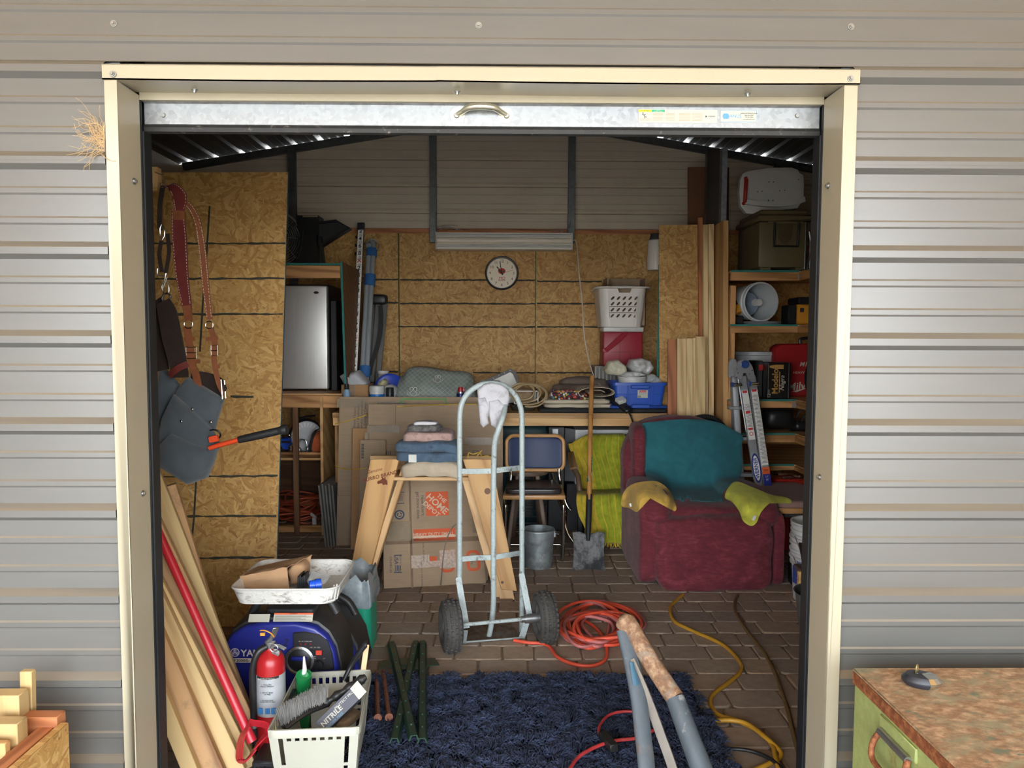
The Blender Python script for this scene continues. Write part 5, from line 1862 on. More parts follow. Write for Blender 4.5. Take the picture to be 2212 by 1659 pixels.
MB().box((AX(1300,Yk-.03),Yk-.035,AZ(760,Yk)),(h1_.x+.01,Yk+.1,AZ(752,Yk))).build('handle_bar',M_RED,co,bevel=.003)
MB().box((AX(1338,Yk),Yk-.009,AZ(715,Yk)),(AX(1360,Yk),Yk,AZ(710,Yk))).build('lid_latch',P('grey_white_latch',(196,196,190),.4),co)
lbk=thing('laundry_basket','white plastic laundry basket with rows of oval holes on top of the red cooler','basket',((kx0+kx1)/2+.02,Yk+.1,kz1))
by0=Yk-.06
bx0_,bx1_=AX(1291,by0),AX(1395,by0)
bz0,bz1=kz1+.001,AZ(620,by0)
xc_=(bx0_+bx1_)/2
wt_,wb2=(bx1_-bx0_),(bx1_-bx0_)*.84
def rr_ring(z,w,d,yc,r=.07,n=6):
 pts=[]
 for sx_,sy_,a0 in((1,-1,-PI/2),(1,1,0),(-1,1,PI/2),(-1,-1,PI)):
  for k in range(n+1):
   a=a0+PI/2*k/n
   pts.append((xc_+sx_*(w/2-r)+r*math.cos(a),yc+sy_*(d/2-r)+r*math.sin(a),z))
 return pts
hx=[AX(x,by0)for x in(1321,1333.5,1346,1358.5,1371)]
hzs=[AZ(y,by0)for y in(643,655,668,681)]
def wall_y(z):return by0+.03*(bz1-z)/(bz1-bz0)
mb=MB()
dxc=(hx[1]-hx[0])/2
dzc=abs(hzs[0]-hzs[1])/2
for x in hx:
 for z in hzs:
  N=16
  outer,inner=[],[]
  for k in range(N):
   a=2*PI*k/N
   ca,sa=math.cos(a),math.sin(a)
   m_=max(abs(ca),abs(sa))
   outer.append((x+dxc*ca/m_,z+dzc*sa/m_))
   ex,ez=.42*dxc*1.7*ca,.40*dzc*1.9*sa
   inner.append((x+ex*.78+ez*.38,z+ez*.85+ex*.25))
  v=[(p,wall_y(q),q)for p,q in outer]+[(p,wall_y(q),q)for p,q in inner]+[(p,wall_y(q)+.003,q)for p,q in inner]
  f=[]
  for k in range(N):
   l=(k+1)%N
   f.append((k,l,N+l,N+k));f.append((N+k,N+l,2*N+l,2*N+k))
  mb.add(v,f)
X0_,X1_,Z0_,Z1_=hx[0]-dxc,hx[-1]+dxc,hzs[-1]-dzc,hzs[0]+dzc
def hw(z):return(wb2+(wt_-wb2)*(z-bz0)/(bz1-bz0))/2-.07
def quad(p):mb.add([(x,wall_y(z),z)for x,z in p],[(0,1,2,3)])
quad([(xc_-hw(Z0_),Z0_),(X0_,Z0_),(X0_,Z1_),(xc_-hw(Z1_),Z1_)])
quad([(X1_,Z0_),(xc_+hw(Z0_),Z0_),(xc_+hw(Z1_),Z1_),(X1_,Z1_)])
quad([(xc_-hw(bz0),bz0),(xc_+hw(bz0),bz0),(xc_+hw(Z0_),Z0_),(xc_-hw(Z0_),Z0_)])
zg0,zg1=bz1-.04,bz1-.008
gx0,gx1=AX(1331,by0),AX(1361,by0)
quad([(xc_-hw(Z1_),Z1_),(xc_+hw(Z1_),Z1_),(xc_+hw(zg0),zg0),(xc_-hw(zg0),zg0)])
quad([(xc_-hw(zg0),zg0),(gx0+.012,zg0),(gx0,zg1),(xc_-hw(zg1),zg1)])
quad([(gx1-.012,zg0),(xc_+hw(zg0),zg0),(xc_+hw(zg1),zg1),(gx1,zg1)])
quad([(xc_-hw(zg1),zg1),(xc_+hw(zg1),zg1),(xc_+hw(bz1),bz1),(xc_-hw(bz1),bz1)])
R0,R1=rr_ring(bz0,wb2,.36,wall_y(bz0)+.18),rr_ring(bz1,wt_,.42,wall_y(bz1)+.21)
n_=len(R0)
for i in range(n_):
 k=(i+1)%n_
 if i==n_-1:continue
 mb.add([R0[i],R0[k],R1[k],R1[i]],[(0,1,2,3)])
mb.add(R0,[list(range(n_))])
M_LB=P('white_basket_plastic',(226,220,210),.4,0,.03,4)
mb.build('body',M_LB,lbk,smooth=40)
rim_c=rr_ring(bz1,wt_+.035,.455,wall_y(bz1)+.21,.08)
MB().tube(rim_c,.014,8,closed=True,flat=.7).build('rim',M_LB,lbk)
MB().tube([(gx0+.01,by0-.012,bz1+.004),(gx1-.01,by0-.012,bz1+.004)],.013,8).build('handle_grip',P('grey_grip',(150,150,142),.5),lbk)
ic=thing('inner_carton','brown carton sitting inside the white laundry basket','box',(xc_,Yk+.1,bz0+.01))
icx0,icx1,icz=AX(1308,Yk+.08),AX(1390,Yk+.08),AZ(597,Yk+.08)
mb=MB()
mb.box((icx0,Yk+.05,bz0+.01),(icx1,Yk+.056,bz1+.012));mb.box((icx0,Yk+.3,bz0+.01),(icx1,Yk+.306,icz));mb.box((icx0,Yk+.05,bz0+.01),(icx0+.006,Yk+.306,icz-.01));mb.box((icx1-.006,Yk+.05,bz0+.01),(icx1,Yk+.306,icz-.012));mb.box((icx0,Yk+.05,bz0+.01),(icx1,Yk+.306,bz0+.015))
mb.build('body',M_CARD,ic)
# ---- boards and panels leaning at the right end of the bench
def lean_px(name,tl,tr,bl,brr,Yt_,Yb_,th,mat,label,cat,group=None,bevel=.001,up=None):
 """upright piece: top edge tl-tr at depth Yt_, bottom edge bl-br at depth Yb_ (pixels)"""
 a,b,c,d=A(*bl,Yb_),A(*brr,Yb_),A(*tl,Yt_),A(*tr,Yt_)
 u=((c+d)/2-(a+b)/2)
 L=u.length
 u.normalize()
 w=((d-c).length+(b-a).length)/2
 x=(b-a);x=(x-u*x.dot(u)).normalized()
 y=u.cross(x)
 B=frame(u,-x,y,(a+b)/2)
 if B.to_3x3().determinant()<0:B=frame(u,x,y,(a+b)/2)
 m=MB().box((0,-w/2,0),(L,w/2,th))
 o=m.build(name,mat,M=B,bevel=bevel)
 return tag(o,label,cat,group)
def yfloor(Yg):return 730+H*F/Yg
op=lean_px('osb_strip',(1425,485),(1509,486),(1424,1140),(1512,1140),5.62,5.62,.011,OSB('strand_board_up','Z'),'tall narrow strand board strip standing behind the short pine boards','board')
xa,xb=AX(1421,5.7),AX(1404,6.45)
zt0,zt1=AZ(570,5.7),AZ(575,5.7)
o=thing('edge_board','dark strand board standing edge on with a green sealed edge beside the laundry basket','board',(xa,5.9,zb))
MB().hexa([(xa-.013,5.7,zb),(xa,5.7,zb),(xb+.25,6.44,zb),(xb+.237,6.44,zb),(xa-.013,5.7,zt0),(xa,5.7,zt0),(xb+.25,6.44,zt0),(xb+.237,6.44,zt0)]).build('board',M_OSBX,o)
MB().box((xa-.0135,5.696,zb),(xa+.0005,5.701,zt0)).build('teal_edge',M_TEAL,o)
o=thing('white_canister','white canister with a dark top behind the tall strand board strip','canister',(AX(1418,6.1),6.2,zt0))
MB().lathe([(.001,0),(.075,0),(.078,.05),(.07,.24),(.05,.26)],24,T(AX(1418,6.1),6.2,zt0+.002)).build('body',M_LB,o)
MB().lathe([(.062,.245),(.05,.3),(.001,.3)],24,T(AX(1418,6.1),6.2,zt0+.002)).build('cap',P('dark_grey_cap',(70,72,74),.5),o)
M_FENCE=WOOD('pale_fence_pine',(222,196,146),(186,150,98),0,knots=.7)
pk=[(1443,1462,733),(1463,1482,731),(1483,1497,731),(1497,1504,730),(1503,1524,727)]
for i,(xa,xb,yt)in enumerate(pk):
 lean_px('pine_board',(xa,yt),(xb,yt),(xa-1,1160),(xb-1,1160),5.34+.012*(i%2),5.24+.012*(i%2),.018,M_CEDAR if i==0 else M_FENCE,['reddish short board at the near side of the leaning pine boards','pale clear short pine board beside the reddish one','short pine board with a dark knot in the middle of the leaning boards','very narrow short pine strip among the leaning boards','short pine board with a rusty knot nearest the tall studs'][i],'board')
lean_px('trim_strip',(1508,470),(1518,470),(1513,1150),(1523,1150),5.5,5.45,.018,M_CEDAR,'tall thin reddish trim strip beside the strand board strip','board')
lean_px('pine_stud',(1519,485),(1530,485),(1522,1150),(1533,1150),5.45,5.4,.038,M_FENCE,'tall pale pine stud left of the knotted one','timber')
lean_px('pine_stud',(1531,484),(1542,484),(1531,1150),(1542,1150),5.42,5.38,.038,WOOD('knotty_pine_stud',(224,200,152),(180,140,90),0,knots=1.0),'tall pine stud with dark bark spots beside the steel channel','timber')
chn=thing('steel_channel','tall open steel channel standing upright between the studs and the right shelves','channel',(AX(1545,5.6),5.6,0))
xa,xb=AX(1528,5.6,330),AX(1560,5.6,330)
zt=AZ(318,5.6,1540)
xq0=AX(1548,5.6)
MB().box((xa,5.6,0),(xa+.006,5.65,zt)).box((xa,5.65,0),(xb,5.655,zt)).build('web',P('dark_channel',(70,60,56),.5,.3),chn)
MB().box((xq0,5.595,0),(xq0+.042,5.655,zt-.01)).build('flange',GALV('galv_stud',(190,194,198),.4,40,.7),chn,bevel=.002)
lean_px('plywood_offcut',(1563,472),(1573,480),(1562,1150),(1572,1150),5.3,5.28,.3,M_PLY,'plywood sheet standing edge on at the near side of the right shelves','board')
lean_px('hardboard_sheet',(1487,360),(1530,362),(1487,1110),(1530,1110),6.0,6.0,.02,P('dark_hardboard',(112,74,48),.6,0,.1,4),'tall dark brown hardboard panel behind the strand board strip','panel')
lean_px('brown_strip',(1560,362),(1575,362),(1558,1110),(1573,1110),6.0,6.0,.02,P('dark_cedar_strip',(84,48,30),.6,0,.1,4),'narrow dark brown strip beside the steel channel','panel')
# ====== MIDDLE OF THE FLOOR
def flatbox(name,px,Yt_,Yb_,th,mat,label,cat='box',group=None):
 """flattened carton leaning: px = (left, top, right, bottom) with the bottom resting on the floor"""
 l,t,r,b=px
 a,c=A(l,b,Yb_),A(l,t,Yt_)
 a.z=0.002
 d=Vector((AX(r,Yb_,b),Yb_,.002))
 u=(c-a);L=u.length;u.normalize()
 x=(d-a);W=x.length;x.normalize()
 u=(u-x*u.dot(x)).normalized()
 n=u.cross(x)*1.0
 if n.y<0:n=-n
 B=frame(x,n,u,a)
 o=MB().box((0,0,0),(W,th,L)).build(name,mat,M=B,bevel=.002)
 tag(o,label,cat,group)
 return o,B,W,L
M_FLAP=P('card_crease',(128,106,84),.85)
M_INKC=P('grey_card_ink',(74,74,78),.8)
M_HDO=P('orange_print',(214,96,56),.7,0,.05)
M_INKBL=P('slate_print',(62,74,92),.75)
yb1=yfloor(5.28)
o1,B1,W1,L1=flatbox('flattened_carton',(726,857,1050,yb1),5.36,5.2,.05,M_CARD,'largest flattened carton with a green line leaning on the workbench')
def on(B,x,z,y=-.0006):return B@Vector((x,y,z))
def onM(B,x,z,rot=0):return B@frame((1,0,0),(0,0,1),(0,-1,0),(x,-.0008,z))@Rz(rot)
def patch(par,B,x0,x1,z0,z1,mat,name,lift=.0006):
 return MB().box((x0,-lift,z0),(x1,0,z1)).build(name,mat,par,M=B)
def lp(B,px,py):return plane_hit(px,py,B)
M_GRN=P('green_marker_line',(110,158,96),.8)
def pxpatch(par,B,x0,y0,x1,y1,mat,name,lift=.0006):
 a,b=lp(B,x0,y0),lp(B,x1,y1)
 return patch(par,B,min(a[0],b[0]),max(a[0],b[0]),min(a[1],b[1]),max(a[1],b[1]),mat,name,lift)
pxpatch(o1,B1,865,860,965,864,M_GRN,'green_line')
pxpatch(o1,B1,864,864,868,873,M_GRN,'green_line')
pxpatch(o1,B1,961,864,965,873,M_GRN,'green_line')
for y in(872,940,1010,1070):pxpatch(o1,B1,727,y,1040,y+.9,M_FLAP,'crease')
pxpatch(o1,B1,728,862,790,880,M_TAPE,'tape')
pxpatch(o1,B1,815,867,880,874,M_TAPE,'tape')
for i,tx in enumerate(('Garment / Sasano','Ropa / Acolchado','Laundry / Lavanderia','Garage / Garaje')):
 x,z=lp(B1,766+i*7.6,906-i*4)
 lettering(o1,tx,.026,onM(B1,x,z,PI/2),M_INKC)
o2,B2,W2,L2=flatbox('flattened_carton',(757,925,1040,yfloor(5.18)),5.24,5.12,.03,M_CARD2,'flattened brown carton with a torn left edge behind the sawhorse')
o3,B3,W3,L3=flatbox('flattened_carton',(791,873,1086,yfloor(5.12)),5.2,5.07,.02,M_CARD,'wide flattened carton covered in shiny tape above the towels')
pxpatch(o3,B3,793,918,862,934,M_TAPE,'tape');pxpatch(o3,B3,1003,945,1080,962,M_TAPE,'tape');pxpatch(o3,B3,788,934,797,985,M_TAPE,'tape')
for y in(918,960,1005):pxpatch(o3,B3,791,y,1085,y+.9,M_FLAP,'crease')
pxpatch(o3,B3,854,874,855,918,M_FLAP,'crease')
pxpatch(o3,B3,814,961,823,992,M_INKBL,'slate_block')
x,z=lp(B3,818.5,974);lettering(o3,'FRAGILE',.018,onM(B3,x,z,PI/2),M_CARD)
for i in range(5):pxpatch(o3,B3,827+i*4,974,828.3+i*4,992,M_INKC,'fine_print')
for a_,b_ in(((1022,973),(1033,973.8)),((1022,985),(1033,985.8)),((1022,973),(1022.8,985)),((1032.3,973),(1033,985))):pxpatch(o3,B3,*a_,*b_,M_INKC,'printed_square')
o4,B4,W4,L4=flatbox('flattened_carton',(774,950,830,yfloor(5.05)),5.12,5.02,.02,M_CARD,'narrow flattened carton with a barcode left of the sawhorse towels')
mb=MB()
a_,b_=lp(B4,781,958),lp(B4,786,990)
for i in range(14):
 z=b_[1]+(a_[1]-b_[1])*i/14
 mb.box((a_[0],-.0006,z),(b_[0],0,z+.004+.002*(i%3==0)))
mb.build('barcode',M_INKC,o4,M=B4)
M_STR=P('yellow_string',(206,168,60),.8)
o=MB().tube(bez([A(724,916,5.2),A(755,908,5.18),A(790,897,5.17),A(792,894,5.3)],6),.0035,6).build('string',M_STR,smooth=60)
tag(o,'upper yellow string slanting across the left side of the largest carton','string')
o=MB().tube(bez([A(724,1006,5.17),A(745,1013,5.12),A(770,1014,5.01),A(792,1010,5.0)],6),.0035,6).build('string',M_STR,smooth=60)
tag(o,'lower yellow string around the left side of the flattened cartons','string')
o=MB().tube(bez([A(858,879,5.18),A(900,876,5.18),A(960,874,5.18),A(1030,873,5.19)],6),.0035,6).build('string',M_STR,smooth=60)
tag(o,'yellow string running level along the fold of the wide taped carton','string')
# ---- sawhorse
sw=thing('sawhorse','wide plank folding sawhorse with a burnt donkey mark carrying folded towels','sawhorse',(AX(930,4.3),4.3,0))
M_SAW=WOOD('warm_pine_plank',(208,164,106),(180,130,74),0,.7,knots=.25)
M_SAWE=WOOD('pale_pine_edge',(214,176,126),(180,138,88),0,1.0,knots=0)
Ysf=4.18
def leg_plank(tl,tr,bl,br,Yt_,Yb_,th,nm='leg',mat=M_SAW):
 a,b,c,d=A(*bl,Yb_),A(*br,Yb_),A(*tl,Yt_),A(*tr,Yt_)
 u=((c+d)/2-(a+b)/2)
 u.normalize()
 x=(b-a);x=(x-u*x.dot(u)).normalized()
 n=x.cross(u)
 if n.y<0:n=-n
 org=(a+b)/2
 B=frame(u,x,u.cross(x),org)
 s_=1 if u.cross(x).y>0 else-1
 loc=lambda p:Vector(((p-org).dot(u),(p-org).dot(x)))
 la,lb_,lc,ld=[loc(p)for p in(a,b,c,d)]
 z0,z1=(0,th)if s_>0 else(-th,0)
 v=[(p.x,p.y,z0)for p in(la,lb_,ld,lc)]+[(p.x,p.y,z1)for p in(la,lb_,ld,lc)]
 return MB().hexa(v).build(nm,mat,sw,M=B,bevel=.002),B,org,u,x
yl=yfloor(4.08)
lg,BL,orgL,uL,xL=leg_plank((800,992),(862,992),(741,1262+60),(776,1262+60),4.25,4.0,.035)
leg_plank((866,1012),(874,1030),(770,1305),(786,1305),4.27,4.04,.06,'leg_edge',M_SAWE)
leg_plank((806,1000),(838,1000),(752,1270),(778,1270),4.55,4.42,.035,'rear_leg',M_SAWE)
lgR,BR3,orgR,uR,xR=leg_plank((1000,992),(1061,992),(1083,1273),(1117,1277),4.22,4.1,.035)
leg_plank((996,1030),(1006,1012),(1070,1290),(1092,1290),4.27,4.14,.055,'leg_edge',M_SAWE)
leg_plank((1010,1010),(1050,1010),(1082,1304),(1114,1305),4.30,4.13,.03,'rear_leg',M_SAWE)
zt_=AZ(989,4.3)
MB().box((AX(797,4.45),4.47,zt_-.14),(AX(1063,4.45),4.51,AZ(985,4.47))).build('rear_beam',M_SAWE,sw,bevel=.002)
zt_=AZ(1031,4.22)
MB().box((AX(846,4.22),4.22,zt_-.02),(AX(1016,4.22),4.468,zt_)).build('top_plank',M_SAWE,sw,bevel=.002)
M_BURN=P('burnt_brand',(112,58,34),.8,0,.2,60)
def legM(B,org,u,x,px,py,rot=0):
 n=u.cross(x)
 nn=-n if n.y>0 else n
 d=ray(px,py);o_=Vector((0,0,H))
 t=(org-o_).dot(n)/d.dot(n)
 p=o_+d*t+nn*.0012
 return frame(x,nn.cross(x),nn,p)@Rz(rot)
lettering(lg,'Genuine',.026,legM(BL,orgL,uL,xL,809,1017,.42),M_BURN,shear=.3)
lettering(lg,'BURRO BRAND',.029,legM(BL,orgL,uL,xL,821,1029,.43),M_BURN,shear=.15,bold=.0006)
MD=legM(BL,orgL,uL,xL,826,1042,.1)
donk=[(-.03,-.004),(-.026,.006),(-.012,.012),(-.004,.02),(-.008,.034),(.002,.026),(.006,.022),(.014,.036),(.016,.02),(.026,.012),(.03,-.002),(.03,-.014),(.018,-.01),(.008,-.016),(-.002,-.006),(-.012,-.008),(-.024,-.012)]
MB().prism([(p[0],p[1])for p in donk],0,.0003,MD@frame((1,0,0),(0,0,1),(0,1,0))).build('donkey_mark',M_BURN,lg)
for px,py,r in((1053,1061,.018),(1085,1258,.008)):
 MB().lathe([(r,0),(r*.6,.0003),(.0001,.0004)],16,legM(BR3,orgR,uR,xR,px,py)).build('knot',M_WALNUT,lgR)
 # ---- towels on the sawhorse
Ytw=4.33
def tw(name,px0,px1,y0,y1,depth,layers,mat,label,seed,amp=.006):
 z0,z1=AZ(y1,Ytw-depth/2),AZ(y0,Ytw-depth/2*.3)
 return z0,z1
M_TB=FABRIC('beige_terry',(196,180,156),.16,500,10)
M_TBL=FABRIC('slate_blue_terry',(84,104,124),.24,500,9,stain=(62,74,88))
M_TP=FABRIC('dusty_pink_terry',(190,158,148),.2,500,12,stain=(140,112,106))
M_TG=FABRIC('mottled_grey_knit',(120,116,112),.6,400,26,stain=(40,38,38))
M_TW=FABRIC('white_knit',(226,222,222),.08,500,10)
z=zt_+.002
def towel(name,px0,px1,h_,dep,layers,mat,label,seed,amp=.006,cat='towel',yo=0.0):
 global z
 r=folded(name,AX(px0,Ytw-dep/2),AX(px1,Ytw-dep/2),Ytw-dep/2+yo,Ytw+dep/2+yo,z,layers,h_/layers,mat,label,cat,amp,seed)
 z+=h_
 return r
zt_sv=z
r1=towel('folded_towel',862,1000,.085,.26,1,M_TB,'thick folded beige towel at the bottom of the pile on the sawhorse',3,.01)
r2=towel('folded_towel',849,998,.115,.27,2,M_TBL,'folded slate blue towel with a white tag on the sawhorse pile',4,.008)
MB().box((AX(882,4.18),4.18,z-.11),(AX(899,4.18),4.187,z-.065)).build('care_tag',P('white_tag',(224,222,214),.8),r2)
r3=towel('folded_towel',868,982,.055,.2,1,M_TP,'folded dusty pink towel on top of the blue one',6,.01)
r4=towel('folded_rag',881,955,.036,.15,1,M_TG,'black and white mottled rag near the top of the towel pile',8,.012,'rag')
r5=towel('folded_cloth',896,946,.02,.12,1,M_TW,'small folded white cloth topping the towel pile',9,.005,'cloth')
o=MB().tube(bez([A(1010,988,4.2),A(1013,978,4.19),A(1022,981,4.19),A(1035,978,4.19),A(1042,986,4.19),A(1052,984,4.19),A(1062,988,4.2)],5),.0028,6).tube(bez([A(1030,986,4.2),A(1036,978,4.18),A(1041,973,4.18)],4),.0028,6).build('string',M_STR,smooth=60)
tag(o,'short kinked scrap of yellow string on the right end of the sawhorse','string')
# ---- printed flattened carton under the sawhorse
group_fc='flattened cartons behind the printed moving carton'
for k in(3,2,1):
 oo,_,_,_=flatbox('flattened_carton',(829-1.5*k+(3 if k==2 else 0),1020,1048+3*(k%3),1267-3*k),4.72+.014*k,4.40+.022*k,.012,M_CARD,['','plain flattened carton directly behind the printed moving carton','second flattened carton behind the printed moving carton','rearmost flattened carton of the stack under the sawhorse'][k])
l,t,r,b=832,1010,1048,1270
a=flr(829,1272);d=flr(1050,1260)
c=A(836,1010,4.70)
x=(d-a);WH=x.length;x.normalize()
u=c-a;u=(u-x*u.dot(x));LH=u.length;u.normalize()
nn=u.cross(x)
if nn.y<0:nn=-nn
a.z=.002
BH=frame(x,nn,u,a)
hd=tag(MB().box((0,0,0),(WH,.012,LH)).build('printed_carton',M_CARD,M=BH,bevel=.0015),'flattened moving carton with an orange square store logo under the sawhorse','box')
pp=lambda x0,y0,x1,y1,m,nme,lift=.0006:pxpatch(hd,BH,x0,y0,x1,y1,m,nme,lift)
pp(919,1063,970,1113,M_HDO,'logo_square')
def hl(px,py,rot=0,lift=.0011):
 x_,z_=lp(BH,px,py)
 return BH@frame((1,0,0),(0,0,1),(0,-1,0),(x_,-lift,z_))@Rz(rot)
M_CPRT=P('bare_card_print',(214,188,160),.8)
al=-PI/4
k_=4.45/F
lettering(hd,'THE',13.5*k_,hl(954,1077,al),M_CPRT,bold=.001)
lettering(hd,'HOME',21*k_,hl(944,1089,al),M_CPRT,bold=.0016,sx=1.0)
lettering(hd,'DEPOT',14.5*k_,hl(932,1100,al),M_CPRT,bold=.001)
lettering(hd,'How doers\nget more done.',10.5*k_,hl(908,1092,-PI/2),M_INKC)
pp(893,1144,984,1166,M_HDO,'orange_band')
lettering(hd,'HEAVY DUTY SMALL',9.8*k_,hl(937,1154),M_CPRT,bold=.0006)
lettering(hd,'HEAVY DUTY SMALL',4.5*k_,hl(925,1162),M_CPRT)
pp(893,1158.6,984,1159.3,M_CPRT,'white_rule',.0009)
for a_ in((856,1063,873,1064),(856,1087,873,1088),(856,1063,857,1088),(872,1063,873,1088)):pp(*a_,M_INKC,'barcode_frame')
mb=MB()
for i in range(9):
 q,w=lp(BH,859+i*1.3,1066),lp(BH,859.6+i*1.3+.3*(i%2),1082)
 mb.box((q[0],-.0007,w[1]),(w[0],0,q[1]))
mb.build('barcode',M_INKC,hd,M=BH)
M_=hl(863,1112)
MB().lathe([(.031,0),(.031,.0004),(.022,.0004),(.022,0)],28,M_).build('round_seal',M_INKBL,hd)
mb=MB()
for i in range(3):
 mb.tube([Vector((.013*math.cos(t),.013*math.sin(t),.0003))for t in[i*2.094+q*.3 for q in range(6)]],.0035,5,M=M_,flat=.1)
mb.build('recycling_arrows',M_INKBL,hd)
pp(887,1036,888,1270,M_FLAP,'crease');pp(832,1166.5,1048,1167.5,M_FLAP,'crease')
lettering(hd,'73668',6.5*k_,hl(849,1083,-PI/2),M_INKC,bold=.0006)
lettering(hd,'CN3982235',7.2*k_,hl(844,1220,-PI/2),M_INKC)
for a_ in((851,1199,868,1200),(851,1236,868,1237),(851,1199,852,1237),(867,1199,868,1237)):pp(*a_,M_INKBL,'stamp_frame')
lettering(hd,'USA',11*k_,hl(856,1209,-PI/2),M_INKBL,bold=.001)
lettering(hd,'MADE IN',4.5*k_,hl(864.5,1209,-PI/2),M_INKBL)
mb=MB()
for i in range(4):
 q,w=lp(BH,854+i*3.4,1221),lp(BH,856+i*3.4,1235)
 mb.box((q[0],-.0007,w[1]+.006*(i%2)),(w[0],0,q[1]))
mb.build('flag_stripes',M_INKBL,hd,M=BH)
pp(928,1202,944,1222,M_HDO,'small_orange_square')
def rrect(par,B,x0,y0,x1,y1,w,mat,nm):
 a_,b_=lp(B,x0,y1),lp(B,x1,y0)
 r_=min(b_[0]-a_[0],b_[1]-a_[1])*.35
 pts=[]
 for cx,cz,a0 in((b_[0]-r_,a_[1]+r_,-PI/2),(b_[0]-r_,b_[1]-r_,0),(a_[0]+r_,b_[1]-r_,PI/2),(a_[0]+r_,a_[1]+r_,PI)):
  for i in range(6):
   t=a0+PI/2*i/5
   pts.append(Vector((cx+r_*math.cos(t),-.0005,cz+r_*math.sin(t))))
 m=MB();m.strap(pts+[pts[0]],w,.0006,[Vector((0,1,0)).cross((pts[(i+1)%len(pts)]-pts[i-1]))for i in range(len(pts))]+[Vector((0,1,0)).cross(pts[1]-pts[-1])])
 return m.build(nm,mat,par,M=B)
rrect(hd,BH,1012,1191,1033,1231,.018,M_HDO,'orange_badge')
lettering(hd,'MOVING',4.5*k_,hl(1019,1211,-PI/2),M_INKC);lettering(hd,'MADE EASY',5.5*k_,hl(1030,1209,-PI/2),M_HDO)
rrect(hd,BH,954,1190,978,1234,.018,M_HDO,'orange_badge')
lettering(hd,'DUAL USE STRENGTH',4.6*k_,hl(915,1195,-PI/2),M_INKC);lettering(hd,'HEAVY DUTY FOR MOVING',4.6*k_,hl(911,1240,-PI/2),M_INKC)
M_SHTAPE=P('shiny_clear_tape',(226,206,188),.12,0,.3,60,bump=.6,bscale=70,Alpha=.7)
pp(888,1200,928,1226,M_SHTAPE,'tape',.0012);pp(928,1212,985,1222,M_SHTAPE,'tape',.0012);pp(949,1189,985,1226,M_SHTAPE,'tape',.0014);pp(1016,1060,1040,1150,M_TAPE,'tape',.0012);pp(832,1128,888,1168,M_TAPE,'tape',.0012)
o=MB().tube(bez([A(985,1132,4.35),A(975,1142,4.34),A(964,1168,4.32),A(958,1200,4.30),A(955,1230,4.30),flr(952,1264,.006)],6),.0035,6).build('grey_wire',P('grey_cord',(120,116,104),.5),smooth=60)
tag(o,'thin grey wire hanging in front of the printed moving carton','wire')
# ---- hand truck
ht=thing('hand_truck','pale grey steel hand truck with two knobbly black pneumatic tyres','hand truck',(AX(1060,3.6),3.6,0))
M_HT=RUST('grey_green_paint',(164,174,172),((92,84,76),(70,64,58)),.12,22,rough=.42)
YL_,YR_=3.57,3.66
def htp(px,py,f):return A(px,py,YL_+(YR_-YL_)*f)
r_t=.0135
pts=[htp(993,1378,0)]
for py in(1300,1150,1000,920):pts.append(htp(993,py,0))
pts+=[htp(994,890,.0),htp(999,868,.05),htp(1012,848,.15),htp(1034,833,.32),htp(1060,828,.5),htp(1088,833,.68),htp(1110,850,.85),htp(1122,872,.95),htp(1127,895,1)]
for py in(930,1000,1150,1300):pts.append(htp(1127.5,py,1))
pts.append(htp(1127.5,1372,1))
MB().tube(bez(pts,4),r_t,14).build('frame_hoop',M_HT,ht,smooth=60)
pts=[A(1092,862,3.62),A(1090,885,3.55),A(1085,905,3.50),A(1076,930,3.49),A(1069,955,3.50),A(1067,1000,3.52),A(1066,1100,3.53),A(1066,1250,3.53),A(1066,1300,3.54),A(1062,1345,3.57),A(1054,1386,3.60)]
MB().tube(bez(pts,5),.0135,14).build('handle_tube',M_HT,ht,smooth=60)
MB().tube([A(1093,868,3.615),A(1097,858,3.64)],.016,10).build('handle_end',M_HT,ht)
for y0,y1,ym in((1018,1010,1017),(1208,1194,1204)):
 C=bez([htp(995,y0,0),A(1030,ym+1,3.545),A(1062,ym,3.53),A(1095,(ym+y1)/2,3.56),htp(1126,y1,1)],6)
 MB().strap(C,.026,.006,(0,0,1)).build('cross_bar',M_HT,ht,bevel=.001)
for q0,q1 in(((990,1247,3.56),(1008,1357,3.47)),((1126,1238,3.65),(1146,1340,3.56))):
 C=[A(*q0),A(*q0).lerp(A(*q1),.03),A(*q1)]
 MB().strap(C,[.02,.03,.03],.006,(1,0,0)).build('brace',M_HT,ht,bevel=.001)
wl_,wr_=Vector((-.245,3.41,.127)),Vector((.205,3.52,.127))
ax_=(wr_-wl_).normalized()
MB().tube([wl_+ax_*.05,wr_-ax_*.05],.009,12).build('axle',M_HT,ht)
for q0,q1 in((A(1137,1345,3.54),flr(1127,1378)),(A(1004,1362,3.46),flr(1000,1390))):
 MB().strap([q0,q1],.03,.005,(1,0,0)).build('axle_bracket',M_HT,ht)
t0,t1=flr(1001,1391),flr(1129,1381)
nb=Vector((-(t1-t0).y,(t1-t0).x,0)).normalized()
m=MB();slab(m,[t0,t1,t1+nb*.2-(t1-t0)*.08,t0+nb*.2+(t1-t0)*.08],.005,(0,0,1));m.build('toe_plate',RUST('worn_toe_plate',(104,100,92),((80,62,48),(110,92,76)),.45,9),ht)
m=MB();slab(m,[t0+Vector((0,0,.005)),t1+Vector((0,0,.005)),t1+nb*.006+Vector((0,0,.005)),t0+nb*.006+Vector((0,0,.005))],.006,(0,0,1));m.build('toe_lip',M_HT,ht)
M_TYRE=P('dusty_tyre_rubber',(66,63,59),.85,0,.3,14,bump=.5,bscale=120,dirt=(92,86,76),dirt_amt=.0)
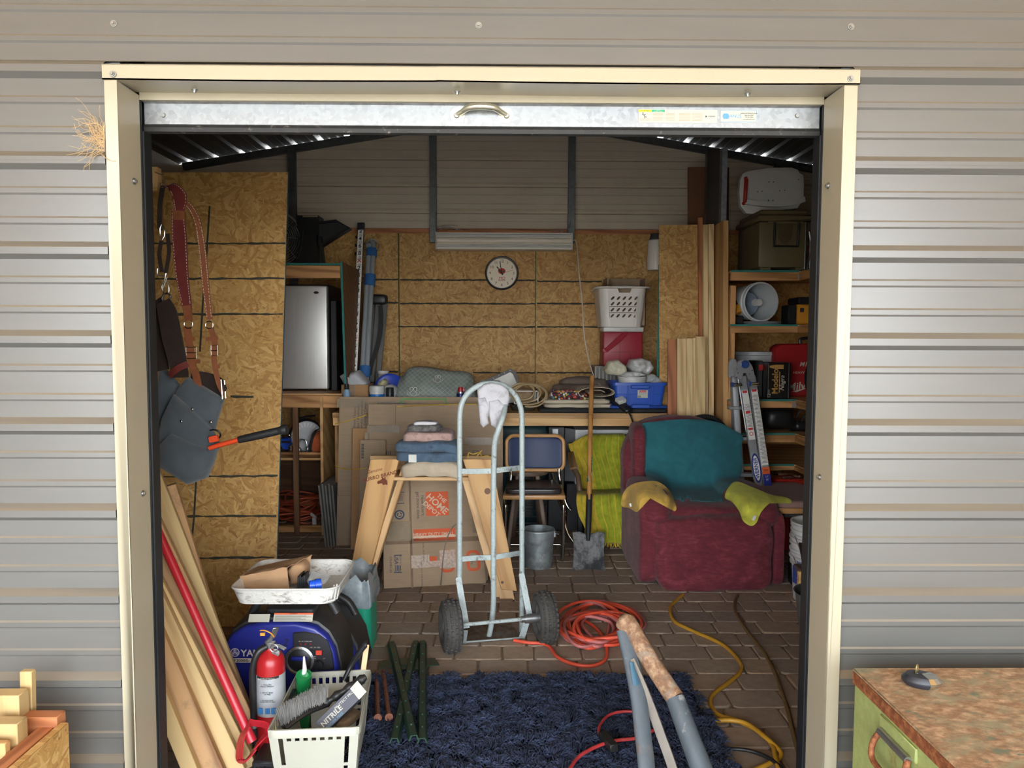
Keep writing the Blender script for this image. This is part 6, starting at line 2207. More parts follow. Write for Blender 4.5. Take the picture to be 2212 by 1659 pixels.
for c,s_ in((wl_,-1),(wr_,1)):
 zx=ax_*s_
 Mw=frame(zx.cross(Vector((0,0,1)))*1,Vector((0,0,1)),(zx.cross(Vector((0,0,1)))).cross(Vector((0,0,1))),c)
 prof=[]
 R,hwd=.122,.046
 for i in range(17):
  t=PI*1.12*(i/16-.5)
  prof.append((R-.038+.038*math.cos(t),hwd*math.sin(t)))
 prof=[(.066,-.03)]+prof+[(.066,.03)]
 tyre=MB().lathe(prof,40,Mw).build('tyre',M_TYRE,ht,smooth=60)
 mb=MB()
 for k in range(30):
  a0=2*PI*k/30
  for row_,(off,wdt,lng)in enumerate(((-.030,.013,.017),(-.010,.013,.018),(.010,.013,.018),(.030,.013,.017))):
   aa=a0+(PI/30 if row_ in(1,3)else 0)
   rr2=R-.038+.038*math.cos(math.asin(max(-1,min(1,off/hwd)))*1.0)
   tn=Vector((-math.sin(aa),math.cos(aa),0));rd=Vector((math.cos(aa),math.sin(aa),0))
   tilt=-off*9
   B=frame(tn,(rd*math.sin(tilt)*-1+Vector((0,0,math.cos(tilt)))),rd*math.cos(tilt)+Vector((0,0,math.sin(tilt)))*-1*-1 if False else rd,rd*(rr2-.003)+Vector((0,0,off)))
   mb.hexa([(-lng/2,-wdt/2,0),(lng/2,-wdt/2*.8,0),(lng/2,wdt/2,0),(-lng/2,wdt/2*.8,0),(-lng*.4,-wdt*.38,.008),(lng*.4,-wdt*.34,.008),(lng*.4,wdt*.38,.008),(-lng*.4,wdt*.34,.008)],Mw@B)
 mb.build('tread_blocks',M_TYRE,tyre,kind='stuff',smooth=0)
 MB().lathe([(.068,-.028),(.064,-.02),(.05,-.012),(.03,-.012),(.028,-.03),(.001,-.03)],28,Mw).lathe([(.068,.028),(.064,.02),(.05,.012),(.03,.012),(.026,.05 if s_<0 else.03),(.001,.05 if s_<0 else.03)],28,Mw).build('hub',M_STEEL,ht)
MB().tube([wr_-ax_*.10,wr_-ax_*.03],.022,16).tube([wr_-ax_*.12,wr_-ax_*.1],.016,12).build('wheel_bearing',M_STEEL,ht)
# ---- white sock rag hung on the hoop
sk=thing('white_rag','grimy white socks hung over the top of the hand truck','rag',A(1062,925,3.55))
M_SOCK=FABRIC('grimy_white_knit',(186,184,187),.08,420,10,stain=(140,138,140))
def drape(px,Y,d,seed):
 poly=[A(x_,y_,Y)for x_,y_ in px]
 pl=[]
 for i in range(len(poly)):
  for q in range(4):pl.append(poly[i].lerp(poly[(i+1)%len(poly)],q/4))
 m=MB();puff(m,pl[::-1],(0,-1,0),d,6,back=.012,amp=.012,ns=24+seed,shrink=.8)
 return m
drape([(1031,842),(1045,829),(1062,826),(1082,830),(1098,842),(1101,862),(1095,884),(1084,900),(1070,905),(1056,900),(1040,900),(1033,880)],3.585,.02,1).build('sock',M_SOCK,sk,smooth=80)
drape([(1032,860),(1048,856),(1058,880),(1054,905),(1056,915),(1044,924),(1037,915),(1034,885)],3.575,.022,2).build('sock',M_SOCK,sk,smooth=80)
drape([(1056,866),(1076,862),(1092,878),(1084,905),(1072,926),(1061,919),(1056,895)],3.57,.02,3).build('sock',M_SOCK,sk,smooth=80)
drape([(1038,834),(1060,826),(1092,834),(1100,848),(1085,868),(1060,862),(1040,846)],3.635,-.02,4).build('sock',M_SOCK,sk,smooth=80)
# ====== UNDER THE BENCH
tbn=single(MB().pillow((AX(1130,5.7),5.9,.41),(.42,.4,.82),12,6),'teal_bin',P('dark_teal_plastic',(20,62,66),.5),'tall dark teal bin under the bench behind the blue chair','bin',smooth=40)
bc=thing('black_case','black equipment case with a bright clasp under the bench','case',(AX(1203,5.6),5.75,0))
MB().box((AX(1184,5.6),5.6,0),(AX(1221,5.6),5.9,AZ(921,5.6))).build('body',M_BLKP,bc,bevel=.008)
MB().box((AX(1193,5.6),5.59,AZ(938,5.6)),(AX(1206,5.6),5.6,AZ(926,5.6))).build('clasp',M_STEEL,bc,bevel=.002)
wbx=thing('white_carton','white printed carton with a grey top under the bench behind the striped chair','box',(AX(1300,5.6),5.8,0))
xw0,xw1,zw=AX(1243,5.62),AX(1366,5.62),AZ(928,5.62)
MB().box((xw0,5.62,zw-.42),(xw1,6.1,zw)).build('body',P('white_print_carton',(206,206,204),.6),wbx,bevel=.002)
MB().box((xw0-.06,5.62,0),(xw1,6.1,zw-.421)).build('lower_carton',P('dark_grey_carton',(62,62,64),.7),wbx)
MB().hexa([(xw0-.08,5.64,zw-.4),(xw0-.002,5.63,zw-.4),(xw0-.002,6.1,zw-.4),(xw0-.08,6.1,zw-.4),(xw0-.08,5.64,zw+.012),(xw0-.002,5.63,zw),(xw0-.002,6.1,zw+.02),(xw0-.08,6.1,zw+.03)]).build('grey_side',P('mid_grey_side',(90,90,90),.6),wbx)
lettering(wbx,'BLUEBIRD',.035,facing((AX(1262,5.62),5.619,AZ(948,5.62))),M_INKC,bold=.001)if False else None
mb=MB()
for i in range(6):mb.box((AX(1253+i*3,5.62),5.6185,AZ(951,5.62)),(AX(1254.6+i*3,5.62),5.6195,AZ(945,5.62)))
mb.build('printed_marks',M_INKC,wbx)
MB().box((AX(1336,5.62),5.6185,AZ(946,5.62)),(AX(1356,5.62),5.6195,AZ(937,5.62))).build('printed_picture',M_INKBL,wbx)
rk_=thing('folded_rack','dark folded metal rack with rounded rungs on the floor under the bench','rack',(AX(1150,5.35),5.4,0))
for i,y in enumerate((1060,1092,1104,1118,1132)):
 p,q=A(1096,y,5.4),A(1178,y-2,5.4)
 MB().tube(bez([p,p.lerp(q,.05),p.lerp(q,.5),p.lerp(q,.93),q+Vector((0,0,.03))],5),.006,6).build('rung',P('dark_grey_tube',(84,84,86),.35,.6),rk_)
for px in(1098,1180):
 MB().tube([Vector((AX(px,5.4),5.42,0)),A(px,1040,5.42)],.011,8).build('upright',MC['dark_grey_tube'],rk_)
MB().box((AX(1110,5.45),5.5,AZ(1120,5.45)),(AX(1152,5.45),5.52,AZ(1020,5.45))).build('dark_panel',M_BLKP,rk_)
st_=thing('wooden_stool','dark wooden stool with splayed legs behind the blue chair','stool',(AX(1150,5.2),5.2,0))
M_STOOL=WOOD('dark_stool_wood',(112,92,76),(74,58,46),0,1,knots=0)
zs_=AZ(1015,5.2)
MB().lathe([(.001,zs_-.03),(.15,zs_-.03),(.155,zs_-.015),(.15,zs_),(.001,zs_)],28,T(AX(1140,5.25),5.25,0)).build('seat',M_STOOL,st_)
for(x0,y0,Yq),(x1,Yr)in(((1160,1022,5.16),(1184,5.02)),((1155,1022,5.3),(1168,5.42)),((1118,1022,5.18),(1096,5.06)),((1122,1022,5.3),(1108,5.42))):
 board('leg',A(x0,y0,Yq),Vector((AX(x1,Yr,1150),Yr,0)),.034,.034,M_STOOL,st_,up=(0,1,0),bevel=.008)
 # ---- blue chair
ch=thing('blue_chair','cane framed chair with a blue vinyl back and dark seat beside the hand truck','chair',(AX(1156,4.95),4.95,0))
M_BEECH=P('varnished_beech',(190,142,88),.35,0,.1,14)
M_BVIN=P('blue_vinyl',(16,42,84),.5,0,.12,6,bump=.08,bscale=120)
M_DVIN=P('dark_brown_vinyl',(46,40,40),.3,0,.12,6)
Ybk=5.12
def rrpts(cx,cz,w,h_,r,Y,n=6,lean=0.0):
 pts=[]
 for sx_,sz_,a0 in((1,-1,-PI/2),(1,1,0),(-1,1,PI/2),(-1,-1,PI)):
  for i in range(n+1):
   a=a0+PI/2*i/n
   xx,zz_=sx_*(w/2-r)+r*math.cos(a),sz_*(h_/2-r)+r*math.sin(a)
   pts.append(Vector((cx+xx,Y+lean*zz_-.04*(1-(2*xx/w)**2)*-1,cz+zz_)))
 return pts
cB=A(1156,979,Ybk)
wB,hB=124*Ybk/F,74*Ybk/F
MB().tube(rrpts(cB.x,cB.z,wB,hB,.05,Ybk,lean=.15),.014,10,closed=True).build('back_frame',M_BEECH,ch,smooth=60)
MB().pillow((0,0,0),(wB-.02,.035,hB-.02),7,12,fn=lambda w:(cB.x+w.x,Ybk+.15*w.z+.04*(1-(2*w.x/wB)**2)+w.y,cB.z+w.z)).build('backrest',M_BVIN,ch,smooth=70)
Ysf_,Ysb=4.78,5.14
zse=AZ(1070,Ysf_)
xs0,xs1=AX(1086,Ysf_),AX(1223,Ysf_)
xb0,xb1=AX(1094,Ysb,1050),AX(1214,Ysb,1050)
mb=MB()
mb.hexa([(xs0,Ysf_,zse-.03),(xs1,Ysf_,zse-.03),(xb1,Ysb,zse-.03),(xb0,Ysb,zse-.03),(xs0,Ysf_,zse),(xs1,Ysf_,zse),(xb1,Ysb,zse),(xb0,Ysb,zse)])
mb.build('seat_frame',M_BEECH,ch,bevel=.008,seg=2)
MB().pillow(((xs0+xs1)/2,(Ysf_+Ysb)/2+.005,zse+.018),(xs1-xs0-.03,Ysb-Ysf_-.03,.045),9,10,fn=lambda w:(w.x*(1-.12*(w.y/.36+.5)),w.y,w.z)).build('seat',M_DVIN,ch,smooth=70)
for sx_,xf,xbk in((-1,xs0+.02,xb0+.02),(1,xs1-.012,xb1-.01)):
 xbf=cB.x+sx_*wB*.42
 pts=[Vector((xbf,Ybk-.02,cB.z-hB*.45)),Vector((xbf,Ybk-.03,zse+.08)),Vector((xbf+sx_*.01,Ybk-.06,zse+.01)),Vector((xf,Ysf_+.12,zse-.045)),Vector((xf,Ysf_+.03,zse-.06)),Vector((xf,Ysf_+.01,zse-.1)),Vector((xf,Ysf_+.02,.09)),Vector((xf,Ysf_+.04,.02)),Vector((xf,Ysf_+.1,.0125)),Vector((xf+sx_*.02,Ysb+.05,.0125))]
 MB().tube(bez(pts,6),.0115,10).build('chrome_leg',M_CHROME,ch,smooth=60)
MB().tube([Vector((xs0+.0,Ysb+.05,.0125)),Vector((xs1+.01,Ysb+.05,.0125))],.0115,10).build('chrome_runner',M_CHROME,ch)
c2=thing('chrome_frame_chair','chrome tube chair mostly hidden behind the blue chair','chair',(AX(1200,5.3),5.3,0))
for p in([(1192,1020,5.18),(1200,1060,5.2),(1215,1100,5.22),(1224,1112,5.24)],[(1205,1020,5.3),(1222,1085,5.28),(1234,1102,5.26)],[(1214,1108,5.05),(1226,1150,5.0),(1240,1172,4.97),(1243,1180,4.96)]):
 MB().tube(bez([A(*q)for q in p],6),.012,10).build('chrome_tube',M_CHROME,c2,smooth=60)
MB().tube([Vector((AX(1243,4.96,1180),4.96,.01)),A(1243,1180,4.96)],.011,8).build('chrome_tube',M_CHROME,c2)
MB().box((AX(1185,5.25),5.22,AZ(1012,5.25)),(AX(1206,5.25),5.5,AZ(1004,5.25))).build('seat',M_DVIN,c2)
# ---- galvanised bucket
bk=thing('galvanized_bucket','small galvanized steel bucket of ash standing on the pavers by the blue chair','bucket',flr(1163,1222))
pb_=flr(1163,1222)+Vector((0,.0,0))
rb0,rb1=.088,.102
hbk=.243
Mb=T(*pb_)
prof=[(.001,.004),(rb0,0)]
for i in range(13):
 t=i/12
 rr2=rb0+(rb1-rb0)*t
 bump_=.003 if t in(2/12,9/12)else 0
 prof.append((rr2+bump_,.006+(hbk-.012)*t))
prof+=[(rb1+.005,hbk-.004),(rb1+.004,hbk+.003),(rb1-.002,hbk),(rb1-.006,hbk-.04),(rb0-.002,.1),(.001,.1)]
MB().lathe(prof,40,Mb).build('body',GALV('bucket_zinc',(158,166,166),.5,26,.6,stain=.2),bk,smooth=50)
MB().lathe([(rb1-.008,hbk-.05),(.001,hbk-.045)],28,Mb).build('ash',P('brown_ash',(86,68,54),.95,0,.4,40),bk)
for s_ in(-1,1):
 MB().box((s_*(rb1+.002)-.006,-.012,hbk-.05),(s_*(rb1+.002)+.006,.012,hbk-.015),Mb).build('ear',M_STEEL,bk)
hp=[Mb@Vector((-(rb1+.03),0,hbk-.03)),Mb@Vector((-(rb1+.006),0,hbk-.028))]
MB().tube(hp,.003,6).tube(bez([Mb@Vector((rb1+.03,0,hbk-.035)),Mb@Vector((rb1+.006,0,hbk-.03)),Mb@Vector((rb1-.0,-.05,hbk+.0)),Mb@Vector((.04,-.102,hbk+.006)),Mb@Vector((-.04,-.102,hbk+.006)),Mb@Vector((-rb1,-.05,hbk+.0)),Mb@Vector((-(rb1+.006),0,hbk-.03))],6),.003,6).build('bail_handle',M_STEEL,bk)
mb=MB()
for i,(dx,dz)in enumerate(((-.012,.05),(-.004,.035),(.006,.055),(.018,.045),(.028,.06))):
 mb.tube([Mb@Vector((dx,-.1,dz+.05)),Mb@Vector((dx+.004,-.0975,dz+.03)),Mb@Vector((dx+.010,-.0985,dz+.045))],.0012,5)
mb.build('chalk_scrawl',P('chalk_marks',(206,206,200),.9),bk)
# ---- shovel
sv=thing('shovel','square point shovel with a wooden handle leaning upright against the workbench','shovel',flr(1271,1230))
tip=flr(1271,1231)
h1=A(1279,812,5.36)
dirn=(h1-tip).normalized()
p_s0,p_s1=A(1270.5,1150,4.86),A(1273,1077,4.96)
MB().tube([p_s1-dirn*.01,A(1273.5,1000,5.07),A(1276,900,5.22),h1-dirn*.01,h1],[.0165,.017,.0165,.0165,.012],16).build('handle',WOOD('ash_handle',(186,132,70),(150,98,46),2,.6,knots=0),sv,smooth=60)
MB().tube([A(1273,1042,5.01),A(1274.2,988,5.09)],.0176,16).build('sticker',RUST('worn_sticker',(222,222,210),((36,90,60),(30,30,30)),.5,30),sv)
M_SVS=RUST('scraped_blade_steel',(66,68,70),((150,150,150),(104,104,104)),.35,9,(1,1,.5),rough=.45)
MB().tube([p_s0-dirn*.06,p_s0,p_s1.lerp(p_s0,.4),p_s1+dirn*.03],[.012,.019,.021,.0205],16,flat=.9).build('socket',P('black_socket',(54,56,58),.4,.5),sv,smooth=60)
def blade(u,v):
 yb_,yt_=1232,1149
 py=yb_+(yt_-yb_)*v
 hw_=35+2.5*math.sin(v*PI)*-1+(1.5 if v<.1 else 0)
 if v>.93 and abs(u-.5)<.28:py+=9*(1-abs(u-.5)/.28)*(v-.93)/.07
 px=1271.5+(u-.5)*2*hw_
 Yq=tip.y+(p_s0.y-tip.y)*v
 q=A(px,py,Yq)
 q.y+=-.035*(2*u-1)**2*1+.02
 return q
MB().grid(blade,20,20,.003).build('blade',M_SVS,sv,smooth=60)
# ---- striped towel chair
yc=thing('armchair','low armchair with wooden arms hidden under the striped towel','chair',(AX(1300,5.24),5.24,0))
MB().box((AX(1258,5.42,950),5.47,AZ(1075,5.42)),(AX(1352,5.42,950),5.53,AZ(948,5.47))).build('backrest',M_DVIN,yc,bevel=.02)
MB().box((AX(1262,5.09),5.07,AZ(1092,5.07)),(AX(1376,5.09),5.49,AZ(1070,5.07))).build('seat',M_DVIN,yc,bevel=.01)
board('arm',A(1232,978,5.42),A(1239,1012,5.19),.02,.05,WOOD('arm_wood',(136,102,68),(100,72,46),0,1,knots=0),yc,up=(1,0,.2),bevel=.004)
MB().tube([A(1240,1012,5.22),A(1249,1030,5.14),A(1252,1060,5.12)],.02,10).build('arm_bracket',P('brown_bracket',(92,72,54),.5),yc)
for px,Yq in((1253,5.12),(1370,5.09),(1258,5.49),(1360,5.49)):
 MB().box((AX(px,Yq,1150)-.016,Yq,0),(AX(px,Yq,1150)+.016,Yq+.03,AZ(1085,Yq))).build('leg',M_BLKM,yc,bevel=.003)
board('foot_bar',A(1366,1162,4.96),A(1376,1212,4.94),.02,.022,M_BLKM,yc)
def stripe_mat():
 t=NT('green_gold_stripe_terry')
 tc=t.coord()
 uv=t.new('ShaderNodeUVMap')
 sx=t.new('ShaderNodeSeparateXYZ')
 t.l.new(uv.outputs[0],sx.inputs[0])
 fr=t.math('FRACT',t.math('MULTIPLY',sx.outputs['X'],8.5))
 gr=t.ramp(t.noise(tc,20,4),[(.3,srgb((128,138,24))),(.7,srgb((164,172,40)))])
 go=t.ramp(t.noise(tc,24,4),[(.3,srgb((178,148,34))),(.7,srgb((206,180,60)))])
 f=t.ramp(fr,[(0,(0,0,0)),(.30,(0,0,0)),(.34,(1,1,1)),(.46,(1,1,1)),(.5,(0,0,0)),(.80,(.0,.0,.0)),(.83,(.5,.5,.5)),(.86,(0,0,0))])
 edge=t.ramp(sx.outputs['X'],[(.26,(1,1,1)),(.3,(0,0,0))])
 fe=t.math('MAXIMUM',f,t.math('MULTIPLY',edge,t.ramp(fr,[(.55,(1,1,1)),(.6,(.2,.2,.2)),(.72,(.2,.2,.2)),(.78,(1,1,1))])))
 col=t.mix(fe,gr,go)
 t.bump(t.noise(tc,500,2),.5,.002)
 return t.fin(col,.95,0,Sheen_Weight=.08)
def add_uv(o,nu,nv):
 """uv for a front-face grid built first in the mesh"""
 me=o.data
 uvl=me.uv_layers.new(name='UVMap')
 W=nu+1
 n=W*(nv+1)
 for l in me.loops:
  k=l.vertex_index%n
  uvl.data[l.index].uv=((k%W)/nu,(k//W)/nv)
prof_y=[(938,5.40,1262,1346),(942,5.31,1246,1350),(960,5.28,1228,1353),(985,5.26,1238,1352),(1010,5.23,1249,1357),(1040,5.19,1250,1370),(1056,5.16,1251,1380),(1062,5.10,1250,1384),(1066,4.98,1247,1382),(1072,4.90,1247,1376),(1090,4.88,1247,1378),(1115,4.88,1252,1380),(1140,4.88,1264,1384),(1160,4.88,1262,1388),(1172,4.88,1262,1392)]
pv=bez([Vector(p[:3])for p in prof_y],3)
pw=bez([Vector((p[3],0,0))for p in prof_y],3)
nv_=len(pv)-1
def tow(u,v):
 k=int(round(v*nv_))
 py,Yq,l_=pv[k]
 r_=pw[k].x
 px=l_+(r_-l_)*u
 py+=(26*u if v>.93 else 0)*0+(10*(u>.5)*(u-.5)*2 if v>.9 else 0)
 if v<.3:py+=(1-min(1,u/.18))*10*(v<.12)
 q=A(px,py,Yq+.14)
 q.y+=.018*math.sin(9*u+4*v)*(1 if.1<v else.3)-.012*math.sin(17*u)*(v>.6)+.06*max(0,.2-u)*(v<.75)
 return q
o=MB().grid(tow,30,nv_,.006).build('striped_towel',stripe_mat(),smooth=80)
add_uv(o,30,nv_)
tag(o,'yellow green striped towel draped over the low armchair beside the recliner','towel')
mb=MB()
for i in range(48):
 u=i/47
 p=tow(u,1)
 mb.tube([p,p+Vector((R_.uniform(-.006,.006),R_.uniform(-.005,.003),-.02)),p+Vector((R_.uniform(-.012,.012),R_.uniform(-.006,.004),-.036))],[.0035,.003,.001],5)
mb.build('fringe',P('gold_fringe',(196,168,56),.9),o,kind='stuff')
# ====== RIGHT SIDE
from mathutils.bvhtree import BVHTree
def bvh_of(objs):
 vs,fs=[],[]
 for o in objs:
  W=Matrix.Translation(WL[o.name])
  n=len(vs)
  vs+=[W@v.co for v in o.data.vertices]
  fs+=[[i+n for i in p.vertices]for p in o.data.polygons]
 return BVHTree.FromPolygons(vs,fs)
def drape_px(px,bvh,Ydef,off=.012,rings=9,sub=5,smooth=6,wr=.006,thick=.007,ns=9,seed=0):
 """cloth lying on the things below it: outline in pixels, surface found by ray, then relaxed"""
 P2=bez([Vector((x,y,0))for x,y in px],sub,closed=True)
 c=sum(P2,Vector())/len(P2)
 n=len(P2)
 rows=[]
 for k in range(rings+1):
  s_=1-k/rings*.97
  row=[]
  for p in P2:
   q=c+(p-c)*s_
   d=ray(q.x,q.y);d2=d.normalized()
   hit=bvh.ray_cast(Vector((0,0,H)),d2)
   Yq=hit[0].y-off if hit[0]is not None and abs(hit[0].y-Ydef)<.45 else None
   row.append([q,Yq])
  rows.append(row)
 for k in range(rings-1,-1,-1):
  for i in range(n):
   if rows[k][i][1]is None:rows[k][i][1]=(rows[k+1][i][1]if rows[k+1][i][1]is not None else Ydef)+.012
 for i in range(n):
  if rows[rings][i][1]is None:rows[rings][i][1]=Ydef
 for it in range(smooth):
  new=[[0]*n for _ in rows]
  for k in range(rings+1):
   for i in range(n):
    nb=[rows[k][(i+1)%n][1],rows[k][i-1][1]]
    if k>0:nb.append(rows[k-1][i][1])
    if k<rings:nb.append(rows[k+1][i][1])
    new[k][i]=min(rows[k][i][1],.5*rows[k][i][1]+.5*sum(nb)/len(nb))
  for k in range(rings+1):
   for i in range(n):rows[k][i][1]=new[k][i]
 mb=MB()
 v,f=[],[]
 for back in(0,1):
  for k in range(rings+1):
   for i in range(n):
    q,Yq=rows[k][i]
    w_=wr*(mnoise.noise(Vector((q.x/22+seed,q.y/40+q.x/60,seed)))+.6*mnoise.noise(Vector((q.x/9,q.y/14,seed+3))))
    v.append(A(q.x,q.y,Yq+w_-(0 if back else thick)))
 m=n*(rings+1)
 for k in range(rings):
  for i in range(n):
   j=(i+1)%n
   a_,b_,c_,d_=k*n+i,k*n+j,(k+1)*n+j,(k+1)*n+i
   f.append((a_,b_,c_,d_));f.append((d_+m,c_+m,b_+m,a_+m))
 for i in range(n):
  j=(i+1)%n
  f.append((j,i,m+i,m+j))
 f.append([rings*n+i for i in range(n)]);f.append([m+rings*n+i for i in range(n-1,-1,-1)])
 return mb.add(v,f)
def burgundy():
 t=NT('burgundy_microsuede')
 v=t.coord()
 n=t.noise(v,7,4,.6,.8)
 n2=t.noise(t.coord((3,3,9)),6,5,.65,1.0)
 f=t.math('ADD',t.math('MULTIPLY',n,.5),t.math('MULTIPLY',n2,.5))
 col=t.ramp(f,[(.3,srgb((80,25,33))),(.5,srgb((106,36,46))),(.68,srgb((138,60,70)))])
 t.bump(n2,.25,.006)
 return t.fin(col,.9,0,Sheen_Weight=.12)
M_BURG=burgundy()
rc=thing('recliner','burgundy microsuede recliner with rolled arms and a teal towel on its back','recliner',flr(1540,1290))
Yr0=4.24
def pl(name,x0,y0,x1,y1,Yf,Yb,e=6,n=12,amp=.01,seed=1,fn=None,ns=7):
 """soft block whose front face spans the pixels at depth Yf"""
 a_,b_=A(x0,y1,Yf),A(x1,y0,Yf)
 c=((a_.x+b_.x)/2,(Yf+Yb)/2,(a_.z+b_.z)/2)
 return MB().pillow(c,(b_.x-a_.x,Yb-Yf,b_.z-a_.z),e,n,amp,ns,seed=seed,fn=fn).build(name,M_BURG,rc,smooth=80)
bodies=[]
bodies.append(pl('footrest',1420,1120,1680,1286,Yr0,Yr0+.34,6,22,.02,3,ns=8,fn=lambda w:(w.x,w.y+.022*math.exp(-((w.z+.012)/.012)**2)*(1 if abs(w.x)<.22 and w.y<0 else 0)+.008*mnoise.noise(Vector((w.x*22,w.z*5,3))),w.z+.006*math.sin(w.x*9))))
bodies.append(pl('seat',1425,1094,1672,1200,Yr0+.1,Yr0+.75,5,14,.018,5))
bodies.append(pl('arm_base',1380,1100,1425,1268,Yr0+.06,Yr0+.8,7,12,.006,7))
bodies.append(pl('arm_base',1668,1110,1702,1274,Yr0+.06,Yr0+.8,7,12,.006,8))
def roll(w):return(w.x,w.y+.008*mnoise.noise(Vector((w.x*26,w.z*12,5))),w.z+.006*mnoise.noise(Vector((w.x*30,w.y*8,2)))-.035*max(0,-w.y)/.35)
bodies.append(pl('arm_pad',1382,1064,1464,1136,Yr0+.04,Yr0+.74,3.2,12,.01,9,roll))
bodies.append(pl('arm_pad',1600,1072,1702,1140,Yr0+.04,Yr0+.74,3.2,12,.01,11,roll))
bodies.append(pl('backrest',1350,905,1608,1130,Yr0+.62,Yr0+.92,4.2,16,.012,13,fn=lambda w:(w.x*(1-.05*max(0,w.z)),w.y+.16*(w.z+.3),w.z-.07*(w.x/.36)**2*(w.z>0))))
MB().pillow((A(1378,1000,4.95).x,5.02,.66),(.1,.3,.5),4,10,.012,8,seed=4).build('backrest_wing',M_BURG,rc,smooth=80)
c_=flr(1450,1280)
for x,y in((AX(1440,Yr0+.1),Yr0+.1),(AX(1690,Yr0+.3),Yr0+.35),(AX(1440,4.9),4.9),(AX(1650,4.9),4.9)):
 MB().cyl((x,y,0),(x,y,.06),.025,.02,12).build('foot',M_BLKP,rc)
MB().box((AX(1435,Yr0+.1),Yr0+.1,.03),(AX(1680,Yr0+.1),Yr0+.8,.2)).build('base_frame',M_BLKM,rc)
for px,py in((1706,1255),(1712,1262)):
 MB().cyl(A(px,py,4.4),A(px,py,4.4)+Vector((.03,0,0)),.03,.03,14).build('caster',M_BLKP,rc)if px==1706 else None
BV=bvh_of(bodies)
def towel_on(name,px,Yd,mat,label,**kw):
 return single(drape_px(px,BV,Yd,**kw),name,mat,label,'towel',smooth=80)
M_TEALT=FABRIC('teal_terry',(38,102,110),.16,500,10)
towel_on('teal_towel',[(1384,918),(1420,910),(1465,906),(1510,906),(1550,912),(1580,926),(1605,943),(1601,965),(1604,1005),(1596,1035),(1575,1050),(1560,1070),(1566,1100),(1525,1103),(1505,1100),(1480,1103),(1455,1096),(1425,1058),(1398,1036),(1390,990),(1386,950)],4.93,M_TEALT,'large teal towel covering the back of the burgundy recliner',rings=14,wr=.012)
M_GOLD=FABRIC('golden_yellow_terry',(230,186,84),.16,500,12)
M_LIME=FABRIC('lemon_green_terry',(206,204,76),.16,500,12)
g1=towel_on('yellow_towel',[(1342,1092),(1346,1066),(1362,1048),(1390,1040),(1420,1040),(1445,1058),(1458,1085),(1461,1100),(1454,1103),(1440,1080),(1430,1078),(1415,1074),(1395,1074),(1382,1084),(1377,1106),(1360,1098)],4.36,M_GOLD,'golden yellow towel over the recliner arm nearest the striped towel',wr=.022,rings=12)
g2=towel_on('yellow_towel',[(1566,1075),(1572,1055),(1590,1040),(1625,1052),(1665,1068),(1698,1074),(1710,1082),(1706,1088),(1690,1085),(1668,1084),(1645,1105),(1635,1128),(1622,1136),(1605,1125),(1597,1105),(1582,1085)],4.36,M_LIME,'lemon yellow towel with a white tag over the recliner arm beside the ladder',wr=.016,rings=12)
def tagpatch(par,px,py,w,h,Yq,rot):
 c=A(px,py,Yq);k=Yq/F
 MB().box((-w*k/2,0,-h*k/2),(w*k/2,.003,h*k/2),T(*c)@Ry(rot)).build('care_tag',P('white_tag',(224,222,214),.8),par)
tagpatch(g2,1629,1119,6,12,4.235,.5);tagpatch(g1,1362,1091,4,7,4.33,-.2)
o=single(MB().tube([A(1522+47*math.cos(a),945-47*math.sin(a)*.95,5.24)for a in[2*PI*k/40 for k in range(40)]],.02,10,closed=True).tube([A(1475,945,5.24),A(1569,945,5.24)],.012,8).tube([A(1522,992,5.24),Vector((AX(1522,5.24,1200),5.24,0))],.015,8),'black_hoop',M_BLKP,'black hoop rising behind the top of the teal towel','hoop',smooth=60)
# ---- shelves at the right
YSA,XW=5.25,HALF
xa0,xa1=AX(1573,YSA),AX(1727,YSA,590)
shr=thing('shelf_unit','dark timber corner shelves on the right loaded with coolers and tool cases','shelf',(2.1,5.3,0))
lev=[(585,606),(702,719),(864,881),(937,956),(1004,1016)]
zsr=[]
for i,(ya,yb_)in enumerate(lev):
 za,zb_=AZ(ya,YSA,1650),AZ(yb_,YSA,1650)
 zsr.append(za)
 MB().box((xa0,YSA+.002,za-.012),(XW,6.3,za)).build('shelf_board',M_PLY,shr)
 MB().box((xa1+.01,3.4,za-.012),(XW,YSA,za)).build('shelf_board',M_PLY,shr)
 MB().box((xa0,YSA-.001,za-.008),(xa1,YSA+.004,za+.005)).build('teal_edge',M_TEAL,shr)
 board('front_rail',(xa0,YSA+.019,(za+zb_)/2-.004),(xa1,YSA+.019,(za+zb_)/2-.004),.038,za-zb_-.008,M_PINE_D,shr)
 board('side_rail',(xa1+.019,YSA,(za+zb_)/2-.004),(xa1+.019,3.4,(za+zb_)/2-.004),.038,za-zb_-.008,M_PINE_D,shr)
 if i<3:
  px=(1725,1752,1719)[i]
  MB().box((AX(px-9,YSA),YSA-.003,AZ(ya+5,YSA)),(AX(px+6,YSA),YSA,AZ(ya+16,YSA))).build('tie_plate',M_STEEL,shr)
for x,y in((xa0+.03,YSA+.06),(xa1+.05,3.45),(xa0+.03,6.25)):
 board('post',(x,y,0),(x,y,zsr[0]-.1),.04,.04,M_PINE_D,shr,up=(0,1,0))
MB().box((xa0,6.3,.02),(XW,6.31,2.3)).build('back_panel',M_OSB,shr)
zc1=zsr[0]+.006
M_OLIVE=P('olive_cooler_plastic',(104,92,64),.5,0,.06,5)
oc_=thing('olive_cooler','big olive hard cooler with a black rope handle on the top right shelf','cooler',(AX(1680,5.4),5.5,zc1))
x0,x1,za,zb_=AX(1630,5.3),AX(1735,5.3),zc1+.02,AZ(478,5.3,1680)
MB().box((x0,5.3,za),(x1,5.78,zb_)).build('body',M_OLIVE,oc_,bevel=.02,seg=2)
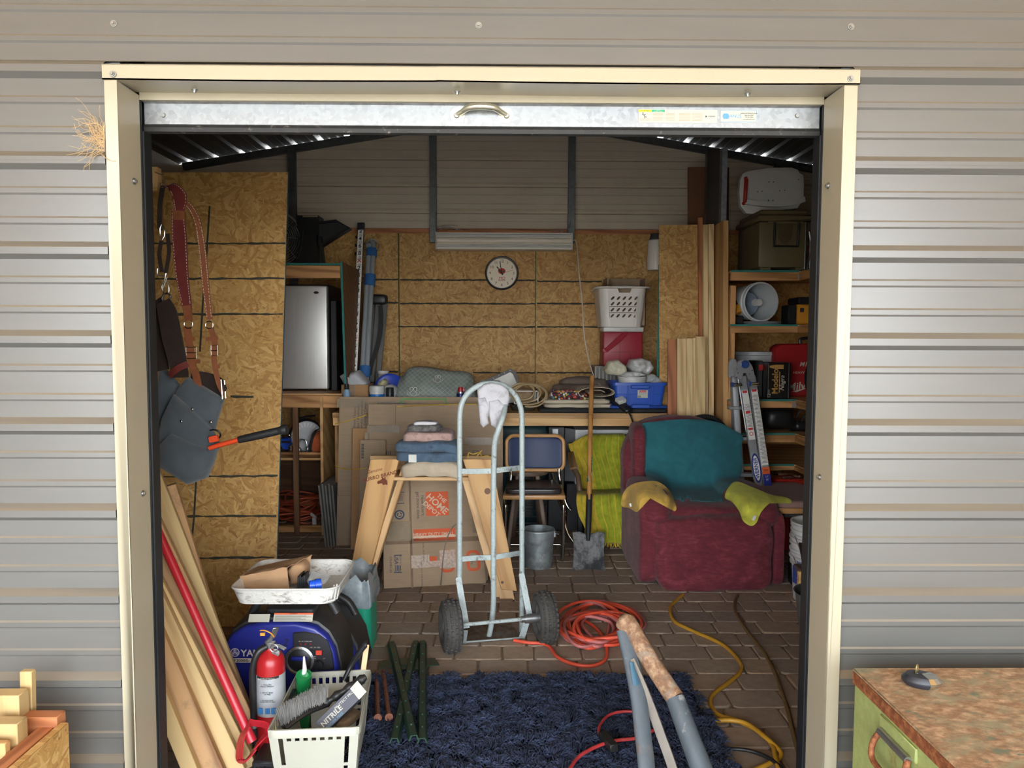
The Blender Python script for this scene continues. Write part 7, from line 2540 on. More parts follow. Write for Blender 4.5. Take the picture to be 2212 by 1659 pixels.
MB().box((x0-.015,5.28,zb_+.002),(x1+.03,5.8,zb_+.045)).build('lid',M_OLIVE,oc_,bevel=.012)
MB().box((x0+.01,5.31,zb_+.045),(x1-.0,5.78,AZ(452,5.3,1680))).build('lid_top',M_OLIVE,oc_,bevel=.012)
for x in(x0+.01,x1-.09):MB().box((x,5.29,zc1),(x+.08,5.4,za+.004)).build('foot',M_OLIVE,oc_,bevel=.004)
MB().box((x0+.06,5.29,zb_-.02),(x1-.04,5.302,zb_)).build('latch_ledge',M_OLIVE,oc_,bevel=.004)
hz0=AZ(532,5.28,1680)
px0,px1=AX(1662,5.28),AX(1712,5.28)
MB().tube([(px0+.005,5.28,zb_-.01),(px0,5.275,hz0),(px1,5.275,hz0),(px1+.01,5.28,zb_-.01)],.009,8).build('rope_handle',M_BLKP,oc_)
MB().prism([(px0+.035,zb_-.02),(px1-.03,zb_-.02),(px1-.035,zb_-.12),(px1-.065,hz0+.02),(px0+.065,hz0+.02),(px0+.04,zb_-.12)],5.292,5.303).build('recess_shade',P('olive_recess_shade',(84,74,50),.5),oc_)  # raised plate in darker olive, recess shade put into the colour
ws=thing('white_seat_shell','white moulded plastic seat shell with a red side handle standing on the olive cooler','seat',(AX(1665,5.55),5.55,AZ(452,5.3,1680)))
Yw=5.5
poly=[A(x,y,Yw)for x,y in((1604,376),(1612,371),(1660,362),(1710,362),(1724,367),(1727,374),(1735,378),(1737,400),(1735,430),(1722,450),(1690,456),(1640,462),(1612,461),(1600,445),(1597,415),(1599,390))]
m=MB();puff(m,poly[::-1],(0,-1,0),.012,4,back=.05,shrink=.6);m.build('shell',M_WHT,ws,smooth=50)
MB().strap(bez([A(1610,436,Yw-.03),A(1640,440,Yw-.045),A(1680,442,Yw-.045),A(1715,438,Yw-.045),A(1737,430,Yw-.03)],5),.035,.03,(0,0,1)).build('front_lip',M_WHT,ws,smooth=60)
MB().tube([A(1611,385,Yw-.02),A(1612,388,Yw-.04),A(1609,436,Yw-.04),A(1606,440,Yw-.02)],.014,10).build('red_handle',P('red_strap_handle',(176,36,28),.4),ws)
for px,py in((1661,393),(1671,393),(1637,414),(1646,413),(1684,412),(1695,411),(1660,433),(1670,433),(1725,388)):
 MB().cyl(A(px,py,Yw-.013),A(px,py,Yw-.016),.0042,.0042,8).build('screw_hole',M_INKD,ws)
bs=thing('black_rods','dark folded rods with chrome glints beside the olive cooler','rods',(AX(1752,5.2),5.2,zc1))
for q in(((1748,500),(1760,572)),((1756,510),(1744,570)),((1766,480),(1752,575)),((1750,520),(1750,574)),((1741,480),(1738,578))):
 a_,b_=A(*q[0],5.2),A(*q[1],5.2);b_.z=zc1+.001
 MB().tube([a_,b_],.007,6).build('rod',P('dark_chrome',(96,96,98),.25,.9),bs)
z2=zsr[1]+.006
Ypl=5.32
c=A(1644,652,Ypl);rp=41*Ypl/F
Mp=frame((.97,.22,0),(0,0,1),(.22,-.97,0),c)
gp=thing('grey_pail','pale grey pail lying on its side on the second shelf with its mouth facing out','pail',(c.x,c.y,z2))
MB().lathe([(.001,-.34),(rp*.86,-.34),(rp*.95,-.06),(rp*1.03,-.055),(rp*1.03,-.04),(rp*.97,-.035),(rp*.97,-.02),(rp*1.04,-.015),(rp*1.04,0),(rp*.96,.003),(rp*.94,-.02),(rp*.84,-.33),(.001,-.33)],36,Mp).build('body',P('pale_grey_pail',(196,200,200),.45,0,.04),gp,smooth=50)
single(MB().lathe([(.001,-.16),(rp*.3,-.14),(rp*.62,-.14),(rp*.78,-.18),(rp*.8,-.3),(.001,-.3)][::-1],30,Mp@T(-.02,-.01,0)),'water_jug',P('smoky_blue_jug',(122,136,152),.25),'smoky blue jug lying inside the pale grey pail','jug',smooth=50)
single(MB().lathe([(.022,-.14),(.03,-.12),(.026,-.1),(.026,-.07),(.001,-.068)],16,Mp@T(.03,0,0)),'jug_stopper',M_WHT,'white stopper in the neck of the smoky blue jug','stopper',smooth=50)
single(MB().lathe([(.001,0),(.14,0),(.145,.012),(.14,.022),(.001,.022)],30,T(AX(1640,5.42),5.44,z2)),'grey_pail_cover',P('grey_pail_lid',(118,122,124),.5),'flat grey lid under the pail lying on its side','lid',smooth=40)
dr=thing('yellow_drill','black drill with yellow trim lying on the second right shelf','drill',(AX(1592,5.4),5.45,z2))
M_YEL=P('tool_yellow',(206,140,40),.45)
MB().tube([A(1580,655,5.45),A(1606,668,5.4)],.04,10).build('body',M_BLKP,dr);MB().tube([A(1593,660,5.4),A(1598,676,5.38)],.032,8).build('grip',M_YEL,dr);MB().box((AX(1578,5.4),5.38,z2),(AX(1600,5.4),5.5,AZ(680,5.4))).build('battery',M_BLKP,dr,bevel=.008)
yc_=thing('yellow_charger','yellow and black jobsite tool standing on the second right shelf by the jamb','tool',(AX(1735,5.35),5.4,z2))
MB().box((AX(1717,5.35),5.35,z2),(AX(1775,5.35),5.55,AZ(655,5.35))).build('body',M_YEL,yc_,bevel=.012);MB().box((AX(1718,5.35),5.34,AZ(655,5.35)),(AX(1775,5.35),5.56,AZ(639,5.35))).build('cover',M_BLKP,yc_,bevel=.01);MB().box((AX(1698,5.35),5.36,z2),(AX(1716,5.35),5.5,AZ(656,5.35))).build('battery',M_BLKP,yc_,bevel=.006);MB().box((AX(1722,5.35),5.345,AZ(672,5.35)),(AX(1730,5.35),5.35,AZ(663,5.35))).build('display',M_INKD,yc_);MB().box((AX(1743,5.35),5.343,z2+.0),(AX(1770,5.35),5.35,AZ(668,5.35))).build('dark_panel',M_BLKM,yc_,bevel=.002)
z3=zsr[2]+.006
Ybx=5.3
bc_=thing('beer_carton','black twelve pack beer carton with gold lettering on the third right shelf','box',(AX(1680,Ybx),5.36,z3))
x0,x1,zt=AX(1656,Ybx),AX(1706,Ybx),AZ(783,Ybx,1680)
M_BEER=P('black_print_carton',(26,24,24),.3,0,.1)
MB().box((x0,Ybx,z3),(x1,Ybx+.2,zt)).build('body',M_BEER,bc_,bevel=.002)
MB().box((AX(1628,5.4),5.40,z3),(x0-.002,5.54,zt+.01)).build('side_flap',M_BEER,bc_,bevel=.002)
M_GOLDP=P('gold_print',(196,150,84),.4,.3)
lf=lambda px,py,r=PI/2:facing((AX(px,Ybx,820),Ybx-.0008,AZ(py,Ybx,1680)))@Rz(r)
lettering(bc_,'Modelo',.062,lf(1675,824),M_GOLDP,bold=.0016,sx=.95);lettering(bc_,'Negra',.044,lf(1690,828),P('silver_print',(206,200,190),.4),shear=.35);lettering(bc_,'12',.032,lf(1662,855),M_STK,bold=.001);lettering(bc_,'CANS',.014,lf(1662,847),M_STK)
MB().box((AX(1681,Ybx),Ybx-.0008,AZ(848,Ybx,1680)),(AX(1683,Ybx),Ybx,AZ(803,Ybx,1680))).build('gold_rule',M_GOLDP,bc_)
for x_ in(1657,1701):MB().box((AX(x_,Ybx),Ybx-.0008,z3+.002),(AX(x_+1,Ybx),Ybx,zt-.002)).build('silver_rule',M_STEEL,bc_)
MB().prism([(AX(1660,Ybx),AZ(794,Ybx,1680)),(AX(1672,Ybx),AZ(797,Ybx,1680)),(AX(1690,Ybx),AZ(797,Ybx,1680)),(AX(1690,Ybx),AZ(788,Ybx,1680)),(AX(1672,Ybx),AZ(788,Ybx,1680)),(AX(1660,Ybx),AZ(790,Ybx,1680))],Ybx-.0008,Ybx).build('printed_can',M_GOLDP,bc_)
MB().box((AX(1637,5.395),5.398,AZ(800,5.4,1640)),(AX(1646,5.395),5.4,AZ(788,5.4,1640))).build('red_seal',M_REDI,bc_)
rt=thing('red_tool_case','red plastic tool case with a black handle behind the beer carton','case',(AX(1720,5.55),5.6,z3))
Yrt=5.55
poly=[(AX(x,Yrt,800),AZ(y,Yrt,1720))for x,y in((1672,752),(1684,743),(1800,741),(1800,856),(1672,858))]
MB().prism(poly,Yrt,Yrt+.12).build('body',P('tool_red',(150,24,30),.4,0,.05),rt,bevel=.01)
MB().tube(bez([A(1728,742,Yrt+.05),A(1730,732,Yrt+.05),A(1760,731,Yrt+.05),A(1765,742,Yrt+.05)],4),.012,8).build('handle',M_BLKP,rt)
lr=lambda px,py:facing((AX(px,Yrt,800),Yrt-.001,AZ(py,Yrt,1720)))
lettering(rt,'Milwaukee',.085,lr(1752,832)@Rz(.12),M_STK,shear=.2,bold=.001);lettering(rt,'HEAVY-DUTY',.028,lr(1737,805),M_STK,shear=.2);lettering(rt,'M12',.045,lr(1738,787),M_STK,shear=.3,bold=.001)
MB().prism([(AX(1712,Yrt,800),AZ(846,Yrt,1720)),(AX(1750,Yrt,800),AZ(836,Yrt,1720)),(AX(1722,Yrt,800),AZ(847,Yrt,1720))],Yrt-.001,Yrt).build('bolt_mark',M_STK,rt)
single(MB().lathe([(.001,0),(.18,0),(.18,.3),(.19,.305),(.19,.33),(.001,.335)],32,T(AX(1637,5.7),5.78,z3)),'white_tub',P('dim_white_tub',(176,178,176),.45),'white lidded tub at the back of the third right shelf','tub',smooth=40)
single(MB().lathe([(.12,-.04),(.135,-.02),(.135,.02),(.12,.04),(.05,.045),(.001,.045)],32,frame((0,1,0),(0,0,1),(-1,0,0)if False else(1,0,0),(AX(1762,5.2),5.2,AZ(819,5.2,1740)))),'black_disc',M_BLKP,'round black wheel against the red tool case beside the jamb','wheel',smooth=50)
z4=zsr[3]+.006
single(MB().pillow((AX(1672,5.5),5.5,z4+.085),(.25,.3,.17),3,10,.01,9),'black_duffel',M_BLKP,'black soft bag on the fourth right shelf behind the ladder','bag',smooth=70)
cg=thing('black_cables','loops of black cable and a bright plug on the fourth right shelf','cable',(AX(1732,5.3),5.35,z4))
mb=MB()
for i,(cx,cy,rx,ry)in enumerate(((1738,905,17,20),(1745,912,14,16),(1728,925,25,7))):
 mb.tube([A(cx+rx*math.cos(t),cy+ry*math.sin(t),5.32+.03*i+.02*math.sin(t))for t in[2*PI*k/26 for k in range(26)]],.006,6,closed=True)
mb.build('cable',M_BLKP,cg)
MB().pillow((AX(1732,5.36),5.38,z4+.035),(.12,.1,.07),3,8,.006,20).build('adapter',M_BLKP,cg,smooth=60)
rtb=thing('red_toolbox','low red toolbox with chrome hand tools on top beneath the lowest right shelf','toolbox',(AX(1710,5.1),5.1,.3))
ztb=AZ(1064,5.1,1700)
MB().box((AX(1680,5.08),5.08,0),(AX(1745,5.08),5.24,AZ(1036,5.08,1700))).build('body',P('toolbox_red',(176,40,28),.4),rtb,bevel=.008)
for q in(((1680,1026,1712,1026)),(1690,1034,1728,1030),(1700,1024,1735,1036)):
 MB().tube([A(q[0],q[1],5.12),A(q[2],q[3],5.12)],.013,8).build('hand_tool',M_CHROME,rtb)
 # ---- folding ladder
ld=thing('folding_ladder','aluminium multi position ladder with a blue hinge knob leaning against the right shelves','ladder',(AX(1625,4.95),4.95,0))
M_ALU=P('ladder_aluminium',(190,192,194),.35,.75,.08,12)
YLd=4.92
def rail(x0,y0,x1,y1,Yt_,Yb_,w=.055,mat=M_ALU,dep=.03):
 a_,b_=A(x0,y0,Yt_),A(x1,y1,Yb_)
 d=(b_-a_).normalized()
 b_=a_+d*((a_.z-.01)/-d.z)
 B=basis(b_,a_,(0,-1,0))
 return MB().box((0,-w/2,-dep/2),((b_-a_).length,w/2,dep/2)).build('rail',mat,ld,M=B,bevel=.006),B,(b_-a_).length
r1_,BA,LA=rail(1602,812,1638,1045,5.06,4.9)
r2_,BBb,LB=rail(1623,812,1657,1045,5.06,4.9)
rail(1585,812,1600,1045,5.12,5.05,.05);rail(1583,800,1592,1045,5.2,5.18,.045)
for px,py,Yq in((1600,806,5.02),(1621,806,5.02)):
 pass
hg=[A(x,y,5.03)for x,y in((1588,818),(1588,795),(1594,782),(1605,776),(1617,779),(1625,790),(1630,808),(1632,818),(1616,820),(1612,806),(1606,806),(1603,820))]
m=MB();slab(m,hg,.02,(0,1,0));m.build('hinge_plate',M_ALU,ld,bevel=.002)
hg=[A(x,y,5.12)for x,y in((1574,815),(1574,785),(1580,775),(1590,776),(1593,790),(1588,800),(1588,818))]
m=MB();slab(m,hg,.02,(0,1,0));m.build('hinge_plate',M_ALU,ld,bevel=.002)
for px,py in((1592,797),(1594,806),(1625,800),(1619,808),(1591,815)):MB().ball(A(px,py,5.028),.005,.003,.005,8,6).build('rivet',M_CHROME,ld)
MB().lathe([(.026,0),(.026,.02),(.02,.026),(.001,.026)],20,frame((1,0,0),(0,0,1),(0,-1,0),A(1608,787,5.02))).build('hinge_knob',P('blue_knob',(44,70,130),.35),ld)
for px,py in((1594,831),(1632,829)):
 p=A(px,py,4.98)
 MB().tube([p+Vector((-.03,.0,.004)),p+Vector((.018,-.02,.006)),p+Vector((.024,-.02,-.004)),p+Vector((-.03,.0,-.008))],.006,8).build('lock_pin',M_CHROME,ld)
 MB().box((p.x-.045,p.y-.01,p.z-.015),(p.x-.028,p.y+.03,p.z+.015)).build('lock_body',MC['blue_knob'],ld,bevel=.003)
for t_ in(.25,.45,.65,.82):
 a_=BA@Vector((LA*t_,0,-.02));MB().box((a_.x-.1,a_.y+.04,a_.z-.012),(a_.x+.06,a_.y+.1,a_.z+.012)).build('rung',M_ALU,ld,bevel=.004)
def rl_patch(par,B,L,py0,py1,mat,nm,w=.044,lift=.0155):
 f=lambda py:plane_hit2(B,py)
 return MB().box((f(py1),-w/2,lift),(f(py0),w/2,lift+.0006)).build(nm,mat,par,M=B)
def plane_hit2(B,py):
 best=0
 lo,hi=-.5,3.0
 for _ in range(40):
  mid=(lo+hi)/2
  p=CAMR.transposed()@((B@Vector((mid,0,.016)))-Vector((0,0,H)))
  y_=829.5-p.y/p.z*-F*-1 if False else 829.5+p.y/p.z*F
  if y_>py:lo=mid
  else:hi=mid
 return(lo+hi)/2
M_LBL=P('white_label',(216,214,208),.5,0,.03)
for par,B,L in((r1_,BA,LA),(r2_,BBb,LB)):
 first=par is r1_
 q=rl_patch(par,B,L,843,925 if first else 1005,M_LBL,'warning_label')
 mb=MB()
 xt,xb_=plane_hit2(B,850),plane_hit2(B,922 if first else 1000)
 n_=int((xt-xb_)/.009)
 for i in range(n_):
  if(i//9)%3==2 and first:continue
  x_=xb_+i*.009
  mb.box((x_,-.019,.0162),(x_+.003,.019-.012*((i*7)%5)/5,.0166))
 mb.build('fine_print',M_INKC,par,M=B,kind='stuff')
 for y0 in((844,888)if first else(841,)):
  rl_patch(par,B,L,y0,y0+5,M_REDI,'danger_band',.03,.0164)
rl_patch(r1_,BA,LA,928,950,M_LBL,'warning_label');rl_patch(r1_,BA,LA,924,929,M_REDI,'danger_band',.03,.0164)
MB().lathe([(.013,0),(.013,.0006),(.009,.0006),(.009,0)],18,BA@T(plane_hit2(BA,937),0,.0164)).build('red_symbol',M_REDI,r1_)
xw=plane_hit2(BA,1011)
MB().lathe([(1,0),(1,.0006),(.001,.0006)],28,BA@T(xw,0,.0158)@Matrix.Diagonal((.1,.029,1,1))).build('blue_oval',P('logo_blue',(32,48,128),.4),r1_)
MB().lathe([(1,0),(1,.0006),(.001,.0006)],28,BA@T(xw,0,.0163)@Matrix.Diagonal((.085,.021,1,1))).build('white_oval',M_LBL,r1_)
lettering(r1_,'WERNER',.036,BA@T(xw,0,.0172),MC['logo_blue'],bold=.0012,sx=.95)
rl_patch(r2_,BBb,LB,1009,1024,P('label_orange',(214,92,40),.5),'orange_label',.05);rl_patch(r2_,BBb,LB,1024,1050,MC['logo_blue'],'blue_label',.05)
lettering(r2_,'300',.02,BBb@T(plane_hit2(BBb,1016),0,.0165)@Rz(-PI/2),M_INKD);lettering(r2_,"17'\n16'",.018,BBb@T(plane_hit2(BBb,1033),0,.0165)@Rz(-PI/2),M_LBL)
# ---- table with a taupe cover beside the recliner
ft=thing('side_table','low table with a dusty pink cover between the recliner and the right jamb','table',(AX(1720,4.6),4.7,0))
ztb=AZ(1092,4.45,1720)
x0,x1=AX(1640,4.75),AX(1810,4.45)
MB().pillow(((x0+x1)/2,4.72,ztb+.012),(x1-x0,.62,.05),9,10,.004,6).build('cover',FABRIC('dusty_pink_cover',(150,116,108),.12,500,6),ft,smooth=70)
MB().box((x0+.02,4.44,ztb-.05),(x1,4.99,ztb-.014)).build('wood_top',M_PINE_D,ft,bevel=.003)
for px,Yq in((1714,4.46),(1800,4.46),(1690,4.96),(1790,4.96)):MB().box((AX(px,Yq,1150)-.015,Yq,0),(AX(px,Yq,1150)+.015,Yq+.03,ztb-.05)).build('leg',M_BLKM,ft)
MB().tube([A(1728,1105,4.47),A(1742,1132,4.6)],.012,8).box((AX(1700,4.46),4.455,ztb-.075),(x1,4.47,ztb-.055)).build('brace',M_GALVD,ft)
# ---- pails and bins behind the right jamb
def pail(name,c,r,z0,h_,mat,label,rings=3):
 t_=thing(name,label,'bucket',(c[0],c[1],z0))
 pr=[(.001,z0+.006),(r*.86,z0),(r*.95,z0+h_*.62)]
 for i in range(rings):
  zz_=z0+h_*(.66+.11*i)
  pr+=[(r*.96,zz_),(r*1.05,zz_+.004),(r*1.05,zz_+.014),(r*.97,zz_+.018)]
 pr+=[(r*1.0,z0+h_-.012),(r*1.06,z0+h_-.008),(r*1.06,z0+h_),(r*.98,z0+h_),(r*.84,z0+.02),(.001,z0+.02)]
 MB().lathe(pr,36,T(c[0],c[1],0)).build('body',mat,t_,smooth=40)
 MB().tube([Vector((c[0]-r*1.07*math.cos(a*.5),c[1]-r*1.08*math.sin(.3+a),z0+h_*.72-.12*math.sin(a)))for a in[PI*k/12*.8 for k in range(13)]],.003,6).build('bail_handle',M_STEEL,t_)
 return t_
cpl=(AX(1768,4.1,1250),4.12)
rpl=.146
b1=pail('white_pail',cpl,rpl,0.0,.36,P('pail_white',(214,216,214),.4),'blue lettered white pail at the bottom of the stack behind the right jamb')
z_p=AZ(1214,4.0,1740)
b2=pail('white_pail',cpl,rpl*.97,z_p-.22,.26,MC['pail_white'],'middle greyish white pail of the stack behind the right jamb')
b3=pail('white_pail',cpl,rpl*.97,AZ(1190,4.0,1740)-.12,AZ(1138,4.0,1740)-AZ(1190,4.0,1740)+.12,MC['pail_white'],'topmost white pail of the stack behind the right jamb')
MB().lathe([(rpl*.955,.1),(rpl*.965,.2)],36,T(cpl[0],cpl[1],0),a0=PI,a1=PI*1.6).build('blue_label',P('pail_blue_print',(52,76,150),.5),b1)
for i,(t_,s_,zz_)in enumerate((('20',.07,.16),('GALLON',.022,.10),('BEHR',.03,.23))):
 a_=-2.55
 d_=Vector((math.cos(a_),math.sin(a_),0))
 lettering(b1,t_,s_,facing(Vector((cpl[0],cpl[1],zz_))+d_*rpl*.985,d_.cross(Vector((0,0,-1)))),M_STK if i==0 else MC['pail_blue_print'],bold=.001)
bb=single(MB().hexa([(AX(1740,3.85),3.6,AZ(1245,3.6)),(AX(1800,3.6),3.6,AZ(1245,3.6)),(AX(1800,3.6),3.85,AZ(1245,3.6)),(AX(1740,3.85),3.85,AZ(1245,3.6)),(AX(1735,3.85),3.58,AZ(1204,3.6)),(AX(1800,3.6),3.58,AZ(1204,3.6)),(AX(1800,3.6),3.87,AZ(1204,3.6)),(AX(1735,3.85),3.87,AZ(1204,3.6))]),'black_bin',M_BLKP,'black open bin standing above the brown one behind the right jamb','bin',bevel=.003)
z_b=AZ(1290,3.5)
bt_=thing('brown_bin','taupe parts bin holding a pine block behind the right jamb','bin',(AX(1760,3.55),3.55,z_b))
mb=MB()
x0,x1,zt=AX(1722,3.7),AX(1790,3.5),AZ(1245,3.5)
mb.hexa([(x0+.03,3.5,z_b),(x1,3.5,z_b),(x1,3.68,z_b),(x0+.03,3.68,z_b),(x0,3.48,zt),(x1,3.48,zt),(x1,3.7,zt),(x0,3.7,zt)])
mb.build('body',P('taupe_bin',(104,88,82),.5),bt_,bevel=.004)
single(MB().box((AX(1736,3.45),3.45,AZ(1276,3.45)),(AX(1746,3.45),3.475,AZ(1236,3.45))),'pine_block',M_PINE,'small pine block hooked on the rim of the taupe bin','block',bevel=.002)
gt=thing('galvanized_tub','grey galvanized tapered tub just inside the right jamb','tub',(AX(1775,3.3),3.3,0))
cg_=(AX(1782,3.3,1350),3.3)
MB().lathe([(.001,.01),(.09,0),(.133,AZ(1282,3.3)),(.14,AZ(1282,3.3)+.004),(.132,AZ(1282,3.3)+.002),(.086,.02),(.001,.02)],36,T(cg_[0],cg_[1],0)).build('body',GALV('tub_zinc',(120,124,124),.5,30,.6),gt,smooth=40)
MB().tube([(cg_[0]-.135,3.25,AZ(1285,3.3)),(cg_[0]-.095,3.23,.02)],.003,6).build('wire_bail',M_STEEL,gt)
# ====== FOREGROUND
M_NEWP=WOOD('new_pine',(190,164,114),(160,128,80),0,.8,knots=.35)
M_OLDP=WOOD('rough_old_pine',(174,136,92),(126,86,50),0,.8,knots=.9,dirt=(84,72,56))
lum=[((352,1085,2.72),(508,1490,2.7),34,.03,M_NEWP,'pale pine board at the back of the leaning lumber'),((385,1112,2.80),(488,1450,2.86),28,.03,M_OLDP,'dirty stained board rising behind the pale lumber'),((404,1192,2.86),(470,1420,2.92),30,.03,M_NEWP,'short pointed board end against the strand board'),((318,1130,2.55),(560,1640,2.52),54,.038,M_OLDP,'wide knotty plank lying under the red broom handle'),((318,1225,2.46),(556,1690,2.42),34,.038,M_NEWP,'clear pine stud in front of the knotty plank'),((318,1262,2.42),(520,1690,2.38),44,.05,M_NEWP,'broad clean pine board in the middle of the leaning lumber'),((325,1350,2.36),(475,1690,2.33),40,.04,M_OLDP,'pine board with black mould streaks near the jamb'),((330,1460,2.3),(425,1690,2.28),30,.04,M_NEWP,'lowest pine board right behind the left jamb')]
for p,q,w,th,m,lb in lum:
 a_,b_=A(*p),A(*q)
 d=(b_-a_).normalized()
 b_=a_+d*((a_.z-.035)/-d.z)
 a_=a_-d*.12
 B=basis(a_,b_,(.25,-1,.1))
 wm=w*p[2]/F*1.05
 tag(MB().box((0,-wm/2,-th/2),((b_-a_).length,wm/2,th/2)).build('lumber',m,M=B,bevel=.002),lb,'board')
 # ---- broom
br=thing('push_broom','red handled push broom with black bristles leaning over the lumber','broom',A(560,1650,2.36))
M_REDH=P('red_painted_handle',(176,34,46),.35,0,.05)
h0,h1=A(325,1112,2.52),A(545,1602,2.36)
MB().tube([h0,h0.lerp(h1,.4),h1],[.0145,.0145,.0155],14).build('handle',M_REDH,br,smooth=60)
for pts in([(540,1560),(548,1562),(572,1566),(577,1580),(552,1612)],[(540,1562),(522,1596),(517,1632),(521,1643),(534,1638),(556,1612)]):
 MB().strap(bez([A(x,y,2.345)for x,y in pts],5),.038,.004,(.6,-.5,.62)).build('bracket',M_REDH,br,smooth=50)
hc=A(575,1640,2.4)
MB().box((hc.x-.035,hc.y-.04,hc.z-.015),(hc.x+.045,hc.y+.22,hc.z+.015)).build('head_block',M_BLKP,br,bevel=.006)
mb=MB()
for i in range(1500):
 x,y=hc.x+R_.uniform(-.035,.045),hc.y+R_.uniform(-.04,.2)
 e=Vector((x+R_.uniform(-.04,.09),y+R_.uniform(-.14,.02),R_.uniform(.003,.03)))
 s_=Vector((x,y,hc.z-.0))
 mb.tube([s_,s_.lerp(e,.5)+Vector((.01,0,0)),e],[.0011,.001,.0006],3,caps=False)
mb.build('bristles',M_BLKP,br,kind='stuff',smooth=0)
# ---- generators
def generator(label,ox,Yf,main=True):
 g=thing('generator',label,'generator',(AX(600,Yf)+ox,Yf+.14,0))
 k=Yf/F
 fl_=H-(730-730)*k
 Z=lambda py:AZ(py,Yf,600)
 X=lambda px:AX(px,Yf,1420)+ox
 prof_=[(480,1560),(476,1500),(477,1430),(484,1398),(500,1372),(528,1354),(570,1346),(640,1346),(682,1356),(706,1376),(722,1405),(731,1450),(734,1500),(731,1560)]
 body=[(X(x),Z(y))for x,y in prof_]
 for i in(0,-1):body[i]=(body[i][0],.03)
 M_BLUE=P('royal_blue_shell',(34,42,128),.3,0,.08,8,dirt=(86,84,100),dirt_amt=-.06)
 M_SHELL=P('dusty_black_shell',(44,43,42),.5,0,.2,14,dirt=(112,104,92),dirt_amt=.0)
 cx,cz=sum(p[0]for p in body)/len(body),.24
 big=[(cx+(x-cx)*1.03,max(.03,z+.012))for x,z in body]
 MB().prism(body,Yf,Yf+.05).build('blue_side',M_BLUE,g,bevel=.014,seg=3)
 MB().prism(big,Yf+.035,Yf+.25).build('shell',M_SHELL,g,bevel=.012,seg=2)
 MB().prism(body,Yf+.235,Yf+.28).build('blue_side',M_BLUE,g,bevel=.014,seg=2)
 for x in(body[0][0]+.06,body[-1][0]-.06):
  for y in(Yf+.05,Yf+.22):MB().cyl((x,y,0),(x,y,.035),.02,.022,12).build('foot',M_BLKP,g)
 hp=bez([(X(520),Yf+.14,Z(1352)),(X(540),Yf+.14,Z(1322)),(X(575),Yf+.14,Z(1304)),(X(640),Yf+.14,Z(1303)),(X(690),Yf+.14,Z(1320)),(X(712),Yf+.14,Z(1352))],6)
 MB().tube(hp,.02,12,flat=.8).build('carry_handle',M_SHELL,g,smooth=60)
 MB().pillow((X(615),Yf+.14,Z(1338)),(.2,.14,.03),5,8).build('filler_hump',M_SHELL,g,smooth=60)
 if not main:return g
 Yq=Yf-.001
 fz=lambda px,py,r=0:facing((X(px),Yf-.0016,Z(py)))@Rz(r)
 lab=[(533,1352),(585,1330),(590,1331),(583,1350)]
 Mt=frame((1,0,0),(0,.55,.83),(0,-.83,.55),(X(558),Yf+.024,Z(1345)+.006))
 MB().box((-.04,-.014,0),(.04,.016,.0012),Mt@T(0,.0,.006)).build('warning_label',M_STK,g)
 l2=MB().box((-.075,-.014,0),(.075,.018,.0012),Mt@T(.13,.002,.006)).build('warning_label',M_STK,g)
 MB().box((-.075,.012,.0012),(.075,.018,.0016),Mt@T(.13,.002,.006)).build('orange_band',M_HDO,l2)
 lettering(l2,'WARNING',.006,Mt@T(.13,.017,.0082),M_INKD)
 mb=MB()
 for r in range(5):mb.box((-.07,-.010+r*.004,.0012),(.07-.02*(r%3),-.0086+r*.004,.0015),Mt@T(.13,.002,.006))
 mb.build('fine_print',M_INKC,l2)
 cp=[(X(x),Z(y))for x,y in((634,1366),(660,1364),(690,1370),(708,1384),(718,1410),(722,1446),(660,1450),(634,1420))]
 MB().prism(cp,Yf-.006,Yf+.01).build('control_panel',P('charcoal_panel',(40,40,44),.4),g,bevel=.003)
 yp=Yf-.0075
 for i,(px,py)in enumerate(((651,1390),(661,1390),(672,1390))):MB().cyl((X(px),yp+.002,Z(py)),(X(px),yp-.001,Z(py)),.0035,.003,8).build('indicator_lamp',P('lamp_red',(140,30,28),.3),g)
 MB().box((X(669),yp-.003,Z(1413)),(X(698),yp+.002,Z(1402))).build('rocker_switch',M_BLKP,g,bevel=.001)
 MB().box((X(684),yp-.006,Z(1412.5)),(X(697),yp,Z(1402.5))).build('red_switch',P('switch_red',(206,70,50),.4),g,bevel=.001)
 MB().cyl((X(690),yp+.002,Z(1433)),(X(690),yp-.012,Z(1433)),.018,.016,20).box((X(690)-.003,yp-.02,Z(1433)-.016),(X(690)+.003,yp-.011,Z(1433)+.016)).build('fuel_knob',M_BLKP,g)
 fp=lambda px,py:facing((X(px),yp-.0002,Z(py)))
 for tx,px,py,s_ in(('OIL  AC  OVERLOAD',661,1384,.0055),('OFF   ON   ECO',682,1397,.0055),('ON',681,1421,.0055),('OFF',701,1421,.0055),('ECONOMY',677,1417,.0045)):lettering(g,tx,s_,fp(px,py),M_STK)
 cr=frame((1,0,0),(0,0,1),(0,-1,0),(X(648),Yf,Z(1425)))
 MB().lathe([(.054,.0),(.056,.012),(.048,.016),(.044,.01)],36,cr).build('chrome_dial_ring',M_STEEL,g,smooth=40)
 MB().lathe([(.044,.008),(.03,.014),(.001,.014)],30,cr).build('starter_cover',M_BLKP,g,smooth=40)
 MB().pillow((0,.012,.014),(.06,.016,.02),4,6,M=cr).build('starter_grip',M_BLUE,g,smooth=60)
 for i,ch_ in enumerate('START PUSH GENERATOR'):
  a_=PI*.95-i*.15
  if ch_!=' ':lettering(g,ch_,.009,cr@Rz(a_-PI/2)@T(0,.0505,.0165),M_INKD)
 em=frame((1,0,0),(0,0,1),(0,-1,0),(X(508),Yf-.0006,Z(1409)))
 rr_=.0165
 mb=MB();mb.lathe([(rr_,0),(rr_,.0006),(rr_*.86,.0006),(rr_*.86,0)],28,em)
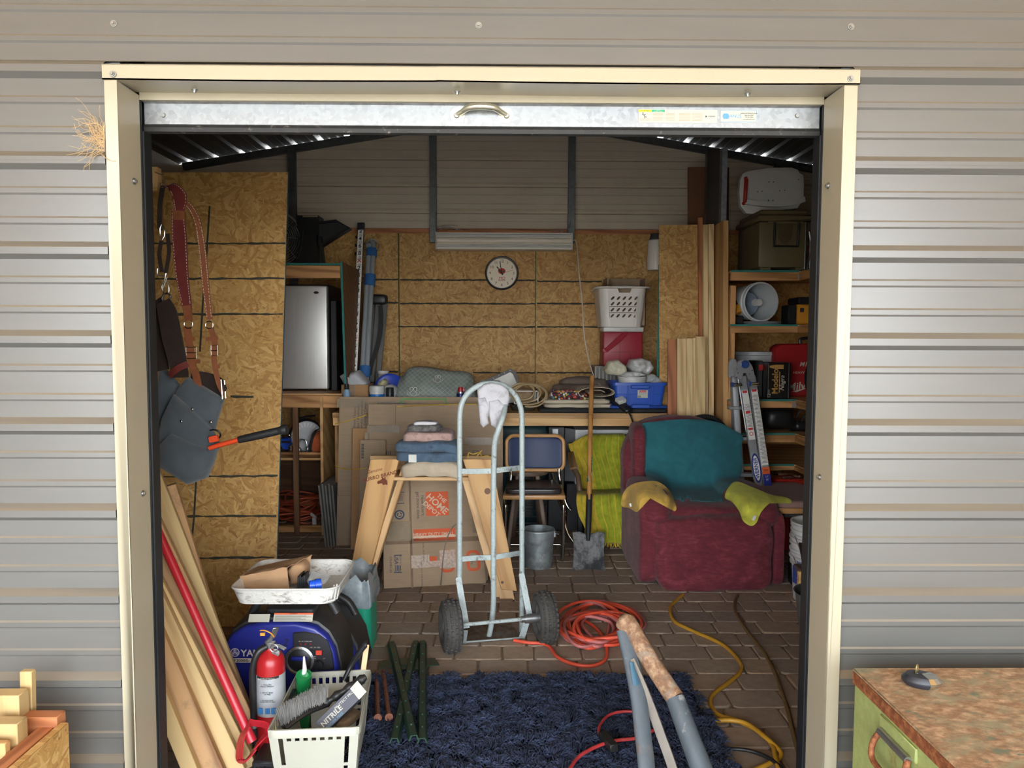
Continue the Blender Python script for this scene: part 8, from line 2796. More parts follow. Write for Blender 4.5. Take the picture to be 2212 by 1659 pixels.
 for a_ in(PI/2,PI/2+2*PI/3,PI/2+4*PI/3):
  mb.box((-.0012,0,0),(.0012,rr_*.9,.0006),em@Rz(a_-PI/2))
  mb.box((-.005,rr_*.2,0),(-.0035,rr_*.7,.0006),em@Rz(a_-PI/2));mb.box((.0035,rr_*.2,0),(.005,rr_*.7,.0006),em@Rz(a_-PI/2))
 M_SIL=P('silver_print',(206,200,190),.4)
 mb.build('round_emblem',M_SIL,g)
 lettering(g,'YAMAHA',.036,fz(521,1411),M_SIL,align='LEFT',bold=.001)
 pl_=MB().box((X(498),Yf-.0012,Z(1431)),(X(560),Yf,Z(1422))).build('model_plate',M_SIL,g,bevel=.0005)
 lettering(pl_,'EF2000iS-',.0155,facing((X(501),Yf-.0018,Z(1426.5))),M_INKD,align='LEFT',bold=.0006,sx=1.1)
 lettering(g,'2',.04,fz(617,1388,-.1),M_INKD,shear=.2)
 return g
generator('blue and black portable generator with a silver dial standing behind the fire extinguisher',0,2.78)
generator('rear black and blue generator half hidden behind the front one',.085,3.10,False)
# ---- tray and litter on the generators
tz=AZ(1302,2.75,600)
tr_=thing('white_tray','white enamel tray with scraped paint resting on the generators','tray',(AX(608,2.9),2.95,tz))
x0,x1=AX(487,2.72),AX(722,2.72)
M_ENAM=RUST('scraped_white_enamel',(222,220,212),((150,142,130),(96,88,78)),.2,26,(1,1,2),rough=.35)
zr=AZ(1273,2.72,600)-tz
xc_=(x0+x1)/2
R0,R1,R2=rr_ring(tz,x1-x0-.03,.33,2.9,.05),rr_ring(tz+zr,x1-x0,.37,2.9,.05),rr_ring(tz+.006,x1-x0-.04,.32,2.9,.05)
loft(MB(),[R0,R1,rr_ring(tz+zr,x1-x0-.012,.358,2.9,.05),R2]).build('pan',M_ENAM,tr_,smooth=40)
MB().tube(R1,.005,6,closed=True).build('rolled_rim',M_WHT,tr_)
MB().tube([A(728,1262,2.75),A(722,1296,2.72),A(697,1303,2.72)],.003,6).tube([A(722,1264,2.76),A(715,1294,2.73)],.003,6).tube([A(712,1276,2.74),A(706,1300,2.72)],.003,6).tube([A(735,1258,2.8),A(728,1293,2.76),A(716,1296,2.74)],.003,6).build('wire_rack_end',M_WHT,tr_)
zt_=tz+.012
pbg=MB()
Yp=2.84
a0,a1,a2,a3=[A(*p)for p in((520,1272,Yp),(625,1268,Yp),(620,1226,Yp),(519,1244,Yp))]
for p in(a0,a1):p.z=zt_
b0,b1,b2,b3=[p+Vector((.03,.12,0))for p in(a0,a1,a2,a3)]
b2+=Vector((.03,.02,.01))
pbg.grid(lambda u,v:a0.lerp(a1,u).lerp(a3.lerp(a2,u),v)+Vector((0,.012*mnoise.noise(Vector((u*4,v*4,1))),0)),10,6,.002)
pbg.grid(lambda u,v:a3.lerp(a2,u).lerp(b3.lerp(b2,u),v)+Vector((0,0,.012*mnoise.noise(Vector((u*4,v*4,2))))),10,6,.002)
pbg.grid(lambda u,v:b0.lerp(b1,u).lerp(b3.lerp(b2,u),v),6,4,.002)
pbg.grid(lambda u,v:a0.lerp(b0,u).lerp(a3.lerp(b3,u),v),4,4,.002)
single(pbg,'paper_bag',P('paper_bag_brown',(176,140,104),.85,0,.08,10),'brown paper bag lying open mouthed on the white tray','bag',smooth=50)
fp_=[A(x,y,2.92)for x,y in((622,1230),(635,1214),(655,1214),(664,1224),(664,1242),(650,1258),(630,1262))]
m=MB();puff(m,[p.lerp(fp_[(i+1)%7],q/3)for i,p in enumerate(fp_)for q in range(3)][::-1],(0,-1,0),.03,5,back=.04,amp=.01,ns=20)
single(m,'paper_bag',MC['paper_bag_brown'],'second round brown paper bag end poking up behind the open one','bag',smooth=60)
bt=[A(x,y,2.82)for x,y in((640,1270),(643,1242),(655,1240),(658,1270))]
mb=MB()
for i in range(4):mb.box((AX(640+i*4.4,2.82),2.80,zt_),(AX(643.6+i*4.4,2.82),2.86,AZ(1243-i%2*3,2.82,640)))
single(mb,'black_strips',M_BLKP,'cluster of short black strips in the white tray','strips')
bcp=thing('blue_tube_fitting','blue plastic tube cap lying in the white tray','cap',A(672,1270,2.78))
c=A(668,1265,2.76)
MB().lathe([(.010,0),(.019,0),(.019,.02),(.022,.022),(.022,.045),(.001,.046),(.001,.012),(.010,.01)],20,frame((.3,0,1)if False else(0,0,1),(.35,-.9,0),(.9,.35,0),c)).build('cap',P('cap_blue',(34,84,200),.3),bcp,smooth=40)
fb=[A(x,y,2.86)for x,y in((664,1250),(672,1238),(690,1246),(710,1244),(708,1256),(690,1264),(670,1262))]
m=MB();puff(m,[p.lerp(fb[(i+1)%7],q/3)for i,p in enumerate(fb)for q in range(3)][::-1],(0,-1,0),.04,5,back=.03,amp=.02,ns=22)
single(m,'clear_wrap',M_FILM,'crumpled clear plastic wrap in the white tray','wrap',smooth=70)
# ---- fire extinguisher
fe=thing('fire_extinguisher','dusty red fire extinguisher with a black hose in front of the blue generator','fire extinguisher',(AX(585,2.52),2.52,0))
Ye=2.52;Me=T(AX(585,Ye,1450),Ye,0)
r_=.0485;zc=AZ(1432,Ye,585)
M_FER=P('extinguisher_red',(166,30,34),.32,0,.06,8,dirt=(150,96,90),dirt_amt=-.03)
MB().lathe([(.001,0),(r_*.9,0),(r_,.01),(r_,zc),(r_*.94,zc+.02),(r_*.75,zc+.036),(r_*.4,zc+.046),(r_*.34,zc+.056),(.001,zc+.056)],36,Me).build('cylinder',M_FER,fe,smooth=50)
z0,z1=AZ(1535,Ye,585),AZ(1450,Ye,585)
MB().lathe([(r_+.0006,z0),(r_+.0006,z1)],36,Me).build('label',P('silver_label',(180,184,188),.4,.3),fe)
MB().lathe([(r_+.001,z1-.008),(r_+.001,z1-.0)],20,Me,a0=-2.4,a1=-.7).build('label_header',M_INKD,fe)
for tx,py,s_,m_ in(('INSTRUCTIONS',1453,.0082,M_STK),('1  PULL PIN\n   HOLD UPRIGHT',1467,.0065,M_INKD),('2  AIM AT BASE\n   OF FIRE',1484,.0065,M_INKD),('3  SQUEEZE LEVER\n   SWEEP SIDE TO SIDE',1500,.0055,M_INKD)):
 lettering(fe,tx,s_,facing((Me[0][3],Ye-r_-.0014,AZ(py,Ye,585))),m_)
for x_ in(-.022,.002,.022):MB().box((x_-.008,-r_-.0008,AZ(1526,Ye)),(x_+.008,-r_+.004,AZ(1514,Ye)),Me).build('pictogram',P('pictogram_blue',(52,116,172),.5),fe)
MB().prism([(-.014,AZ(1545,Ye)),(0,AZ(1541,Ye)),(.026,AZ(1545,Ye)),(.03,AZ(1556,Ye)),(.022,AZ(1563,Ye)),(.012,AZ(1567,Ye)),(-.01,AZ(1560,Ye))],-r_-.0006,-r_+.012,Me@T(.01,0,-.012)).build('yellow_shield',M_YEL if False else P('badge_yellow',(224,206,50),.5),fe)
zv=AZ(1400,Ye,585)
MB().cyl((0,0,zc+.05),(0,0,zv),.013,.013,14,M=Me).box((-.014,-.012,zv),(.016,.012,zv+.022),Me).build('valve',M_STEEL,fe,bevel=.002)
MB().strap([Me@Vector(p)for p in((-.012,0,zv+.02),(.012,-.012,zv+.045),(.03,-.03,zv+.085))],.02,.006,(.8,.5,0)).strap([Me@Vector(p)for p in((-.018,0,zv+.012),(.03,-.004,zv+.01),(.055,-.01,zv+.0))],.018,.005,(0,1,0)).build('lever',M_STEEL,fe,bevel=.001)
MB().tube(ring_pts(Me@Vector((.022,-.03,zv+.012)),.013,n=18),.002,6,closed=True).build('pull_ring',M_STEEL,fe)
MB().lathe([(.013,0),(.014,.008),(.001,.009)],20,Me@frame((1,0,0),(0,0,1),(0,-1,0),(.024,-.014,zv-.008))).build('gauge',M_STEEL,fe)
MB().tube(bez([Me@Vector(p)for p in((-.01,-.01,zv+.01),(-.035,-.025,zv-.005),(-.052,-.03,zv-.06),(-.054,-.025,zv-.16),(-.054,-.02,zv-.27),(-.05,-.015,zv-.36))],6),.0115,12).build('hose',M_BLKP,fe,smooth=60)
MB().tube([Me@Vector((-.054,-.02,zv-.25)),Me@Vector((-.053,-.02,zv-.272))],.0135,12).build('hose_clamp',M_STEEL,fe)
MB().tube(bez([A(562,1362,Ye-.03),A(572,1362,Ye-.04),A(585,1368,Ye-.04),A(592,1376,Ye-.03)],4),.0022,6).box((AX(561,Ye),Ye-.036,AZ(1364,Ye)),(AX(571,Ye),Ye-.03,AZ(1358,Ye))).build('yellow_tie',M_YEL,fe)
MB().box((.036,-.036,zv-.14),(.048,-.0345,zv-.03),Me@Rz(.3)@Ry(-.12)).build('paper_tag',P('dull_paper_tag',(196,190,176),.8),fe)
# ---- shopping basket and what is in it
zk=.24
FL,FR,BL_,BR2_=flr(578,1578,zk),flr(776,1570,zk),flr(642,1454,zk),flr(801,1446,zk)
kb=thing('shopping_basket','cream plastic hand basket full of brushes standing at the edge of the rug','basket',((FL.x+BR2_.x)/2,(FL.y+BR2_.y)/2,0.02))
M_CRM=P('cream_basket_plastic',(174,173,158),.42,0,.04,6)
def wallq(p0,p1,slots,rows_=((.62,.92),)):
 """slotted wall from p0 to p1 (rim corners), tapering to the bottom"""
 mid=(FL+FR+BL_+BR2_)/4
 def pt(u,v):
  q=p0.lerp(p1,u)
  s_=.86+.14*v
  return Vector((mid.x+(q.x-mid.x)*s_,mid.y+(q.y-mid.y)*s_,.03+(zk-.03)*v))
 us=[0,.06]
 for i in range(slots):us+=[.08+.84*(i+.2)/slots,.08+.84*(i+.75)/slots]
 us+=[.94,1]
 mb=MB()
 vs=[0,.04,.35,.40,.80,.94,1]
 nrm=(p1-p0).cross(Vector((0,0,1))).normalized()*.003
 for a_,b_ in zip(us[:-1],us[1:]):
  k=us.index(a_)
  hole=k>=2 and k%2==0 and k<len(us)-2
  tall=hole and(k==2 or k==len(us)-4)
  for c_,d_ in zip(vs[:-1],vs[1:]):
   if hole and c_==.80:continue
   if tall and c_ in(.04,.40):continue
   q=[pt(a_,c_),pt(b_,c_),pt(b_,d_),pt(a_,d_)]
   mb.hexa([q[0],q[1],q[1]-nrm,q[0]-nrm,q[3],q[2],q[2]-nrm,q[3]-nrm])
 return mb.build('slotted_wall',M_CRM,kb,smooth=0)
for p,q,n in((FL,FR,9),(FR,BR2_,13),(BR2_,BL_,9),(BL_,FL,13)):wallq(p,q,n)
mid=(FL+FR+BL_+BR2_)/4
sm=lambda p,s_,z:Vector((mid.x+(p.x-mid.x)*s_,mid.y+(p.y-mid.y)*s_,z))
m=MB();slab(m,[sm(p,.86,.026)for p in(FL,FR,BR2_,BL_)],.005,(0,0,1));m.build('bottom',M_CRM,kb)
rim=[]
cs_=[FL,FR,BR2_,BL_]
for i in range(4):
 p,a_,b_=cs_[i],cs_[i-1],cs_[(i+1)%4]
 for t in range(6):
  u=t/5
  q0,q1=p+(a_-p).normalized()*.03,p+(b_-p).normalized()*.03
  rim.append((q0*(1-u)**2+p*2*u*(1-u)+q1*u*u)+Vector((0,0,-.006)))
rin,rout=[sm(p,.985,0)for p in rim],[sm(p,1.03,0)for p in rim]
loft_=[[Vector((p.x,p.y,zk-.026))for p in rout],[Vector((p.x,p.y,zk-.004))for p in rout],[Vector((p.x,p.y,zk))for p in[sm(p,1.015,0)for p in rim]],[Vector((p.x,p.y,zk-.004))for p in rin],[Vector((p.x,p.y,zk-.02))for p in rin]]
n=len(rim);mb=MB();v=[p for r in loft_ for p in r];f=[]
for j in range(4):
 for i in range(n):f.append((j*n+i,j*n+(i+1)%n,(j+1)*n+(i+1)%n,(j+1)*n+i))
mb.add(v,f);mb.build('rim',M_CRM,kb,smooth=50)
g0=BL_.lerp(FL,.45);MB().tube([sm(BL_.lerp(FL,t),.93,zk-.02)for t in(.2,.5,.75)],.008,6,flat=.5).build('folded_handle',M_BLKP,kb)
bpt=lambda px,py,z:flr(px,py,z)
ct=thing('caulk_tube','green sealant tube with a white nozzle standing in the basket','tube',bpt(657,1500,.1))
c0,c1=bpt(655,1570,.04),bpt(656,1462,.27)
MB().tube([c0,c1,c1.lerp(c0,.12)+(c1-c0)*.12],[.024,.025,.024],18).build('body',P('sealant_green',(22,120,62),.35),ct,smooth=50)
MB().tube([c1.lerp(c0,.03),c1+(c1-c0).normalized()*.01],.028,18).build('collar',MC['sealant_green'],ct)
MB().tube([c1,c1+Vector((.004,.0,.03)),c1+Vector((.002,0,.075))],[.01,.008,.003],12).build('nozzle',M_WHT,ct,smooth=60)
gb_=thing('bench_brush','grey bristled bench brush with a black handle lying in the basket','brush',bpt(650,1540,.16))
q0,q1,q2=bpt(612,1570,.20),bpt(702,1520,.22),bpt(790,1462,.30)
MB().tube(bez([q0,q0.lerp(q1,.5)+Vector((0,0,.01)),q1],5),.02,10,flat=.6).build('brush_back',M_BLKP,gb_)
mb=MB();d_=(q1-q0)
for i in range(2200):
 t=R_.random();s_=q0+d_*t+Vector((R_.uniform(-.012,.012),R_.uniform(-.012,.012),.008))
 e=s_+Vector((-.012+R_.uniform(-.012,.012),.012+R_.uniform(-.01,.01),.048+R_.uniform(-.006,.006)))
 mb.tube([s_,e],[.0008,.0006],3,caps=False)
mb.build('bristles',P('grey_bristle',(126,124,120),.8),gb_,kind='stuff',smooth=0)
MB().tube(bez([q1,q1.lerp(q2,.3),q1.lerp(q2,.7),q2],5),[.014+.004*math.sin(i*1.6)for i in range(16)],12).build('handle',P('ribbed_black_handle',(36,35,34),.45,0,.2,30),gb_,smooth=60)
g2=thing('nitrile_box','dark glove box with white lettering slanting in the basket','box',bpt(730,1530,.16))
e0,e1=bpt(694,1572,.18),bpt(768,1500,.27)
B=basis(e0,e1,(.35,-.6,.7));L=(e1-e0).length
MB().box((0,-.024,-.03),(L,.024,.02)).build('body',P('dark_slate_carton',(54,54,64),.4),g2,M=B,bevel=.001)
MB().hexa([(L,-.024,.018),(L+.035,-.024,.03),(L+.035,.024,.03),(L,.024,.018),(L,-.024,.02),(L+.035,-.024,.032),(L+.035,.024,.032),(L,.024,.02)]).build('open_flap',M_STK,g2,M=B)
lettering(g2,'NITRILE',.024,B@T(L*.34,0,.0206)@Rz(0),M_STK,bold=.0008);lettering(g2,'POWDER FREE',.012,B@T(L*.3,-.017,.0206),P('print_cyan',(90,150,180),.5));lettering(g2,'PROTECT PRO',.012,B@T(L*.75,.01,.0206),M_STK)
single(MB().pillow((0,0,0),(.05,.1,.03),5,8,.004,30,M=T(*bpt(752,1552,.17))@Rz(-.5)),'brown_sponge',P('brown_sponge',(128,104,78),.95,0,.2,40),'brown sponge beside the glove box in the basket','sponge',smooth=60)
s0,s1=bpt(782,1470,.20),A(792,1392,2.72)
single(MB().box((0,-.010,-.003),((s1-s0).length,.010,.003),basis(s0,s1,(0,-1,.2))),'stir_stick',P('bare_stir_wood',(226,194,148),.7),'pale wooden stir stick standing at the far corner of the basket','stick',bevel=.002)
single(MB().tube(bez([bpt(742,1470,.22),A(757,1440,2.68),A(776,1410,2.68),A(788,1393,2.68),A(793,1392,2.68)],6),[.008+.0003*i for i in range(25)],12,flat=.8),'black_brush_handle',M_BLKP,'glossy black curved brush handle rising from the back of the basket','handle',smooth=60)
single(MB().box((-.17,-.005,0),(.13,.2,.09),T(*(mid+Vector((0,-.02,-mid.z+.034))))),'carton_filler',M_CARD2,'brown carton flap lining the bottom of the basket','carton')if False else None
# ---- green bin with a bag
gbn=thing('green_bin','tall teal green plastic bin with a grey bag hung over its rim beside the generators','bin',flr(775,1408))
cgx,cgy=AX(768,3.5,1400),3.52
zt=AZ(1268,3.42,780)
def rrx(cx,cy,z,w,d,r=.04):
 o=[]
 for sx_,sy_,a0 in((1,-1,-PI/2),(1,1,0),(-1,1,PI/2),(-1,-1,PI)):
  for k in range(5):o.append(Vector((cx+sx_*(w/2-r)+r*math.cos(a0+PI/8*k),cy+sy_*(d/2-r)+r*math.sin(a0+PI/8*k),z)))
 return o
loft(MB(),[rrx(cgx+.02,cgy,0,.14,.2),rrx(cgx,cgy,zt,.17,.24),rrx(cgx,cgy,zt,.16,.23),rrx(cgx+.02,cgy,.02,.13,.19)]).build('body',P('teal_green_plastic',(32,148,116),.4,0,.05),gbn,smooth=40)
M_GB=P('thin_grey_bag',(138,148,152),.3,0,.2,40,bump=.9,bscale=45)
rs=[]
for z,s_,am in((zt-.10,1.08,.02),(zt-.075,1.18,.022),(zt-.03,1.22,.022),(zt+.01,1.12,.02),(zt+.045,1.1,.035),(zt+.04,1.0,.035),(zt+.02,.88,.015),(zt-.08,.75,.01)):
 rs.append([Vector((cgx+(p.x-cgx)*s_*(1+am*6*mnoise.noise(Vector((p.x*38,p.y*38,z*16)))),cgy+(p.y-cgy)*s_,z+am*1.8*mnoise.noise(Vector((p.x*30,p.y*30,z*9)))-(.10*max(0,-(p.x-cgx)/.08)*(z<zt-.1))*.5))for p in bez(rrx(cgx,cgy,z,.155,.235),4,closed=True)])
n=len(rs[0]);mb=MB();v=[p for r in rs for p in r];f=[]
for j in range(len(rs)-1):
 for i in range(n):f.append((j*n+i,j*n+(i+1)%n,(j+1)*n+(i+1)%n,(j+1)*n+i))
mb.add(v,f);single(mb,'bin_bag',M_GB,'crinkled grey plastic bag lining the teal green bin','bag',smooth=50)
# ---- shag rug
rx0,rx1,ry0,ry1=-.57,.785,2.2,3.10
rg=thing('shag_rug','dark navy blue shag rug on the pavers in the doorway','rug',((rx0+rx1)/2,(ry0+ry1)/2,0))
def rug_mat():
 t=NT('navy_shag_yarn')
 n=t.noise(t.coord(),18,4,.7)
 col=t.ramp(n,[(.3,srgb((28,34,50))),(.52,srgb((44,53,76))),(.72,srgb((66,77,106)))])
 d=t.noise(t.coord(),130,1)
 col=t.mix(t.ramp(d,[(.80,(0,0,0)),(.84,(1,1,1))]),col,srgb((170,168,170)))
 return t.fin(col,.95)
M_RUG=rug_mat()
MB().box((rx0,ry0,0.001),(rx1,ry1,.012)).build('backing',P('rug_backing',(22,28,46),.95),rg)
rng=np.random.default_rng(4)
N=26000
px_=rng.uniform(rx0,rx1,N);py_=rng.uniform(ry0,ry1,N)
cl=np.array([mnoise.noise(Vector((x*14,y*14,0)))for x,y in zip(px_,py_)])
ang=cl*7+rng.normal(0,.5,N)
Ls=rng.uniform(.028,.05,N);R__=rng.uniform(.0021,.0034,N)
segs=[(0,0),(.25,.018),(.62,.028),(1.0,.021)]
V=np.zeros((N,12,3));dx,dy=np.cos(ang),np.sin(ang)
for k,(t,h)in enumerate(segs):
 cx_,cy_,cz_=px_+dx*Ls*t,py_+dy*Ls*t,.010+h*(.75+.5*(cl+.5))*rng.uniform(.85,1.1,N)
 rad=R__*(1,1.15,1.05,.45)[k]
 for j in range(3):
  a=2*PI*j/3+PI/2
  V[:,k*3+j,0]=cx_-dy*rad*math.cos(a);V[:,k*3+j,1]=cy_+dx*rad*math.cos(a);V[:,k*3+j,2]=cz_+rad*math.sin(a)
fc=[]
for k in range(3):
 for j in range(3):fc.append((k*3+j,k*3+(j+1)%3,k*3+3+(j+1)%3,k*3+3+j))
Fq=(np.array(fc)[None]+(np.arange(N)*12)[:,None,None]).reshape(-1)
me=bpy.data.meshes.new('pile')
me.vertices.add(N*12);me.vertices.foreach_set('co',(V-np.array(WL[rg.name])).reshape(-1))
nf=N*9
me.loops.add(nf*4);me.loops.foreach_set('vertex_index',Fq.astype(np.int32))
me.polygons.add(nf);me.polygons.foreach_set('loop_start',np.arange(0,nf*4,4,dtype=np.int32))
me.update(calc_edges=True);me.materials.append(M_RUG);me.polygons.foreach_set('use_smooth',[True]*nf)
o=bpy.data.objects.new('pile',me);COL.objects.link(o);o.parent=rg;o['kind']='stuff'
# ---- green fence posts and rusty stakes
M_POST=P('dark_green_post',(34,58,44),.4,.1,.2,20,dirt=(96,88,66),dirt_amt=-.04)
for(a_,b_,za,zb_,lb,plate)in(((846,1394),(894,1600),.02,.06,'green steel fence post slanting across the crossed pair',.22),((898,1392),(852,1606),.02,.045,'green steel fence post lying under the crossed one',.26),((913,1392),(912,1606),.02,.045,'green steel fence post lying straight beside the crossed pair',.22)):
 p,q=flr(*a_,za),flr(*b_,zb_)
 g=thing('fence_post',lb,'post',p)
 B=basis(p,q);L=(q-p).length
 MB().prism([(-.02,0),(-.013,.0),(-.008,.016),(.008,.016),(.013,0),(.02,0),(.011,.02),(-.011,.02)],0,L,B@frame((0,1,0),(1,0,0),(0,0,1))).build('channel',M_POST,g)
 x_=L*plate
 m=MB();slab(m,[B@Vector(v_)for v_ in((x_-.035,-.055,-.004),(x_+.04,-.075,-.004),(x_+.05,-.03,-.002),(x_+.035,0,-.001),(x_+.05,.03,-.002),(x_+.04,.075,-.004),(x_-.035,.055,-.004))],.004,(0,0,1));m.build('anchor_plate',M_POST,g)
 mb=MB()
 for i in range(9):mb.cyl(B@Vector((L*(i+.7)/9.5,0,.02)),B@Vector((L*(i+.7)/9.5,0,.026)),.005,.004,8)
 mb.build('studs',M_POST,g,kind='stuff')
M_RST=RUST('rusty_stake',(108,66,48),((122,72,50),(150,104,80)),.7,30)
for(a_,b_,lb)in(((813,1452),(816,1549),'rusty steel stake lying nearest the basket'),((828,1450),(840,1548),'rusty steel stake lying nearest the green posts')):
 p,q=flr(*a_,.03),flr(*b_,.05)
 g=thing('rusty_stake',lb,'stake',p)
 MB().tube([p,q],.009,12).build('shank',M_RST,g);MB().tube([q,q+(q-p).normalized()*.008],.0155,14).build('head',M_RST,g)
 # ---- cords on the floor
def cord(name,pts,r,mat,label,z=.008,n=8):
 P3=[flr(p[0],p[1],p[2]if len(p)>2 else z)for p in pts]
 return tag(MB().tube(bez(P3,n),r,8).build(name,mat,smooth=70),label,'cord')
M_YC=P('yellow_cord',(190,142,42),.5,0,.15,6)
cord('yellow_cable',[(1475,1285),(1462,1296),(1448,1312),(1455,1340),(1490,1360),(1560,1392),(1598,1430),(1600,1450),(1575,1474),(1543,1498),(1535,1520),(1552,1544),(1590,1556,.012),(1640,1580,.015),(1668,1610,.02),(1676,1640,.02),(1690,1690)],.009,M_YC,'yellow extension cord winding from under the recliner across the pavers')
cord('yellow_cable',[(1530,1590),(1524,1575),(1535,1560),(1570,1556,.022),(1610,1562,.026),(1650,1590,.03),(1682,1620,.018),(1684,1636),(1660,1650),(1625,1666)],.009,M_YC,'loose loop of yellow cord beside the rug corner')
cord('tan_cable',[(1594,1286),(1588,1300),(1590,1325),(1615,1365),(1650,1410),(1676,1460),(1700,1530),(1715,1590),(1728,1640),(1735,1690)],.0085,P('olive_tan_cord',(116,92,56),.6,0,.15,6),'olive tan cord running from the recliner towards the right jamb')
cord('black_cable',[(1516,1660,.035),(1535,1630,.03),(1570,1618),(1620,1622),(1665,1640),(1700,1670)],.007,M_BLKP,'thin black cord crossing the yellow cord near the right jamb',.02)
M_RC=P('red_black_cord',(170,52,52),.5,0,.25,20)
cord('red_cable',[(1225,1670),(1250,1635),(1290,1612),(1330,1600),(1375,1594),(1410,1578)],.0065,M_RC,'red cord lying across the front of the blue rug',.05)
rcd=thing('red_black_cord','curved red and black cord with a black plug on the blue rug','cord',flr(1300,1600,.05))
MB().tube(bez([flr(x,y,.052)for x,y in((1375,1538),(1345,1537),(1315,1545),(1297,1565),(1294,1582),(1304,1600))],6),.0055,8).build('cable',M_RC,rcd,smooth=70)
e0,e1=flr(1303,1590,.055),flr(1322,1612,.055)
MB().box((-.01,-.016,-.012),((e1-e0).length+.02,.016,.016),basis(e0,e1)).build('plug',M_BLKP,rcd,bevel=.003)
oc2=thing('orange_coil','tangled coil of orange extension cord on the pavers beside the hand truck','cord',flr(1290,1400))
M_OC=P('bright_orange_cord',(222,84,58),.45,0,.1,6);M_PC=P('faded_pink_cord',(186,108,104),.5,0,.12,6)
rq=random.Random(21)
for m_,cnt,rad,nm in((M_PC,7,.0085,'faded_cord'),(M_OC,9,.0085,'bright_cord')):
 mb=MB()
 for i in range(cnt):
  cx,cy=1288+rq.uniform(-18,18),1354+rq.uniform(-8,6)
  rx,ry=rq.uniform(42,84),rq.uniform(24,46)
  ph=rq.uniform(0,6)
  pts=[flr(cx+rx*math.cos(t)+7*math.sin(2*t+ph),cy+ry*math.sin(t)+3*math.sin(3*t+ph),.01+.006*i+.008*math.sin(2*t+ph))for t in[2*PI*k/44 for k in range(44)]]
  for p in pts:p.z=max(.009,p.z)
  mb.tube(pts,rad,7,closed=True)
 if m_ is M_OC:
  mb.tube(bez([flr(x,y,.01)for x,y in((1110,1383),(1140,1388),(1170,1390),(1188,1398),(1205,1420),(1245,1436),(1285,1437),(1310,1420),(1306,1385),(1285,1355),(1250,1335),(1215,1334))],7),rad,7)
 else:
  mb.tube(bez([flr(x,y,.012)for x,y in((1240,1302),(1290,1297),(1330,1305),(1370,1318),(1394,1345),(1385,1362))],7),rad,7)
 mb.build(nm,m_,oc2,smooth=70)
 # ---- bent rusty stand in the doorway
rs_=thing('rusty_stand','blue grey steel stand with a rusty bent top tube in the foreground of the doorway','stand',A(1440,1700,1.9))
M_PIPE=RUST('rusty_blue_pipe',(78,87,94),((110,84,64),(140,118,98)),.18,7,(1,1,.4),rough=.5,spots=(150,150,146))
M_PIPER=RUST('rusted_pipe_top',(140,132,120),((130,96,70),(176,146,116)),.54,10,rough=.75)
t0,t1,t2,t3=A(1354,1350,2.36),A(1400,1420,2.29),A(1458,1508,2.2),A(1530,1700,2.04)
MB().tube(bez([t0+Vector((-.012,0,-.02)),t0+Vector((-.003,0,.004)),t0+Vector((.008,0,0)),t1,t2],6),[.012,.02,.026]+[.029]*22,20).build('rusty_top',M_PIPER,rs_,smooth=60)
MB().tube(bez([t2,t2.lerp(t3,.5),t3,Vector((t3.x+.06,t3.y-.18,.0))],6),[.0292+.0003*i for i in range(19)],20).build('main_tube',M_PIPE,rs_,smooth=60)
MB().tube(bez([A(1348,1362,2.35),A(1362,1420,2.3),A(1378,1500,2.24),A(1388,1580,2.18),A(1398,1690,2.1),Vector((AX(1402,2.08),2.06,0))],5),.027,16,flat=.55).build('flat_leg',M_PIPE,rs_,smooth=60)
MB().strap(bez([A(1362,1425,2.285),A(1395,1500,2.24),A(1425,1580,2.2),A(1462,1690,2.14),Vector((AX(1500,2.1),2.08,0))],6),.028,.008,(1,-.4,.3)).build('flat_brace',P('worn_grey_paint',(124,116,106),.6,.2,.2,12,dirt=(86,74,64),dirt_amt=.02),rs_)
MB().tube([A(1364,1430,2.265),A(1375,1480,2.23)],[.006,.012],8,flat=.3).build('blue_paint_scrape',P('sky_blue_paint',(54,92,112),.5),rs_)
# ====== OUTSIDE
# ---- rusty green chest with a puck lock
X0,X1,Yc0,Yc1,zc=.878,2.1,.9,1.8,AZ(1446,1.8,1866)
ch=thing('metal_chest','rusty topped green metal chest standing outside against the siding','chest',((X0+X1)/2,1.35,0))
M_CGRN=RUST('scratched_green_paint',(158,168,104),((128,84,50),(110,72,46)),.05,9,rough=.5,spots=(112,124,70))
M_CTOP=RUST('rusted_green_top',(150,142,112),((156,122,90),(198,168,134)),.48,9,(1,1.6,1),rough=.65,spots=(108,118,96))
M_CLIP=RUST('rusted_lip',(140,110,60),((126,70,40),(168,110,66)),.8,14)
MB().box((X0+.004,Yc0,0),(X1,Yc1-.004,zc-.004)).build('body',M_CGRN,ch,bevel=.003)
MB().box((X0,Yc0-.004,zc-.004),(X1+.004,Yc1,zc+.004)).build('lid',M_CTOP,ch,bevel=.002)
MB().box((X0,Yc0-.004,zc-.034),(X0+.003,Yc1,zc-.003)).build('lid_lip',M_CLIP,ch,bevel=.001)
yh,zh=1.585,zc-.075
MB().box((X0-.002,yh-.075,zh-.0),(X0+.005,yh+.075,zh+.034)).build('handle_plate',M_CGRN,ch,bevel=.002)
MB().cyl((X0-.008,yh-.06,zh),(X0-.008,yh+.06,zh),.009,.009,12).build('handle_pin',M_STEEL,ch)
MB().tube(bez([(X0-.008,yh+.058,zh),(X0-.02,yh+.066,zh-.03),(X0-.026,yh+.056,zh-.062),(X0-.026,yh,zh-.068),(X0-.026,yh-.056,zh-.062),(X0-.02,yh-.066,zh-.03),(X0-.008,yh-.058,zh)],5),.007,10).build('drop_handle',M_CLIP,ch,smooth=60)
lk=thing('puck_lock','round black and chrome puck padlock with its key on the rusty chest','padlock',flr(1990,1488,zc+.004))
pc=flr(1990,1480,zc+.004)
k=pc.y/F
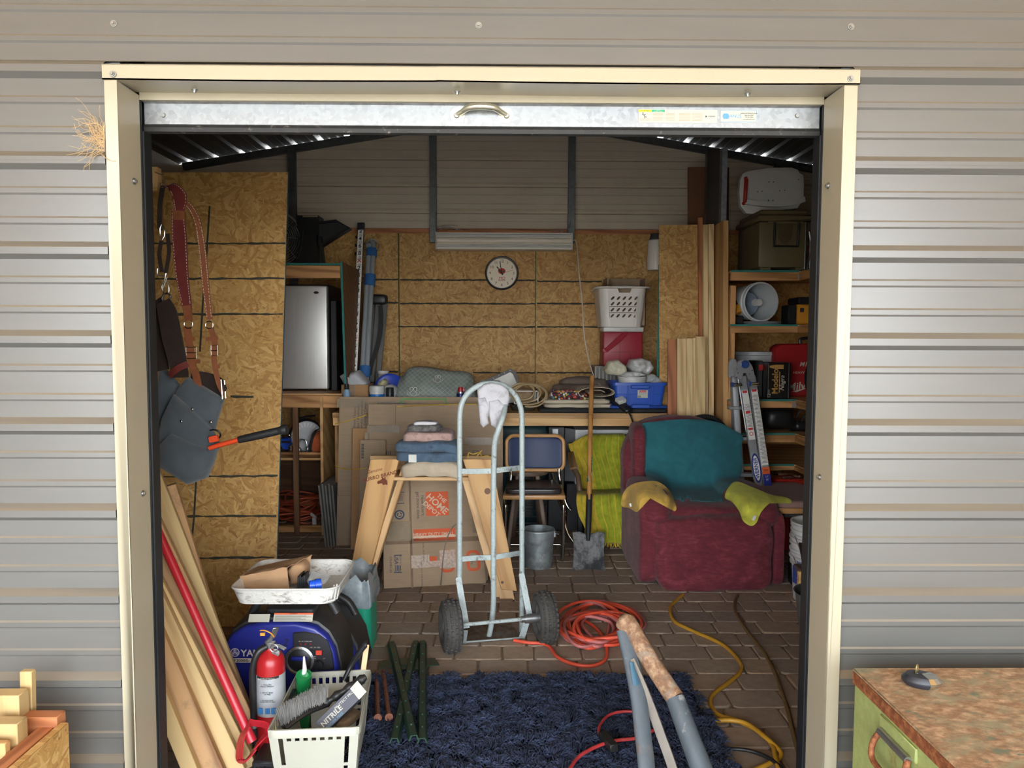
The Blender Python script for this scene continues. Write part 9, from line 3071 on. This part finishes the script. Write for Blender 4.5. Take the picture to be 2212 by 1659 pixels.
Ml=T(*pc)@Rz(-.35)@Matrix.Diagonal((1.35,1,1,1))
pr=[(.001,.002),(.026,.001),(.032,.010),(.032,.016),(.025,.026),(.001,.028)]
MB().lathe(pr,28,Ml,a0=.9,a1=2*PI-1.2).build('rubber_body',P('black_lock_rubber',(40,42,48),.45),lk,smooth=40)
MB().lathe([(r*1.015,z)for r,z in pr],6,Ml,a0=-1.25,a1=.95).build('chrome_face',M_CHROME,lk,smooth=10)
kp=pc+Vector((-.008,.006,.024))
MB().cyl(kp+Vector((0,0,-.004)),kp+Vector((0,0,.006)),.007,.006,12).build('key_cylinder',M_BLKP,lk)
MB().prism([(-.006,0),(-.007,.016),(-.003,.024),(.003,.024),(.006,.016),(.005,0)],-.0012,.0012,T(*kp)@Rz(.6)).build('key',P('brass_key',(176,160,110),.3,.9),lk,bevel=.0004)
# ---- wooden crate at the lower left
cr_=thing('wooden_crate','rough pine and strand board crate outside at the lower left','crate',(-1.35,1.4,0))
zc_=.5215
B=MB().box((-1.10,.95,.05),(-1.08,1.8,zc_)).build('side_sheet',M_OSBX,cr_,bevel=.001)
board('top_rail',(-1.128,1.02,zc_-.03),(-1.128,1.8,zc_-.03),.04,.05,M_CEDAR,cr_)
board('end_rail',(-1.5,1.805,zc_-.01),(-1.1,1.805,zc_-.01),.038,.06,M_CEDAR,cr_)
for x,y,z in((-1.19,1.73,.565),(-1.23,1.8,.60),(-1.32,1.72,.56)):board('corner_post',(x,y,0),(x,y,z),.085,.04,M_NEWP,cr_,up=(0,1,0))
board('end_board',(-1.7,1.68,.44),(-1.15,1.68,.44),.02,.2,M_PLY,cr_)
board('tall_slat',(-1.22,1.845,0),(-1.205,1.845,.635),.03,.02,M_NEWP,cr_,up=(0,1,0))
# ---- dry weed caught beside the trim
rq=random.Random(8)
mb=MB()
for i in range(70):
 p=A(226,330-rq.random()*50,1.925)
 pts=[p]
 a_=rq.uniform(2.0,3.6);st=rq.uniform(.008,.015)
 for k_ in range(rq.randint(3,7)):
  a_+=rq.uniform(-.7,.7)
  p=p+Vector((math.cos(a_)*st,-abs(rq.gauss(0,.002))if p.y>1.9 else.001,math.sin(a_)*st));pts.append(p)
 mb.tube(pts,.0006,3,caps=False)
tag(mb.build('dry_weed',P('straw',(206,178,134),.8),smooth=0),'tuft of dry straw roots caught against the left door trim','weed')['kind']='stuff'
# ---- every print becomes a plain mesh
bpy.context.view_layer.update()
dg=bpy.context.evaluated_depsgraph_get()
for o in[x for x in bpy.data.objects if x.type=='FONT']:
 me=bpy.data.meshes.new_from_object(o.evaluated_get(dg))
 q=bpy.data.objects.new('lettering',me)
 nm=o.name.split('.')[0]
 q.parent,q.matrix_basis=o.parent,o.matrix_basis.copy()
 bpy.data.objects.remove(o)
 q.name=nm
 COL.objects.link(q)
